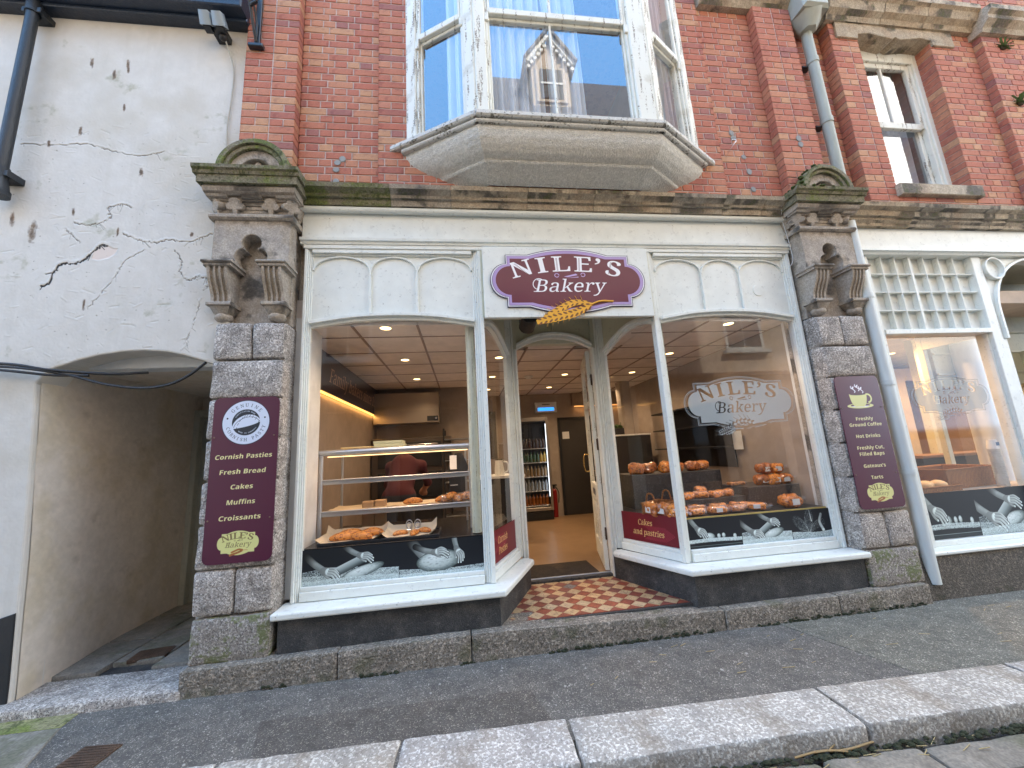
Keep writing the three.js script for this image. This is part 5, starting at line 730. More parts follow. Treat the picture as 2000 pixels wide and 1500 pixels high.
const dough = (x, cx, cy, rx, ry, a) => { x.save(); x.translate(cx, cy); x.rotate(a); x.scale(rx, ry); const g = x.createRadialGradient(-0.2, -0.45, 0.1, 0, 0, 1); g.addColorStop(0, '#dfe8e5'); g.addColorStop(0.65, '#b4c1bd'); g.addColorStop(1, '#46524f'); x.fillStyle = g; x.beginPath(); x.arc(0, 0, 1, 0, 7); x.fill(); const R = rng(Math.round(cx)); for (let i = 0; i < 160; i++) { const t = R() * 6.3, d = Math.sqrt(R()) * 0.95; x.fillStyle = R() < 0.5 ? 'rgba(255,255,255,.1)' : 'rgba(20,30,30,.12)'; x.beginPath(); x.arc(Math.cos(t) * d, Math.sin(t) * d, 0.02 + R() * 0.05, 0, 7); x.fill(); } x.restore(); };
// a hand seen from above: tapering wrist that fades into the dark, palm, four knuckled fingers side by side, thumb apart
const hand = (x, px, py, s, a, bend = 0.2) => {
  x.save(); x.translate(px, py); x.rotate(a); x.scale(s, s);
  limb(x, [[-1.3, -0.5], [-0.7, -0.2], [-0.1, -0.02]], [0.2, 0.17], [10, 205]);
  limb(x, [[-0.05, 0.1], [0.2, 0.28], [0.42, 0.34]], [0.11, 0.06], [200, 225]);
  limb(x, [[-0.12, 0], [0.05, 0], [0.2, 0]], [0.19, 0.24], [215, 230]);
  for (const [o, l, w] of [[-0.19, 0.5, 0.062], [-0.07, 0.62, 0.068], [0.06, 0.64, 0.068], [0.18, 0.55, 0.064]]) {
    x.strokeStyle = 'rgba(10,16,18,.9)'; x.lineWidth = w * 2.5; x.lineCap = 'round'; x.beginPath(); x.moveTo(0.25, o); x.quadraticCurveTo(0.25 + l * 0.6, o * 1.2 - 0.02, 0.25 + l, o * 1.35 + bend); x.stroke();
    limb(x, [[0.2, o], [0.25 + l * 0.35, o * 1.1 - 0.03], [0.25 + l * 0.7, o * 1.25 + bend * 0.35], [0.25 + l, o * 1.35 + bend]], [w * 1.1, w * 0.8], [228, 240]);
  }
  x.restore();
};
const scenes = {
  roll(x, w, h) { flour(x, w, h, 3, 0.6, 0.07); flour(x, w, h, 13, 0.7, 0.04); dough(x, w * 0.62, h * 0.7, w * 0.23, h * 0.15, -0.28); x.save(); x.translate(w * 0.5, h * 0.5); x.rotate(-0.5 * h / w * 2.2); const g = x.createLinearGradient(0, -h * 0.12, 0, h * 0.12); g.addColorStop(0, '#c2cdca'); g.addColorStop(0.5, '#8b9896'); g.addColorStop(1, '#2c3535'); x.fillStyle = g; x.fillRect(-w * 0.2, -h * 0.12, w * 0.4, h * 0.24); x.restore(); hand(x, w * 0.24, h * 0.62, h * 0.5, 0.32); hand(x, w * 0.6, h * 0.27, h * 0.42, 0.2, 0.15); flour(x, w, h, 8, 0.84, 0.02); },
  loaf(x, w, h) { x.strokeStyle = 'rgba(150,160,160,.22)'; for (let i = 0; i < 40; i++) { x.beginPath(); x.moveTo(w * (0.3 + i * 0.009), 0); x.lineTo(w * (0.29 + i * 0.01), h * 0.4); x.stroke(); } flour(x, w, h, 5, 0.8, 0.03); limb(x, [[w * 0.14, h * 0.02], [w * 0.22, h * 0.25], [w * 0.3, h * 0.5]], [h * 0.15, h * 0.13], [20, 190]); dough(x, w * 0.46, h * 0.6, w * 0.26, h * 0.3, -0.08); hand(x, w * 0.42, h * 0.36, h * 0.44, -0.05, 0.2); hand(x, w * 0.68, h * 0.34, h * 0.42, 1.05, 0.15); flour(x, w, h, 15, 0.9, 0.01); },
  eggs(x, w, h) { x.fillStyle = '#1b2224'; x.fillRect(0, h * 0.76, w, h * 0.24); x.fillStyle = '#9aa8a5'; x.fillRect(0, h * 0.74, w, h * 0.03); x.fillStyle = '#0b1014'; x.fillRect(0, h * 0.8, w, h * 0.1); x.fillStyle = '#7d8a88'; x.fillRect(0, h * 0.9, w, h * 0.012); dough(x, w * 0.4, h * 0.62, w * 0.1, h * 0.13, 0.1); hand(x, w * 0.2, h * 0.36, h * 0.46, 0.62, 0.15); for (const [u, v] of [[0.57, 0.62], [0.66, 0.61], [0.87, 0.66]]) dough(x, w * u, h * v, w * 0.036, h * 0.085, 0); flour(x, w, h * 0.8, 9, 0.86, 0.02); },
  splash(x, w, h) { flour(x, w, h, 11, 0.76, 0.03); const R = rng(4); for (let i = 0; i < 3600; i++) { const a = -Math.PI * (0.1 + 0.8 * R()), d = Math.pow(R(), 0.7) * h * (0.35 + 0.5 * Math.abs(Math.sin(a * 3.3))), b = 140 + R() * 110; x.fillStyle = 'rgba(' + b + ',' + (b + 8) + ',' + b + ',' + (0.2 + 0.5 * R()) + ')'; x.fillRect(w * 0.42 + Math.cos(a) * d * 0.9, h * 0.8 + Math.sin(a) * d, 1 + R() * 2.5, 1 + R() * 3); } limb(x, [[w * 0.5, h * 0.02], [w * 0.51, h * 0.2], [w * 0.52, h * 0.4]], [3, 6], [150, 220]); limb(x, [[w * 0.78, h * 0.2], [w * 0.72, h * 0.45], [w * 0.78, h * 0.74]], [h * 0.05, h * 0.06], [180, 230]); },
};
function photoStrip(x0, x1, y0, y1, z, list, label) {
  const k = Math.min(1400 / (x1 - x0), 1000), w = Math.round((x1 - x0) * k), h = Math.round((y1 - y0) * k);
  const t = canvas(w, h, (x) => { let u = 0; for (const [nm, f] of list) { const cw = w * f; x.save(); x.translate(u, 0); x.beginPath(); x.rect(0, 0, cw, h); x.clip(); x.fillStyle = '#0c1219'; x.fillRect(0, 0, cw, h); scenes[nm](x, cw, h); x.fillStyle = '#07090c'; x.fillRect(cw - 2, 0, 3, h); x.restore(); u += cw; } });
  single('photo_strip', new THREE.PlaneGeometry(x1 - x0, y1 - y0), S({ map: t, roughness: 0.5, side: THREE.DoubleSide }), label, 'film', [(x0 + x1) / 2, (y0 + y1) / 2, z]);
}
photoStrip(-1.234, 0.128, 0.526, 0.785, -0.045, [['roll', 0.52], ['loaf', 0.48]], 'dark photo strip of hands and dough in left window');
photoStrip(1.863, 3.242, 0.526, 0.772, -0.045, [['eggs', 0.36], ['roll', 0.35], ['splash', 0.29]], 'dark photo strip of eggs, hands and splash in right window');
function redBoard(sp, u0, u1, y0, y1, lines, label, wx) {
  const t = canvas(900, Math.round(900 * (y1 - y0) / (u1 - u0)), (x, w, h) => { x.fillStyle = '#6f1220'; x.fillRect(0, 0, w, h); x.strokeStyle = '#a13242'; x.lineWidth = 5; const [ox, oy] = wx; for (let i = 0; i < 13; i++) for (const s of [-1, 1]) { const px = w * ox + i * w * 0.028, py = h * oy; x.beginPath(); x.moveTo(px, py); x.quadraticCurveTo(px - w * 0.06, py + s * h * 0.1, px - w * 0.16, py + s * h * (0.24)); x.stroke(); } x.fillStyle = '#e8c179'; x.textAlign = 'center'; x.textBaseline = 'middle'; lines.forEach(([s, u, v, sz]) => { x.font = h * sz + 'px serif'; x.save(); x.translate(w * u, h * v); x.transform(0.86, 0, -0.16, 1, 0, 0); x.fillText(s, 0, 0); x.restore(); }); });
  const g = new THREE.PlaneGeometry(u1 - u0, y1 - y0); const c = V([(u0 + u1) / 2, (y0 + y1) / 2, -0.044]).applyMatrix4(sp.m);
  const o = single('window_board', g, S({ map: t, roughness: 0.45, side: THREE.DoubleSide }), label, 'sign', c.toArray()); o.quaternion.setFromRotationMatrix(new THREE.Matrix4().extractRotation(sp.m)); return o;
}
redBoard(spL, spL.a, spL.b, 0.533, 0.79, [['Cornish', 0.47, 0.36, 0.3], ['Pasties', 0.47, 0.7, 0.3]], 'small red Cornish Pasties board in left splayed pane', [0.3, 0.45]);
redBoard(spR, spR.a, spR.b, 0.533, 0.79, [['Cakes', 0.42, 0.32, 0.27], ['and pastries', 0.46, 0.66, 0.27]], 'red Cakes and pastries board in right splayed pane', [0.55, 0.66]);
// ------------------------------------------------------------------ inside the bakery
const wallM = S({ map: T.soft, color: C(0.4, 0.33, 0.275), roughness: 0.8 }), warmWall = S({ map: T.soft, color: C(0.31, 0.235, 0.18), roughness: 0.8 });
setting('shop_floor', [plan([[-1.5, -0.1], [0.15, -0.1], [0.5, -0.79], [1.5, -0.79], [1.85, -0.1], [3.4, -0.1], [3.4, -4.5], [-1.5, -4.5]], 0.1, 0.188)][0], S({ map: T.soft, color: C(0.27, 0.17, 0.095), roughness: 0.3, bumpMap: T.softB, bumpScale: 0.0008 }));
setting('shop_left_wall', box(-1.6, -1.42, 0.1, 2.8, -4.5, -0.1, 0.004), warmWall);
setting('shop_right_wall', box(3.3, 3.5, 0.1, 2.8, -4.5, -0.1, 0.004), wallM);
setting('shop_back_wall', join([box(-1.5, 0.18, 0.1, 2.8, -4.6, -3.42, 0.004), box(0.18, 3.4, 0.1, 2.8, -4.6, -4.4, 0.004)]), wallM);
setting('window_return', join([box(-1.5, -1.25, 0.44, 2.8, -0.36, -0.08, 0.006), box(3.262, 3.4, 0.44, 2.8, -0.2, -0.08, 0.006)]), M.white);
{ // suspended ceiling
  const cl = settingGroup('shop_ceiling'), tileM = S({ map: T.soft, color: C(0.76, 0.67, 0.6), roughness: 0.9, bumpMap: T.softB, bumpScale: 0.002 }), barM = S({ color: C(0.26, 0.18, 0.14), roughness: 0.6 });
  part('slab', box(-1.55, 3.45, 2.64, 2.8, -4.5, -0.85, 0.004), tileM, cl);
  part('slab', [plan([[-1.55, -0.08], [0.16, -0.08], [0.5, -0.85], [-1.55, -0.85]], 2.641, 2.8), plan([[1.842, -0.08], [3.45, -0.08], [3.45, -0.85], [1.502, -0.85]], 2.641, 2.8)], tileM, cl);
  const half = (pts, a, b) => { const o = [], f = (p) => (b[0] - a[0]) * (p[1] - a[1]) - (b[1] - a[1]) * (p[0] - a[0]); for (let i = 0; i < pts.length; i++) { const p = pts[i], q = pts[(i + 1) % pts.length], fp = f(p), fq = f(q); if (fp >= 0) o.push(p); if (fp * fq < 0) { const t = fp / (fp - fq); o.push([lerp(p[0], q[0], t), lerp(p[1], q[1], t)]); } } return o.length > 2 ? o : null; };
  const regions = [[[[0.16, -0.08], [0.5, -0.84]]], [[[1.502, -0.84], [1.842, -0.08]]], [[[0.5, -0.85], [1.502, -0.85]]]];
  const gx = [-1.42, -0.92, -0.37, 0.182, 0.735, 1.282, 1.836, 2.39, 2.945, 3.3], gz = [-0.085, -0.417, -0.973, -1.53, -2.09, -2.66, -3.23, -3.79, -4.4];
  for (let i = 0; i + 1 < gx.length; i++) for (let j = 0; j + 1 < gz.length; j++) {
    if (gx[i] < 0 && gz[j] < -3.2) continue;
    const e = 0.004, q = [[gx[i] + e, gz[j] - e], [gx[i] + e, gz[j + 1] + e], [gx[i + 1] - e, gz[j + 1] + e], [gx[i + 1] - e, gz[j] - e]];
    const cz = (gz[j] + gz[j + 1]) / 2;
    if (gz[j + 1] > -0.9 || gz[j] > -0.85) {
      const L = half(q, [0.5, -0.84], [0.16, -0.08]), Rr = half(q, [1.842, -0.08], [1.502, -0.84]); let Bk = half(q, [1.6, -0.86], [0.4, -0.86]);
      const use = []; if (L) { const l2 = half(L, [2, -0.86], [-2, -0.86]) ; use.push(L); } if (Rr) use.push(Rr); if (Bk && !L && !Rr) use.push(Bk);
      for (const u of use) part('ceiling_tile', plan(u, 2.57, 2.6), tileM, cl);
    } else part('ceiling_tile', plan(q, 2.57, 2.6), tileM, cl);
  }
  const bars = []; for (const x of gx) bars.push(box(x - 0.011, x + 0.011, 2.563, 2.57, x < 0.2 ? -3.4 : -4.39, x > 0.15 && x < 1.85 ? -0.87 : -0.09, 0.001));
  for (const z of gz.slice(1)) bars.push(box(-1.41, z > -0.86 ? (z > -0.5 ? 0.2 : 0.16) : 3.29, 2.5635, 2.57, z - 0.006, z + 0.006, 0.001)); bars.push(box(1.75, 3.29, 2.5635, 2.57, -0.423, -0.411, 0.001));
  part('grid_bars', bars, barM, cl);
}
{ // recessed downlights
  const glow = S({ color: C(1, 0.9, 0.7), emissive: new THREE.Color(1, 0.66, 0.28), emissiveIntensity: 2, roughness: 0.4 });
  const spots = [[-0.65, -0.15, 'nearest the left window'], [-0.65, -1.29, 'second from the left window'], [-0.65, -2.43, 'above the steel hood'], [0.455, -1.29, 'seen through left splayed pane, front'], [0.455, -2.43, 'seen through left splayed pane, middle'], [0.455, -3.55, 'seen through left splayed pane, back'], [1.572, -2.43, 'in front of the drinks fridge'], [1.572, -3.55, 'above the drinks fridge'], [2.66, -3.55, 'at the back of the right side'], [2.66, -2.43, 'third from the right window'], [2.66, -1.3, 'second from the right window'], [2.66, -0.17, 'nearest the right window']];
  for (const [x, z, s] of spots) {
    const t = thing('ceiling_light', 'round warm recessed downlight ' + s, 'light', [x, 2.57, z], 'downlights in the shop ceiling'); ORIGIN.set(t, [0, 0, 0]);
    part('trim_ring', uvm(new THREE.TorusGeometry(0.052, 0.006, 6, 24).rotateX(Math.PI / 2).translate(0, -0.002, 0)), M.white, t);
    part('lamp_lens', uvm(new THREE.CylinderGeometry(0.046, 0.046, 0.006, 20).translate(0, -0.003, 0)), glow, t);
    const l = new THREE.SpotLight(new THREE.Color(1, 0.7, 0.42), 1.25, 0, 1.25, 0.6, 2); l.position.set(x, 2.558, z); l.target.position.set(x, 0, z); l.castShadow = true; l.shadow.radius = 2; scene.add(l, l.target);
  }
}
{ // dark panel with gilt lettering and a light strip under it
  const p = thing('wall_panel', 'dark panel lettered Family bakers since 1987 on left shop wall', 'sign', [-1.4, 2.15, -2]);
  const t = canvas(1600, 280, (x, w, h) => { x.fillStyle = '#2a2030'; x.fillRect(0, 0, w, h); x.fillStyle = '#c7a27c'; x.font = 'italic 150px serif'; x.textBaseline = 'middle'; x.textAlign = 'left'; x.save(); x.translate(150, h * 0.52); x.transform(0.83, 0, -0.12, 1, 0, 0); x.fillText('Family bakers since 1987', 0, 0); x.restore(); });
  part('panel_body', box(-1.418, -1.39, 2.15, 2.562, -3.3, -0.75, 0.003), S({ color: C(0.024, 0.015, 0.03), roughness: 0.35 }), p);
  const g = new THREE.PlaneGeometry(2.54, 0.405).rotateY(Math.PI / 2).translate(-1.3885, 2.356, -2.025); part('lettered_face', g, P({ map: t, roughness: 0.35, clearcoat: 0.3 }), p);
  const s = thing('light_strip', 'glowing amber light strip under the dark wall panel', 'light', [-1.4, 2.13, -2]);
  part('tube', box(-1.417, -1.395, 2.128, 2.146, -3.28, -0.77, 0.003), S({ color: C(1, 0.7, 0.3), emissive: new THREE.Color(1, 0.5, 0.1), emissiveIntensity: 0.9 }), s);
  const r = new THREE.RectAreaLight(new THREE.Color(1, 0.52, 0.16), 4, 0.03, 2.4); r.position.set(-1.4, 2.122, -2.02); r.rotation.x = -Math.PI / 2; scene.add(r);
  const s2 = thing('light_strip', 'amber light strip under the pelmet on right back wall', 'light', [3.1, 2.2, -4.2]);
  part('pelmet', box(2.2, 3.29, 2.3, 2.56, -4.39, -4.28, 0.003), warmWall, s2);
  part('tube', box(2.25, 3.25, 2.28, 2.298, -4.37, -4.3, 0.003), S({ color: C(1, 0.7, 0.3), emissive: new THREE.Color(1, 0.42, 0.12), emissiveIntensity: 0.35 }), s2);
  const r2 = new THREE.RectAreaLight(new THREE.Color(1, 0.5, 0.18), 1.6, 0.95, 0.04); r2.position.set(2.75, 2.27, -4.33); r2.rotation.x = -Math.PI / 2; scene.add(r2);
}
{ const t = thing('extractor_hood', 'brushed steel extractor hood on the back left wall', 'hood', [-0.9, 1.98, -3.2]);
  part('hood_body', box(-1.41, -0.38, 1.985, 2.48, -3.41, -3.08, 0.008), S({ color: C(0.42, 0.36, 0.3), metalness: 0.75, roughness: 0.32 }), t);
  part('control_plate', box(-0.57, -0.4, 2.01, 2.09, -3.08, -3.072, 0.002), M.black, t);
  part('dial', uvm(new THREE.CylinderGeometry(0.016, 0.016, 0.02, 14).rotateX(Math.PI / 2).translate(-0.43, 2.05, -3.065)), M.chrome, t);
  const o = thing('oven', 'dark steel oven stack below the extractor hood', 'oven', [-0.9, 0.19, -3.2]);
  part('oven_body', box(-1.4, -0.2, 0.19, 1.75, -3.41, -2.95, 0.01), S({ color: C(0.12, 0.1, 0.085), metalness: 0.7, roughness: 0.4 }), o);
  for (const y of [0.4, 0.85, 1.3]) { part('oven_door', box(-1.3, -0.35, y, y + 0.38, -2.95, -2.925, 0.005), M.black, o); part('door_bar', rod([-1.25, y + 0.34, -2.9], [-0.4, y + 0.34, -2.9], 0.012), M.chrome, o); }
  const rk = thing('baking_rack', 'tall black rack of baking trays beside the oven', 'rack', [-0.05, 0.19, -2.9]);
  for (const [x, z] of [[-0.3, -2.75], [0.1, -2.75], [-0.3, -3.2], [0.1, -3.2]]) part('upright', rod([x, 0.19, z], [x, 1.85, z], 0.014), M.black, rk);
  for (let i = 0; i < 9; i++) part('tray', box(-0.29, 0.09, 0.4 + i * 0.16, 0.412 + i * 0.16, -3.2, -2.74, 0.003), M.steel, rk);
}
// cast iron columns in the windows
for (const [x, s] of [[0.085, 'left'], [1.915, 'right']]) { const c = thing('iron_column', 'slim pale painted iron column inside the ' + s + ' window', 'column', [x, 0.8, -0.15], 'columns in the shop windows'); part('shaft', cyl(x, s === 'left' ? 0.795 : 0.79, 2.56, -0.15, s === 'left' ? 0.04 : 0.02), S({ map: T.peel, color: C(0.6, 0.62, 0.54), roughness: 0.7 }), c); }
{ // left display counter
  const t = thing('display_counter', 'black topped counter in the left window', 'counter', [-0.6, 0.19, -0.6]);
  part('top', plan([[-1.245, -0.075], [0.12, -0.075], [0.4, -0.72], [0.4, -1.1], [-1.245, -1.1]], 0.755, 0.788, 0.003), S({ map: T.soft, color: C(0.02, 0.017, 0.016), roughness: 0.25 }), t);
  part('base', plan([[-1.24, -0.1], [0.1, -0.1], [0.36, -0.72], [0.36, -1.05], [-1.24, -1.05]], 0.19, 0.755), M.darkbox, t);
  const c = thing('display_case', 'aluminium and glass pasty display case with three rails', 'display case', [-0.6, 0.79, -0.5]);
  part('top_rail', uvm(new THREE.CapsuleGeometry(0.026, 1.36, 6, 14).rotateZ(Math.PI / 2).translate(-0.63, 1.51, -0.4)), M.alu, c);
  part('top_glass', box(-1.33, 0.06, 1.533, 1.541, -0.85, -0.42, 0.001), M.glass, c);
  for (const y of [1.265, 1.0]) { part('shelf_edge', [box(-1.25, 0.07, y - 0.028, y + 0.004, -0.42, -0.392, 0.004), box(-1.26, 0.07, y + 0.0045, y + 0.016, -0.43, -0.382, 0.003)], M.alu, c); part('glass_shelf', box(-1.25, 0.06, y - 0.002, y + 0.006, -0.8, -0.432, 0.001), M.glass, c); }
  for (const x of [-1.24, 0.05]) part('post', box(x - 0.016, x + 0.016, 0.79, 1.49, -0.412, -0.38, 0.004), M.alu, c);
  part('back_post', [box(-1.2, -1.18, 0.79, 1.5, -0.84, -0.82, 0.003), box(0.0, 0.02, 0.79, 1.5, -0.84, -0.82, 0.003)], M.alu, c);
  part('case_lamp', box(-1.2, 0.03, 1.472, 1.48, -0.46, -0.43, 0.002), S({ color: C(1, 0.8, 0.5), emissive: new THREE.Color(1, 0.62, 0.28), emissiveIntensity: 0.8 }), c);
  const r = new THREE.RectAreaLight(new THREE.Color(1, 0.6, 0.28), 5, 1.2, 0.03); r.position.set(-0.58, 1.468, -0.445); r.rotation.x = -Math.PI / 2; scene.add(r);
}
// pasties
function pastyGeo(seed) {
  const g = new THREE.SphereGeometry(1, 28, 16), p = g.attributes.position, v = new THREE.Vector3();
  for (let i = 0; i < p.count; i++) { v.fromBufferAttribute(p, i); const crimp = v.z < -0.15 ? 0.06 * Math.sin(v.x * 22) * (-v.z) : 0; v.z = v.z < 0 ? v.z * 0.75 : v.z * 0.62 - 0.1 * (1 - Math.abs(v.x)); v.y = Math.max(v.y, -0.35) + crimp; v.multiplyScalar(1 + 0.06 * (noise3(v.x * 4 + seed, v.y * 4, v.z * 4) - 0.5)); p.setXYZ(i, v.x * 0.098, (v.y + 0.35) * 0.042, v.z * 0.075); }
  g.computeVertexNormals(); return uvm(g);
}
const pg = [pastyGeo(1), pastyGeo(5), pastyGeo(9)];
const put = (name, geo, mat, x, y, z, turn, label, cat, grp, s = 1) => { const m = single(name, geo, mat, label, cat, [x, y, z], grp); m.rotation.y = turn; m.scale.setScalar(s); return m; };
function parchment(x, z, w, d, y, label, seed, curl = 1) { const g = new THREE.PlaneGeometry(w, d, 18, 14).rotateX(-Math.PI / 2), p = g.attributes.position; for (let i = 0; i < p.count; i++) { const a = Math.abs(p.getX(i)) / (w / 2), b = Math.abs(p.getZ(i)) / (d / 2); p.setY(i, 0.04 * step(0.8, 1, a) * curl + (p.getZ(i) > 0 ? 0.012 : 0.06) * step(0.74, 1, b) * curl + 0.012 * (noise3(p.getX(i) * 14 + seed, p.getZ(i) * 14, seed) - 0.5)); } g.computeVertexNormals(); return single('baking_paper', uvm(g), M.paper, label, 'paper', [x, y, z]); }
for (const [x, z, l] of [[-0.92, -0.28, 'left tray of pasties'], [-0.46, -0.28, 'right tray of small pastries']]) { const t = thing('baking_tray', 'black shallow baking tray under the ' + l, 'tray', [x, 0.789, z]); ORIGIN.set(t, [0, 0, 0]); part('tray_base', box(-0.23, 0.23, 0.0, 0.006, -0.16, 0.16, 0.002), M.darkbox, t); part('tray_rim', [box(-0.235, -0.225, 0.0, 0.022, -0.165, 0.165, 0.002), box(0.225, 0.235, 0.0, 0.022, -0.165, 0.165, 0.002), box(-0.225, 0.225, 0, 0.022, -0.165, -0.155, 0.002), box(-0.225, 0.225, 0, 0.022, 0.155, 0.165, 0.002)], M.darkbox, t); }
parchment(-0.93, -0.28, 0.5, 0.33, 0.8, 'curled brown baking paper under three pasties', 2); parchment(-0.47, -0.28, 0.42, 0.3, 0.8, 'curled brown baking paper with wire holders', 7);
[[-1.0, -0.24, 0.1, 'front left'], [-0.86, -0.22, -0.25, 'front middle'], [-0.98, -0.38, 0.4, 'back left'], [-0.8, -0.36, -0.1, 'back right']].forEach(([x, z, a, l], i) => put('pasty', pg[i % 3], M.crust, x, 0.805, z, a, 'golden crimped pasty on left tray, ' + l, 'pasty', 'pasties in the display', 1.05));
[[-0.55, -0.27, 0.3, 'left'], [-0.43, -0.24, 1.3, 'middle'], [-0.36, -0.32, -0.4, 'right']].forEach(([x, z, a, l], i) => put('small_pastry', pg[(i + 1) % 3], M.crust, x, 0.803, z, a, 'small golden pastry on right tray, ' + l, 'pastry', 'pastries in the display', 0.65));
for (const [x, l] of [[-0.49, 'left'], [-0.42, 'right']]) { const t = thing('wire_holder', 'looped wire price holder on right tray, ' + l + ' one', 'holder', [x, 0.82, -0.36]); ORIGIN.set(t, [0, 0, 0]); part('loop', [new THREE.TorusGeometry(0.03, 0.004, 6, 20).scale(0.9, 1.2, 1).translate(0, 0.045, 0), new THREE.TorusGeometry(0.02, 0.004, 6, 16).translate(0, 0.04, 0.012)].map((g) => uvm(g)), M.steel, t); part('foot', box(-0.02, 0.02, 0, 0.008, -0.02, 0.02, 0.002), M.steel, t); }
// upper shelves: paper liner, pasties, bags
parchment(-0.72, -0.6, 0.95, 0.3, 1.007, 'long sheet of baking paper on middle glass shelf', 4, 0.2);
[[-0.48, -0.55, 0.2, 'alone left'], [-0.2, -0.56, 0.4, 'right of centre'], [-0.12, -0.5, 1.2, 'stacked right'], [-0.02, -0.55, -0.2, 'far right']].forEach(([x, z, a, l], i) => put('pasty', pg[i % 3], M.crust, x, 1.02 + (i === 2 ? 0.03 : 0), z, a, 'crisp pasty on middle glass shelf, ' + l, 'pasty', 'pasties in the display', 0.9));
function wrapped(name, w, h, d, seed, mat, x, y, z, turn, label, cat, grp) {
  const t = thing(name, label, cat, [x, y, z], grp); ORIGIN.set(t, [0, 0, 0]); t.rotation.y = turn;
  part('pastry', bagGeo(w, h, d, seed), mat, t); if (name === 'bread_bag' && seed % 2) part('price_label', box(-0.03, 0.025, -0.015, 0.02, d * 0.56, d * 0.56 + 0.003, 0.0005), M.white, t);
  part('clear_wrap', [uvm(rough(w * 1.1, h * 1.16, d * 1.12, { r: h * 0.4, amp: h * 0.2, f: 30, seg: 0.012, seed: seed + 7, crease: 0 })), uvm(new THREE.ConeGeometry(h * 0.5, h * 0.9, 9, 1, true).rotateZ(Math.PI / 2).translate(w * 0.62, 0, 0))], clearBag, t); return t;
}
const clearBag = P({ color: 0xffffff, transmission: 0.97, thickness: 0, roughness: 0.1, ior: 1.7, side: THREE.DoubleSide });
function bagGeo(w, h, d, seed) { return uvm(rough(w, h, d, { r: Math.min(h, d) * 0.42, amp: h * 0.22, f: 22, seg: 0.014, seed, crease: 0 })); }
[[-0.17, 1.045, -0.5, 2], [-0.06, 1.05, -0.47, 3], [0.0, 1.06, -0.55, 4]].forEach(([x, y, z, s], i) => wrapped('pastry_bag', 0.11, 0.06, 0.08, s, M.bag, x, y, z, i * 0.7, ['wrapped pastry on middle glass shelf, left one', 'wrapped pastry on middle glass shelf, middle one', 'wrapped pastry on middle glass shelf by the column'][i], 'pastry', 'wrapped pastries'));
{ const t = thing('paper_bags', 'brown paper bags standing behind the tray of pasties', 'bag', [-0.83, 0.79, -0.62]); part('bag', box(-0.94, -0.835, 0.79, 1.06, -0.67, -0.58, 0.008), M.kraft, t); part('bag', box(-0.83, -0.735, 0.79, 1.065, -0.67, -0.58, 0.008), M.kraft, t); }
{ const t = thing('price_stand', 'black wedge price stand on upper glass shelf', 'stand', [-0.05, 1.27, -0.6]); part('body', ext([[-0.17, 1.272], [0.03, 1.272], [0.03, 1.33], [-0.02, 1.45], [-0.09, 1.45]], -0.7, -0.6, 0.004), M.black, t); part('card', box(-0.14, -0.075, 1.3, 1.43, -0.599, -0.595, 0.001), M.white, t); const t2 = thing('chalk_block', 'black chalk price block under upper glass shelf', 'sign', [-0.05, 1.01, -0.6]); part('block', box(-0.15, 0.0, 1.08, 1.235, -0.66, -0.6, 0.004), M.black, t2); part('chalk_text', box(-0.14, -0.07, 1.15, 1.156, -0.5995, -0.598, 0.0005), M.white, t2); }
[[-1.1, -0.84, 1.541, 1.556, 'thin cream cardboard sheet on top of display case'], [-0.81, -0.55, 1.541, 1.595, 'stack of cream cartons on top of display case']].forEach(([a, b, y0, y1, l], i) => { const t = thing('carton', l, 'carton', [(a + b) / 2, y0, -0.55], 'cartons on the display case'); const m = S({ map: T.soft, color: i ? C(0.6, 0.58, 0.36) : C(0.62, 0.47, 0.24), roughness: 0.7 }); if (i) { part('carton_box', box(a, b, y0, y0 + 0.026, -0.66, -0.45, 0.003), m, t); part('carton_box', box(a - 0.005, b - 0.01, y0 + 0.028, y1, -0.65, -0.455, 0.003), m, t); } else part('sheet', box(a, b, y0, y1, -0.6, -0.46, 0.003), m, t); });
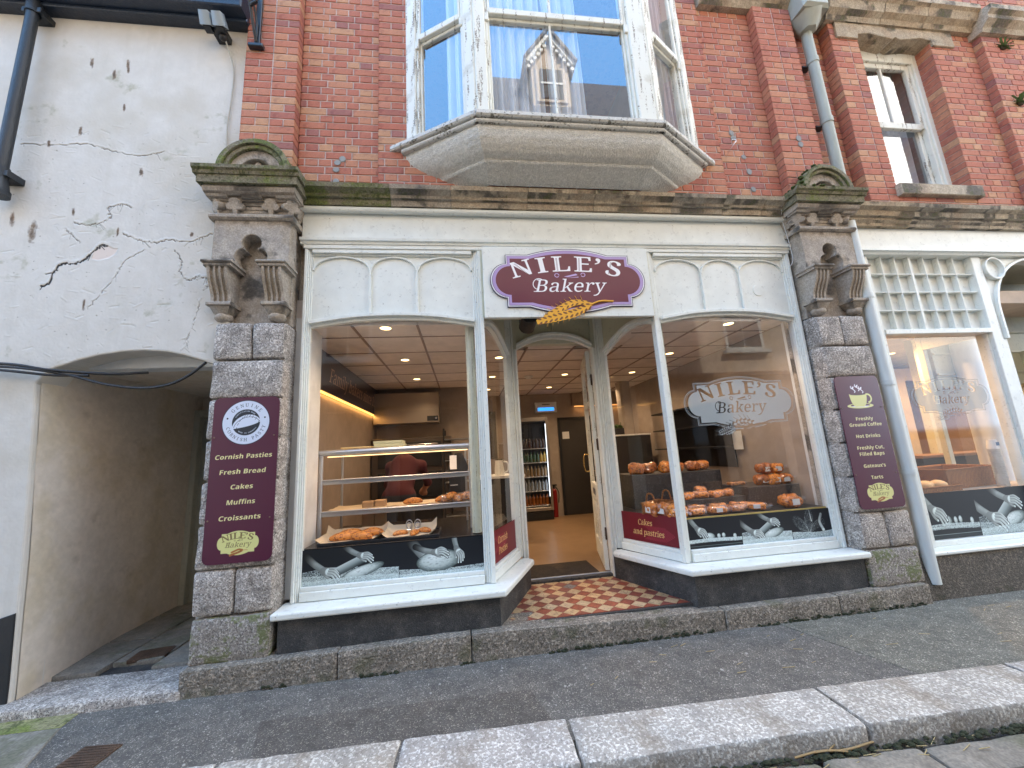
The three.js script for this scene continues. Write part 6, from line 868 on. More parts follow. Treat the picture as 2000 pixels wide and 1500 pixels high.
{ // person in a red top bending behind the counter
  const J = { hip: [-0.8, 1.02, -1.75], chest: [-0.77, 1.32, -1.98], neck: [-0.75, 1.36, -2.2], head: [-0.74, 1.3, -2.36], shL: [-0.95, 1.33, -2.08], shR: [-0.57, 1.33, -2.08], elL: [-1.02, 1.1, -2.24], elR: [-0.5, 1.1, -2.24], haL: [-0.95, 0.98, -2.44], haR: [-0.58, 0.98, -2.44], hpL: [-0.89, 0.98, -1.75], hpR: [-0.71, 0.98, -1.75], knL: [-0.91, 0.6, -1.8], knR: [-0.69, 0.6, -1.8], anL: [-0.91, 0.27, -1.75], anR: [-0.69, 0.27, -1.75], toL: [-0.92, 0.21, -1.92], toR: [-0.68, 0.21, -1.92] };
  const bones = [['hip', 'chest', 0.155, 0.175], ['chest', 'neck', 0.15, 0.07], ['neck', 'head', 0.06, 0.075], ['chest', 'shL', 0.12, 0.075], ['chest', 'shR', 0.12, 0.075], ['shL', 'elL', 0.062, 0.05], ['shR', 'elR', 0.062, 0.05], ['elL', 'haL', 0.045, 0.032], ['elR', 'haR', 0.045, 0.032], ['hip', 'hpL', 0.13, 0.11], ['hip', 'hpR', 0.13, 0.11], ['hpL', 'knL', 0.1, 0.065], ['hpR', 'knR', 0.1, 0.065], ['knL', 'anL', 0.062, 0.045], ['knR', 'anR', 0.062, 0.045], ['anL', 'toL', 0.042, 0.035], ['anR', 'toR', 0.042, 0.035]];
  for (const sd of ['L', 'R']) { const h = J['ha' + sd]; for (let k = 0; k < 5; k++) { const a = 'f' + sd + k, b = 'g' + sd + k, sg = sd === 'L' ? 1 : -1, dx = (k - 1.5) * 0.02 * sg; J[a] = k < 4 ? [h[0] + dx, h[1] - 0.03, h[2] - 0.06] : [h[0] + 0.04 * sg, h[1] - 0.01, h[2] - 0.03]; J[b] = k < 4 ? [h[0] + dx * 1.15, h[1] - 0.06, h[2] - [0.1, 0.11, 0.105, 0.09][k]] : [h[0] + 0.055 * sg, h[1] - 0.03, h[2] - 0.06]; bones.push(['ha' + sd, a, 0.026, 0.012], [a, b, 0.011, 0.009]); } }
  const n = 84, mc = new MarchingCubes(n, S({}), false, false, 260000), c0 = [-0.77, 0.85, -2.05], ext2 = 0.78; mc.isolation = 0;
  const seg = bones.map(([a, b, r0, r1]) => { const A = J[a], B = J[b], d = [B[0] - A[0], B[1] - A[1], B[2] - A[2]]; return { A, d, l: d[0] ** 2 + d[1] ** 2 + d[2] ** 2, r0, r1 }; });
  for (let k = 0; k < n; k++) for (let j = 0; j < n; j++) for (let i = 0; i < n; i++) {
    const x = c0[0] + (i - n / 2) / (n / 2) * ext2, y = c0[1] + (j - n / 2) / (n / 2) * ext2, z = c0[2] + (k - n / 2) / (n / 2) * ext2; let s = 9;
    for (const g of seg) { const t = clamp(((x - g.A[0]) * g.d[0] + (y - g.A[1]) * g.d[1] + (z - g.A[2]) * g.d[2]) / g.l), q = Math.hypot(x - g.A[0] - g.d[0] * t, y - g.A[1] - g.d[1] * t, z - g.A[2] - g.d[2] * t) - lerp(g.r0, g.r1, t); const h = clamp(0.5 + 0.5 * (s - q) / 0.035); s = lerp(s, q, h) - 0.035 * h * (1 - h); }
    mc.field[k * n * n + j * n + i] = -s;
  }
  mc.update();
  const cnt = mc.count, g = new THREE.BufferGeometry(), pos = mc.positionArray.slice(0, cnt * 3), nor = mc.normalArray.slice(0, cnt * 3), col = new Float32Array(cnt * 3);
  for (let i = 0; i < cnt; i++) { for (let c = 0; c < 3; c++) pos[i * 3 + c] = pos[i * 3 + c] * ext2 + c0[c]; const y = pos[i * 3 + 1], z = pos[i * 3 + 2]; const skin = z < -2.24 || (y < 1.05 && z < -2.2), leg = y < 1.0 && z > -2.15; const k = skin ? [0.45, 0.24, 0.16] : leg ? [0.02, 0.022, 0.03] : [0.06, 0.006, 0.01]; col.set(k, i * 3); }
  g.setAttribute('position', new THREE.BufferAttribute(pos, 3)); g.setAttribute('normal', new THREE.BufferAttribute(nor, 3)); g.setAttribute('color', new THREE.BufferAttribute(col, 3));
  const per = thing('person', 'person in red top bending over behind the display case', 'person', [-0.8, 0.19, -1.8]);
  part('body', g, S({ vertexColors: true, roughness: 0.85 }), per);
  part('hair', uvm(new THREE.SphereGeometry(0.1, 18, 14).scale(0.92, 1.05, 1.1).translate(-0.74, 1.32, -2.38)), S({ color: C(0.03, 0.018, 0.012), roughness: 0.8 }), per);
}
{ // drinks fridge
  const f = thing('drinks_fridge', 'tall steel framed glass door fridge full of bottles', 'fridge', [1.3, 0.19, -4.2]), x0 = 1.03, x1 = 1.6, z1 = -4.03, z0 = -4.39;
  const fm = S({ color: C(0.32, 0.29, 0.26), metalness: 0.7, roughness: 0.35 }), inn = S({ color: C(0.03, 0.03, 0.032), roughness: 0.5 });
  part('cabinet', [box(x0, x0 + 0.03, 0.19, 2.07, z0, z1, 0.004), box(x1 - 0.03, x1, 0.19, 2.07, z0, z1, 0.004), box(x0 + 0.03, x1 - 0.03, 1.99, 2.07, z0, z1, 0.004), box(x0 + 0.03, x1 - 0.03, 0.19, 0.36, z0, z1, 0.004), box(x0 + 0.03, x1 - 0.03, 0.36, 1.99, z0, z0 + 0.02, 0.002)], inn, f);
  part('door_frame', [box(x0, x0 + 0.045, 0.36, 2.07, z1 + 0.002, z1 + 0.03, 0.004), box(x1 - 0.045, x1, 0.36, 2.07, z1 + 0.002, z1 + 0.03, 0.004), box(x0 + 0.045, x1 - 0.045, 2.0, 2.07, z1 + 0.002, z1 + 0.03, 0.004), box(x0 + 0.045, x1 - 0.045, 0.36, 0.42, z1 + 0.002, z1 + 0.03, 0.004)], fm, f);
  part('grille', box(x0 + 0.01, x1 - 0.01, 0.22, 0.35, z1 + 0.001, z1 + 0.012, 0.003), M.black, f);
  part('door_glass', uvm(new THREE.PlaneGeometry(x1 - x0 - 0.08, 1.6).translate((x0 + x1) / 2, 1.21, z1 + 0.015)), M.glass, f);
  const ys = [0.45, 0.71, 0.97, 1.23, 1.49]; for (const y of ys) part('shelf', box(x0 + 0.035, x1 - 0.035, y - 0.012, y, z0 + 0.03, z1 - 0.02, 0.002), M.alu, f);
  part('fridge_light', box(x1 - 0.05, x1 - 0.038, 0.6, 1.95, z1 - 0.03, z1 - 0.012, 0.002), S({ color: C(0.8, 0.9, 1), emissive: new THREE.Color(0.8, 0.9, 1), emissiveIntensity: 0.8 }), f);
  const r = new THREE.RectAreaLight(new THREE.Color(0.8, 0.9, 1), 2.5, 0.02, 1.3); r.position.set(x1 - 0.055, 1.28, z1 - 0.03); r.rotation.y = Math.PI / 2; scene.add(r);
  const cols = [[0.03, 0.012, 0.01], [0.5, 0.12, 0.02], [0.06, 0.2, 0.04], [0.42, 0.3, 0.14], [0.5, 0.55, 0.6], [0.05, 0.02, 0.015]], R = rng(8), kinds = ['orange drink', 'clear water', 'dark glass', 'green glass', 'yellow drink', 'cola'];
  const kc = [[0.45, 0.13, 0.02], [0.45, 0.5, 0.55], [0.4, 0.27, 0.14], [0.05, 0.14, 0.08], [0.5, 0.33, 0.04], [0.05, 0.02, 0.015]];
  const names = ['bottom', 'second', 'third', 'fourth', 'top'], row = [0, 1, 2, 3, 5];
  const bg = new THREE.LatheGeometry([[0, 0], [0.03, 0], [0.032, 0.01], [0.032, 0.12], [0.026, 0.145], [0.012, 0.17], [0.012, 0.195], [0, 0.196]].map(([a, b]) => new THREE.Vector2(a, b)), 12);
  ys.forEach((y, k) => { const tones = [kc[row[k]], k === 3 ? kc[4] : mul(kc[row[k]], 0.7)]; for (let i = 0; i < 7; i++) { const col = k === 3 && i > 4 ? kc[4] : tones[i & 1 && k !== 3 ? 1 : 0]; single('drink_bottle', uvm(bg), P({ color: C(...mul(col, 0.5)), roughness: 0.15, clearcoat: 0.6 }), ['first', 'second', 'third', 'fourth', 'fifth', 'sixth', 'last'][i] + ' small bottle from left on ' + names[k] + ' fridge shelf', 'bottle', [x0 + 0.09 + i * 0.066, y + 0.001, z1 - 0.1], 'bottles on ' + names[k] + ' fridge shelf'); } });
  const z = thing('insect_lamp', 'white wall unit with glowing blue tube above the fridge', 'lamp', [1.66, 2.19, -4.35]);
  part('casing', [box(1.44, 1.88, 2.19, 2.4, -4.4, -4.33, 0.01)], M.white, z); part('blue_tube', box(1.49, 1.82, 2.225, 2.29, -4.33, -4.324, 0.002), S({ color: C(0.05, 0.25, 0.8), emissive: new THREE.Color(0.04, 0.3, 1), emissiveIntensity: 0.5 }), z); part('slot', box(1.58, 1.74, 2.345, 2.36, -4.33, -4.326, 0.001), M.black, z);
  const e = thing('fire_extinguisher', 'red fire extinguisher standing beside the fridge', 'extinguisher', [1.69, 0.19, -4.3]); part('cylinder', [cyl(1.69, 0.19, 0.66, -4.3, 0.055), uvm(new THREE.SphereGeometry(0.055, 14, 8).translate(1.69, 0.66, -4.3))], S({ color: C(0.22, 0.012, 0.012), roughness: 0.3 }), e); part('valve', [cyl(1.69, 0.7, 0.78, -4.3, 0.02), box(1.66, 1.75, 0.76, 0.79, -4.31, -4.29, 0.003)], M.black, e); part('hose', tube([[1.72, 0.75, -4.3], [1.77, 0.65, -4.27], [1.76, 0.45, -4.26]], 0.01, 16, 6), M.black, e);
  const bd = thing('back_door', 'dark flush door in the back wall of shop', 'door', [2.25, 0.19, -4.38]); part('leaf', box(1.93, 2.62, 0.19, 2.04, -4.4, -4.37, 0.004), S({ map: T.soft, color: C(0.035, 0.03, 0.027), roughness: 0.6 }), bd); part('frame', [box(1.88, 1.928, 0.19, 2.08, -4.4, -4.36, 0.003), box(1.928, 2.65, 2.042, 2.08, -4.4, -4.36, 0.003)], M.black, bd);
  single('door_notice', box(-0.07, 0.07, -0.07, 0.07, 0, 0.003, 0.0005), M.white, 'pair of white paper notices on the dark back door', 'notice', [2.03, 1.72, -4.368]);
  single('notice_board', box(-0.12, 0.12, -0.46, 0.46, 0, 0.02, 0.004), S({ color: C(0.05, 0.04, 0.035), roughness: 0.6 }), 'tall dark menu board on the back wall', 'board', [0.52, 1.8, -4.398]);
  const bn = thing('work_bench', 'pale topped dark bench seen through left splayed pane', 'bench', [0.45, 0.19, -2.6]); part('bench_top', box(0.2, 0.85, 1.08, 1.12, -2.9, -2.35, 0.004), M.white, bn); part('bench_body', box(0.22, 0.83, 0.19, 1.08, -2.88, -2.4, 0.004), M.darkbox, bn);
  const k = thing('kettle', 'white jug kettle standing on the bench', 'kettle', [0.5, 1.12, -2.5]); part('jug', uvm(new THREE.CylinderGeometry(0.055, 0.075, 0.21, 20).translate(0.5, 1.228, -2.5)), M.white, k); part('handle', tube([[0.56, 1.31, -2.5], [0.62, 1.29, -2.5], [0.62, 1.18, -2.5], [0.57, 1.15, -2.5]], 0.011, 16, 8), M.white, k); part('lid', uvm(new THREE.CylinderGeometry(0.05, 0.055, 0.015, 20).translate(0.5, 1.341, -2.5)), M.black, k);
  single('door_mat', box(-0.355, 0.355, 0, 0.008, -0.225, 0.225, 0.003), S({ map: T.render, color: C(0.6, 0.45, 0.35), roughness: 1 }), 'dark coir mat inside the shop doorway', 'mat', [0.955, 0.189, -1.03]);
  const sd = thing('smoke_detector', 'round white smoke detector on shop ceiling', 'detector', [1.02, 2.57, -2.5]); part('dome', uvm(new THREE.SphereGeometry(0.06, 18, 8, 0, 6.3, Math.PI / 2, Math.PI / 2).scale(1, 0.6, 1).translate(1.02, 2.563, -2.5)), M.white, sd); part('base', uvm(new THREE.CylinderGeometry(0.07, 0.07, 0.012, 20).translate(1.02, 2.562, -2.5)), M.white, sd);
}
{ // right display table and its steps
  const t = thing('display_table', 'black stepped display table in the right window', 'table', [2.5, 0.19, -0.5]), topM = S({ map: T.soft, color: C(0.03, 0.026, 0.026), roughness: 0.4 }), blk = S({ map: T.asphalt, color: C(0.3, 0.3, 0.34), roughness: 0.55 });
  part('top', plan([[1.845, -0.07], [3.258, -0.07], [3.258, -1.0], [1.5, -1.0], [1.525, -0.71]], 0.75, 0.778, 0.003), topM, t);
  part('yellow_edge', box(1.87, 3.25, 0.766, 0.781, -0.0685, -0.063, 0.001), S({ color: C(0.55, 0.42, 0.12), roughness: 0.5 }), t);
  part('base', plan([[1.86, -0.09], [3.25, -0.09], [3.25, -0.95], [1.53, -0.95], [1.55, -0.72]], 0.19, 0.75), M.darkbox, t);
  part('low_step', box(2.05, 2.85, 0.779, 0.885, -0.62, -0.36, 0.004), blk, t);
  part('right_step', box(2.7, 3.255, 0.779, 0.965, -0.75, -0.32, 0.004), blk, t);
  part('back_step', box(1.72, 2.72, 0.779, 1.12, -1.15, -0.72, 0.004), blk, t);
}
function loafBag(x, y, z, a, label, s = 1, seed = 1, withLabel = true) { const t = thing('loaf_bag', label, 'loaf', [x, y, z], 'wrapped loaves on the display table'); ORIGIN.set(t, [0, 0, 0]); t.rotation.y = a; t.scale.setScalar(s); part('wrapped_loaf', bagGeo(0.17, 0.115, 0.12, seed).translate(0, 0.056, 0), M.bags[seed % 3], t); part('bag_twist', [uvm(new THREE.ConeGeometry(0.03, 0.06, 9, 1, true).rotateZ(Math.PI / 2).translate(0.1, 0.06, 0.01))], clearBag, t); if (withLabel) part('price_label', box(-0.035, 0.035, 0.025, 0.075, 0.058, 0.0625, 0.0005), M.white, t); return t; }
[[2.96, 0.967, -0.45, 0.05, 'bottom row left of the loaf pile by the wall'], [3.07, 0.967, -0.42, 0, 'bottom row middle of the loaf pile by the wall'], [3.18, 0.967, -0.42, -0.1, 'bottom row right of the loaf pile by the wall'], [3.02, 1.07, -0.47, 0.05, 'upper left of the loaf pile by the wall'], [3.14, 1.07, -0.46, -0.05, 'upper right of the loaf pile by the wall']].forEach(([x, y, z, a, l], i) => loafBag(x, y, z, a, 'wrapped loaf with label, ' + l, 0.88, 20 + i));
loafBag(2.98, 0.782, -0.16, 0.05, 'single wrapped loaf near right corner of window', 1.05, 31);
[[1.82, 'far left'], [1.98, 'second'], [2.15, 'third'], [2.31, 'fourth'], [2.46, 'fifth'], [2.61, 'far right']].forEach(([x, l], i) => loafBag(x, 1.121, -0.82 - (i % 2) * 0.05, (i % 3 - 1) * 0.6, 'wrapped bread roll on the high back step, ' + l, 1.0 - (i > 2) * 0.12, 40 + i, false));
[[2.12, -0.42, 0.5], [2.28, -0.45, -0.4], [2.43, -0.42, 0.3], [2.58, -0.46, 0.9], [2.33, -0.52, 1.2]].forEach(([x, z, a], i) => wrapped('pastry_bag', 0.14, 0.065, 0.1, 60 + i, M.bags[i % 2 ? 0 : 3], x, 0.915 + (i === 4) * 0.035, z, a, 'twisted clear bag of pastry on low step, ' + ['left end', 'second', 'third', 'right end', 'on top'][i], 'pastry', 'wrapped pastries'));
[[2.03, -0.16, 0.15, 'front left'], [2.23, -0.15, -0.1, 'front second'], [2.43, -0.17, 0.2, 'front third'], [2.64, -0.18, -0.45, 'front right'], [2.12, -0.3, -0.25, 'back left'], [2.34, -0.3, 0.3, 'back middle'], [2.56, -0.29, -0.3, 'back right']].forEach(([x, z, a, l], i) => wrapped('bread_bag', 0.16, 0.06, 0.095, 70 + i, M.bags[[3, 0, 1, 3, 1, 0, 3][i]], x, 0.815, z, a, 'long wrapped bread on the table front, ' + l, 'bread', 'wrapped breads along the window'));
wrapped('pastry_bag', 0.17, 0.035, 0.09, 91, M.bag, 2.75, 0.985, -0.55, 0.1, 'flat wrapped pastry alone on the step', 'pastry', 'wrapped pastries');
[[1.72, -0.33, 0.9, 'left'], [1.79, -0.24, 1.1, 'middle'], [1.84, -0.13, 1.2, 'right']].forEach(([x, z, a, l], i) => loafBag(x, 0.782, z, a - 2.3, 'wrapped cake above the Cakes and pastries board, ' + l, 1.0, 100 + i));
function basket(x, y, z, w, d, h, turn, label, handles) {
  const t = thing('wicker_basket', label, 'basket', [x, y, z]); ORIGIN.set(t, [0, 0, 0]); t.rotation.y = turn;
  part('basket_wall', [box(-w / 2, w / 2, 0, h, d / 2 - 0.012, d / 2, 0.003), box(-w / 2, w / 2, 0, h, -d / 2, -d / 2 + 0.012, 0.003), box(-w / 2, -w / 2 + 0.012, 0, h, -d / 2 + 0.012, d / 2 - 0.012, 0.003), box(w / 2 - 0.012, w / 2, 0, h, -d / 2 + 0.012, d / 2 - 0.012, 0.003)], M.weave, t);
  part('basket_floor', box(-w / 2 + 0.012, w / 2 - 0.012, 0, 0.008, -d / 2 + 0.012, d / 2 - 0.012, 0.002), M.weave, t);
  part('rim', [[-1, -1, 1, -1], [1, -1, 1, 1], [1, 1, -1, 1], [-1, 1, -1, -1]].map(([a, b, c, e]) => rod([a * w / 2, h, b * d / 2], [c * w / 2, h, e * d / 2], 0.009, 8)), M.weave, t);
  if (handles) for (const s of [-1, 1]) part('handle', tube([[s * w / 2, h, -0.05], [s * w / 2 * 1.04, h + 0.09, -0.02], [s * w / 2 * 1.04, h + 0.09, 0.02], [s * w / 2, h, 0.05]], 0.008, 18, 7), M.weave, t);
  return t;
}
basket(1.83, 0.779, -0.42, 0.3, 0.2, 0.1, 0.6, 'small wicker basket with two handles behind wrapped cakes', true);
{ // right wall shelving and dark cabinet
  const s = thing('wall_shelf', 'black shelving unit fixed on the right shop wall', 'shelf', [3.25, 1.1, -1.9]); part('back_panel', box(3.27, 3.298, 1.1, 1.93, -2.65, -1.2, 0.003), M.darkbox, s); for (const y of [1.9, 1.64, 1.36]) part('shelf_board', box(3.0, 3.27, y - 0.02, y, -2.65, -1.2, 0.003), M.darkbox, s);
  single('wall_notice', box(0, 0.003, -0.11, 0.11, -0.08, 0.08, 0.0005), M.white, 'white paper notice on right wall below the shelving', 'notice', [3.262, 1.42, -1.1]);
  single('wall_socket', box(0, 0.012, -0.045, 0.045, -0.045, 0.045, 0.003), M.white, 'white electric socket on the right wall', 'socket', [3.286, 1.2, -1.55]);
  const c = thing('dark_cabinet', 'tall dark cabinet at the back of right side', 'cabinet', [2.7, 0.19, -3.2]); part('cabinet_body', box(2.35, 3.1, 0.19, 1.6, -3.6, -2.95, 0.006), M.darkbox, c); part('cabinet_top', box(2.34, 3.11, 1.6, 1.625, -3.6, -2.94, 0.004), M.white, c);
  const col = setting('interior_pillar', box(2.76, 2.95, 1.62, 2.57, -3.4, -3.2, 0.01), wallM);
  const p = thing('salad_crate', 'dark crate of green leaves on the cabinet', 'crate', [2.6, 1.63, -3.2]); part('crate_box', box(2.45, 2.72, 1.626, 1.74, -3.3, -3.1, 0.004), M.darkbox, p); const R = rng(6), lv = []; for (let i = 0; i < 40; i++) { const g = new THREE.CircleGeometry(0.03 + R() * 0.03, 6); g.rotateX(R() * 3); g.rotateY(R() * 6); lv.push(uvm(g.translate(2.48 + R() * 0.2, 1.74 + R() * 0.06, -3.28 + R() * 0.16))); } part('leaves', lv, S({ color: C(0.06, 0.14, 0.03), roughness: 0.7, side: THREE.DoubleSide }), p);
}
// ------------------------------------------------------------------ neighbouring shopfront beyond the downpipe
{
  const n = thing('side_shopfront', 'white shopfront with coffered panel beyond the downpipe', 'shopfront', [5, 0, 0]);
  part('fascia_board', box(3.98, 8.4, 3.262, 3.5, -0.1, 0.06, 0.004), M.paint2, n, 'chipped blank white fascia board');
  part('fascia_moulding', profX([[-0.1, 3.215], [0.05, 3.215], [0.06, 3.235], [0.085, 3.242], [0.085, 3.262], [-0.1, 3.262]], 3.98, 8.4), M.paint, n);
  part('jamb', [box(4.0, 4.19, 0.3, 3.215, -0.12, 0.02, 0.006), box(4.19, 4.215, 0.4, 2.4, -0.1, -0.012, 0.004)], M.paint, n);
  part('post', [box(5.465, 5.585, 0.3, 3.215, -0.12, 0.02, 0.006), box(5.44, 5.465, 0.4, 2.4, -0.1, -0.012, 0.004)], M.paint, n);
  part('transom', [box(4.19, 5.465, 2.365, 2.415, -0.12, 0.028, 0.005)], M.paint, n);
  const pb = part('panel_back', box(4.19, 5.465, 2.415, 3.215, -0.12, -0.05, 0.003), M.paint, n);
  const xs = [4.205, 4.365, 4.53, 4.712, 4.885, 5.07, 5.255], ys = [2.62, 2.82, 3.02];
  for (const x of xs.slice(1)) part('panel_bar', box(x - (x === 4.712 ? 0.014 : 0.006), x + (x === 4.712 ? 0.014 : 0.006), 2.416, 3.214, -0.05, 0.004, 0.002), M.paint2, n);
  for (const y of ys) for (let i = 0; i < xs.length; i++) { const a = xs[i] + (i === 3 ? 0.0145 : i ? 0.0065 : -0.013), b = i + 1 < xs.length ? xs[i + 1] - (i === 2 ? 0.0145 : 0.0065) : 5.46; part('panel_bar', box(a, b, y - 0.005, y + 0.005, -0.05, 0.002, 0.002), M.paint2, n); }
  part('pane', uvm(new THREE.PlaneGeometry(1.24, 1.97).translate(4.828, 1.383, -0.05)), M.glass, n);
  part('window_sill', [box(3.99, 5.6, 0.325, 0.36, -0.12, 0.12, 0.01), box(4.19, 5.465, 0.36, 0.405, -0.1, -0.01, 0.004)], M.paint, n);
  part('stall_riser', [profX([[-0.1, -0.05], [0.17, -0.05], [0.1, 0.326], [-0.1, 0.326]], 3.79, 5.75), box(5.75, 8.4, -0.05, 0.3, -1.2, -1.1, 0.003)], S({ map: T.stepc, color: C(0.45, 0.42, 0.38), bumpMap: T.dashB, bumpScale: 0.006, roughness: 0.85 }), n);
  // round tube and arched porch
  const ring = new THREE.Shape(); ring.absarc(5.712, 3.075, 0.125, 0, Math.PI * 2); const hole = new THREE.Path(); hole.absarc(5.712, 3.075, 0.108, 0, Math.PI * 2, true); ring.holes.push(hole);
  part('round_opening', ext(ring, -0.12, 0.045, 0.003, 1, 28), M.paint, n);
  const sh = new THREE.Shape(); sh.moveTo(5.587, 2.3); sh.lineTo(5.66, 2.3); sh.lineTo(5.66, 2.6); for (let i = 0; i <= 24; i++) { const a = Math.PI - Math.PI * i / 24; sh.lineTo(6.26 + 0.6 * Math.cos(a), 2.6 + 0.585 * Math.sin(a)); } sh.lineTo(6.86, 2.3); sh.lineTo(7.4, 2.3); sh.lineTo(7.4, 3.213); sh.lineTo(5.587, 3.213); const h2 = new THREE.Path(); h2.absarc(5.712, 3.075, 0.124, 0, Math.PI * 2, true); sh.holes.push(h2);
  part('arch_spandrel', ext(sh, -0.1, 0.0, 0.004, 1, 20), M.paint, n);
  const rim = new THREE.Shape(); rim.moveTo(5.63, 2.3); rim.lineTo(5.63, 2.6); for (let i = 0; i <= 24; i++) { const a = Math.PI - Math.PI * i / 24; rim.lineTo(6.26 + 0.63 * Math.cos(a), 2.6 + 0.612 * Math.sin(a)); } rim.lineTo(6.89, 2.3); rim.lineTo(6.86, 2.3); for (let i = 24; i >= 0; i--) { const a = Math.PI - Math.PI * i / 24; rim.lineTo(6.26 + 0.6 * Math.cos(a), 2.6 + 0.585 * Math.sin(a)); } rim.lineTo(5.66, 2.3);
  part('arch_rim', ext(rim, -0.02, 0.03, 0.003), M.paint, n);
  part('arch_leg', [box(5.587, 5.66, 0.3, 2.3, -0.1, 0.002, 0.004)], M.paint, n);
  part('porch_lining', [box(5.6, 7.3, 1.9, 3.2, -0.72, -0.62, 0.004), box(5.52, 5.58, 0.3, 3.2, -0.7, -0.64, 0.004), box(5.52, 5.58, 2.36, 3.2, -0.64, -0.125, 0.004), box(5.5, 7.4, 3.2, 3.26, -0.7, -0.11, 0.004), box(6.88, 7.4, 0.0, 2.3, -0.7, -0.1, 0.004)], M.cream, n);
  for (const x of [5.95, 6.3, 6.65]) part('porch_bar', box(x - 0.012, x + 0.012, 1.9, 3.2, -0.62, -0.595, 0.003), M.cream, n);
  for (const y of [2.05, 2.3, 2.55, 2.8]) part('porch_bar', box(5.6, 7.3, y - 0.012, y + 0.012, -0.62, -0.598, 0.003), M.cream, n);
  part('porch_pane', uvm(new THREE.PlaneGeometry(1.3, 1.5).translate(6.4, 1.15, -0.66)), M.glass, n);
}
photoStrip(4.21, 5.448, 0.408, 0.822, -0.045, [['eggs', 0.48], ['roll', 0.52]], 'dark photo strip of hands and eggs beyond the downpipe');
{ // its room
  setting('side_room_floor', box(3.5, 9, 0.1, 0.19, -4, -0.1, 0.004), S({ map: T.wood, roughness: 0.5 }));
  setting('side_room_walls', join([box(3.5, 3.7, 0.19, 3.2, -4, -0.12, 0.004), box(3.7, 9, 0.19, 3.2, -4.1, -3.9, 0.004), box(8.9, 9.1, 0.19, 3.2, -3.9, -0.12, 0.004)]), S({ map: T.soft, color: C(0.42, 0.26, 0.13), roughness: 0.85 }));
  setting('side_room_ceiling', box(3.5, 9, 2.75, 2.9, -4, -0.15, 0.004), S({ map: T.soft, color: C(0.62, 0.5, 0.4), roughness: 0.9 }));
  const tb = thing('side_table', 'pale window table beyond the downpipe', 'table', [4.8, 0.19, -0.5]); part('top', box(4.0, 5.95, 0.78, 0.815, -1.0, -0.065, 0.004), S({ map: T.soft, color: C(0.5, 0.4, 0.3), roughness: 0.5 }), tb); part('front', box(4.02, 5.93, 0.19, 0.755, -0.98, -0.09, 0.004), M.darkbox, tb);
  basket(5.08, 0.816, -0.42, 0.78, 0.42, 0.19, 0.15, 'large rectangular wicker tray basket in side window', false);
  basket(4.5, 0.816, -0.2, 0.56, 0.24, 0.05, 0.05, 'shallow wicker tray holding bread rolls', false);
  [[4.36, -0.2, 'far left'], [4.45, -0.16, 'second'], [4.54, -0.22, 'third'], [4.63, -0.17, 'fourth'], [4.69, -0.22, 'far right'], [4.42, -0.26, 'back left']].forEach(([x, z, l], i) => put('bread_roll', uvm(new THREE.SphereGeometry(0.07, 20, 12).scale(1, 0.62, 0.85)), M.pale, x, 0.872, z, i, 'round pale bread roll on wicker tray, ' + l, 'roll', 'rolls on the wicker tray'));
  { const t = thing('cup_stack', 'tall stack of white paper cups in side window', 'cups', [5.34, 0.816, -0.14]); for (let i = 0; i < 22; i++) part('paper_cup', uvm(new THREE.CylinderGeometry(0.047, 0.042, 0.0135, 22).translate(5.34 , 0.826 + i * 0.0165, -0.14)), M.white, t); part('top_cup', uvm(new THREE.CylinderGeometry(0.033, 0.047, 0.09, 22).translate(5.34, 1.23, -0.14)), M.white, t); part('cup_mark', box(5.325, 5.36, 1.215, 1.25, -0.1025, -0.098, 0.0005), S({ color: C(0.1, 0.18, 0.3), roughness: 0.6 }), t); }
  { const t = thing('round_column', 'white round column inside side window', 'column', [5.95, 0.19, -0.62]); part('shaft', cyl(5.93, 0.19, 2.75, -0.52, 0.12, 0.12, 28), M.white, t); }
  { const t = thing('side_cabinet', 'dark brown dresser against back wall of the side room', 'cabinet', [6.1, 0.19, -2.6]); part('dresser_body', box(5.6, 6.5, 0.19, 2.1, -3.0, -2.6, 0.006), M.brown, t); for (const y of [1.1, 1.45, 1.8]) part('dresser_shelf', box(5.62, 6.48, y, y + 0.025, -2.6, -2.45, 0.003), M.brown, t); }
  { const t = thing('inner_door', 'cream inner door with knob in the side room', 'door', [7.0, 0.19, -2]); const dm = S({ map: T.soft, color: C(0.62, 0.47, 0.28), roughness: 0.6 }); part('leaf', [box(6.75, 7.0, 0.19, 2.4, -2.06, -2.0, 0.005), box(7.35, 7.5, 0.19, 2.4, -2.06, -2.0, 0.005), box(7.0, 7.35, 0.19, 0.9, -2.055, -2.005, 0.005), box(7.0, 7.35, 2.2, 2.4, -2.055, -2.005, 0.005)], dm, t); part('knob', uvm(new THREE.SphereGeometry(0.035, 12, 8).translate(7.42, 1.25, -1.97)), M.chrome, t); part('finger_plate', box(7.36, 7.46, 0.95, 1.18, -2.0, -1.993, 0.002), M.darkbox, t); part('side_post', [box(6.45, 6.55, 0.19, 2.7, -1.5, -1.4, 0.005)], M.cream, t); }
  { const t = thing('side_counter', 'long dark counter in the side room', 'counter', [6.5, 0.19, -1.6]); part('counter_body', box(5.9, 8.6, 0.19, 1.05, -1.5, -1.2, 0.004), M.darkbox, t); part('counter_top', box(5.88, 8.62, 1.05, 1.085, -1.52, -1.18, 0.004), M.brown, t); }
  const glow = S({ color: C(1, 0.85, 0.5), emissive: new THREE.Color(1, 0.66, 0.28), emissiveIntensity: 2.2 });
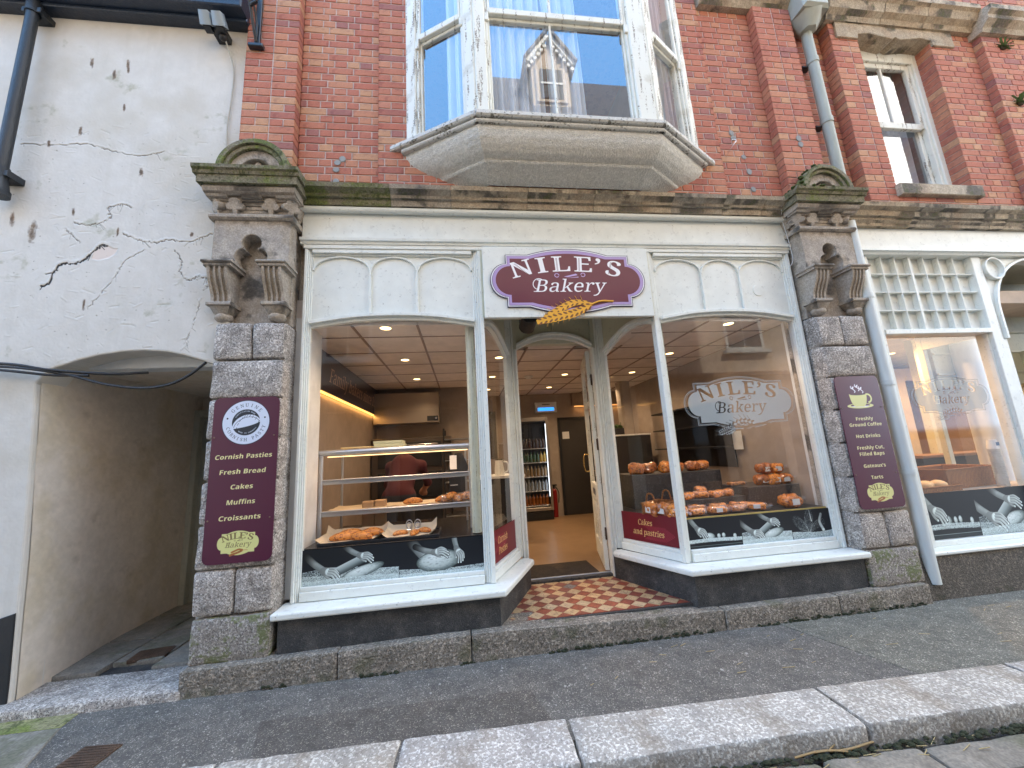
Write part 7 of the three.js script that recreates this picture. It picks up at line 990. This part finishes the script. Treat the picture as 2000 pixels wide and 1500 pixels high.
  [[5.0, -0.9, 'first'], [5.6, -1.7, 'second'], [6.6, -1.0, 'third'], [7.4, -2.4, 'fourth']].forEach(([x, z, l]) => { const t = thing('ceiling_light', 'round warm downlight in the side room, ' + l + ' from window', 'light', [x, 2.75, z], 'downlights of the side room'); ORIGIN.set(t, [0, 0, 0]); part('lamp_lens', uvm(new THREE.CylinderGeometry(0.045, 0.045, 0.006, 20).translate(0, -0.004, 0)), glow, t); part('trim_ring', uvm(new THREE.TorusGeometry(0.052, 0.006, 6, 22).rotateX(Math.PI / 2)), M.white, t); const s = new THREE.SpotLight(new THREE.Color(1, 0.6, 0.27), 5, 0, 1.25, 0.6, 2); s.position.set(x, 2.735, z); s.target.position.set(x, 0, z); s.castShadow = true; s.shadow.radius = 2; scene.add(s, s.target); });
}
// ------------------------------------------------------------------ the other side of the street, seen in the glass
function sash(h, x, y, w, hh, Z) {
  const at = (x0, x1, y0, y1, z0, z1) => box(x0, x1, y0, y1, Z - z1, Z - z0, 0.004), win = partGroup('window', h);
  part('frame', [at(x - w / 2, x - w / 2 + 0.08, y, y + hh, -0.02, 0.03), at(x + w / 2 - 0.08, x + w / 2, y, y + hh, -0.02, 0.03), at(x - w / 2 + 0.08, x + w / 2 - 0.08, y + hh - 0.08, y + hh, -0.02, 0.028), at(x - w / 2 + 0.08, x + w / 2 - 0.08, y, y + 0.08, -0.02, 0.028), at(x - w / 2 + 0.08, x + w / 2 - 0.08, y + hh * 0.5 - 0.03, y + hh * 0.5 + 0.03, -0.02, 0.026), at(x - 0.015, x + 0.015, y + 0.08, y + hh * 0.5 - 0.03, -0.02, 0.02), at(x - 0.015, x + 0.015, y + hh * 0.5 + 0.03, y + hh - 0.08, -0.02, 0.02)], M.paint, win);
  part('pane', at(x - w / 2 + 0.01, x + w / 2 - 0.01, y + 0.01, y + hh - 0.01, -0.022, 0.005), P({ color: C(0.03, 0.035, 0.04), roughness: 0.05, clearcoat: 1 }), win);
  part('sill', at(x - w / 2 - 0.08, x + w / 2 + 0.08, y - 0.09, y - 0.002, -0.02, 0.14), M.paint, win);
}
{
  const Z = 5.2, h = thing('opposite_house', 'cream rendered house with sash windows and slate roof across the street', 'house', [2, -0.12, Z]);
  const cr = S({ map: T.pass, color: C(1.0, 0.95, 0.88), roughness: 0.9 });
  part('wall', [box(-3.2, 9.5, 3.05, 8.6, Z, Z + 0.4, 0.01), box(-3.2, 9.5, -0.2, 3.05, Z + 0.35, Z + 0.6, 0.01)], cr, h);
  part('shop_fascia', [box(-3.2, 9.5, 2.55, 2.95, Z - 0.05, Z + 0.4, 0.01), box(-3.2, 9.5, 2.95, 3.05, Z - 0.18, Z + 0.4, 0.01)], S({ map: T.soft, color: C(0.16, 0.1, 0.07), roughness: 0.5 }), h);
  for (let i = 0; i < 9; i++) part('shop_pier', box(-3.2 + i * 1.55, -2.95 + i * 1.55, -0.2, 2.55, Z, Z + 0.4, 0.01), S({ map: T.soft, color: C(0.3, 0.24, 0.2), roughness: 0.6 }), h);
  part('shop_glass', box(-3.1, 9.4, 0.5, 2.5, Z + 0.3, Z + 0.34, 0.004), P({ color: C(0.03, 0.03, 0.03), roughness: 0.05, clearcoat: 1 }), h);
  part('shop_base', box(-3.1, 9.4, -0.2, 0.5, Z + 0.1, Z + 0.34, 0.004), M.brown, h);
  for (const x of [-2.45, 1.2, 4.1, 7.05]) { sash(h, x, 3.62, 1.05, 1.55, Z); sash(h, x, 6.6, 1.05, 1.6, Z); }
  const sl = S({ map: T.soft, color: C(0.07, 0.075, 0.09), roughness: 0.55 });
  part('gutter', box(-3.3, 9.6, 8.5, 8.62, Z - 0.3, Z - 0.15, 0.02), M.iron, h);
  const rf = part('roof', [profX([[Z - 0.25, 8.62], [Z + 2.2, 12.8], [Z + 4.6, 8.62]], -3.3, 9.6)], sl, h);
  const dx = 2.62, dz = Z + 0.75;
  part('dormer', [ext([[dx - 0.52, 9.6], [dx + 0.52, 9.6], [dx + 0.52, 11.55], [dx, 12.3], [dx - 0.52, 11.55]], dz, dz + 2.2, 0.01), box(dx - 0.42, dx + 0.42, 10.4, 11.5, dz - 0.05, dz, 0.01)], cr, rf);
  part('dormer_window', [box(dx - 0.3, dx + 0.3, 10.5, 11.4, dz - 0.07, dz - 0.052, 0.002)], P({ color: C(0.03, 0.035, 0.04), roughness: 0.05, clearcoat: 1 }), rf);
  part('window_bar', box(dx - 0.3, dx + 0.3, 10.92, 10.98, dz - 0.09, dz - 0.071, 0.002), M.paint, rf);
  for (const s of [-1, 1]) { const g = new THREE.BoxGeometry(1.05, 0.13, 0.08); g.rotateZ(-s * 0.96); part('bargeboard', uvm(g.translate(dx + s * 0.35, 12.0, dz - 0.1)), M.paint2, rf); const g2 = new THREE.BoxGeometry(1.15, 0.07, 2.5); g2.rotateZ(-s * 0.96); part('dormer_roof', uvm(g2.translate(dx + s * 0.37, 12.09, dz + 1.05)), sl, rf); for (let k = 0; k < 6; k++) part('scallop', uvm(new THREE.CylinderGeometry(0.055, 0.055, 0.05, 10).rotateX(Math.PI / 2).translate(dx + s * (0.12 + k * 0.095), 12.12 - k * 0.136, dz - 0.08)), M.paint2, rf); }
  const h2 = thing('opposite_shop', 'lower pale house further along the far side of the street', 'house', [-6.5, -0.12, Z]);
  part('wall', box(-11, -3.25, -0.2, 6.4, Z + 0.1, Z + 4, 0.01), cr, h2); part('roof', [(() => { const g = new THREE.BoxGeometry(7.9, 0.1, 3).rotateX(-0.7); return uvm(g.translate(-7.1, 7.4, Z + 1.1)); })()], sl, h2);
  for (const x of [-9.5, -7.3, -5.1]) sash(h2, x, 3.6, 1.0, 1.5, Z + 0.1);
}
// ------------------------------------------------------------------ growth and small fittings
{ const R = rng(61), bl = []; for (let i = 0; i < 520; i++) { const x = -1.82 + R() * 5.55, d = noise3(x * 3.1, 2, 5); if (d < 0.42) continue; const r = 0.004 + R() * 0.011; bl.push(uvm(new THREE.IcosahedronGeometry(r, 0).scale(1.3, 0.8, 0.7).translate(x, R() * R() * 0.035 * (d + 0.2), 0.205 + R() * 0.014))); }
  for (let i = 0; i < 420; i++) { const x = -0.6 + R() * 4.2, r = 0.004 + R() * 0.012; bl.push(uvm(new THREE.IcosahedronGeometry(r, 0).scale(1.4, 0.7, 1).translate(x, -0.092 + R() * 0.012, kerbZ(x) + 0.315 + R() * 0.035))); }
  const o = new THREE.Mesh(join(bl), S({ color: C(0.03, 0.034, 0.016), roughness: 1 })); o.name = 'damp_moss'; o.userData = { kind: 'stuff', label: 'dark damp moss along foot of the doorstep and gutter', category: 'moss' }; o.castShadow = true; scene.add(o); }
function wallPlant(x, y, z, n, label, seed) { const R = rng(seed), lv = []; for (let i = 0; i < n; i++) { const g = new THREE.PlaneGeometry(0.018, 0.07 + R() * 0.06, 1, 3); g.translate(0, 0.04, 0); const p = g.attributes.position; for (let k = 0; k < p.count; k++) p.setZ(k, p.getY(k) * p.getY(k) * 3); g.rotateX(0.3 + R() * 1.2); g.rotateY(R() * 6.3); lv.push(uvm(g.translate(x + (R() - 0.5) * 0.05, y + (R() - 0.5) * 0.03, z + 0.01))); } const t = thing('wall_plant', label, 'plant', [x, y, z], 'weeds rooted in the brickwork'); part('leaves', lv, S({ color: C(0.08, 0.13, 0.035), roughness: 0.8, side: THREE.DoubleSide }), t); part('root_clump', uvm(new THREE.IcosahedronGeometry(0.03, 1).scale(1.4, 0.8, 0.6).translate(x, y - 0.01, z)), S({ color: C(0.05, 0.04, 0.02), roughness: 1 }), t); }
wallPlant(6.4, 5.75, 0.25, 26, 'brownish weed growing from brick under right string course', 5); wallPlant(6.36, 4.98, 0.25, 30, 'small green weed at the right edge of brick pilaster', 9);
single('thin_wire', tube([[3.2, 3.75, 0.18], [3.235, 3.68, 0.1], [3.27, 3.57, 0.05], [3.29, 3.42, 0.045], [3.3, 3.3, 0.045], [3.325, 3.15, 0.02], [3.28, 3.08, 0.012]], 0.0035, 40, 5), M.white, 'thin pale wire hanging over fascia beside mossy stone pier', 'wire');
renderer.render(scene, camera);
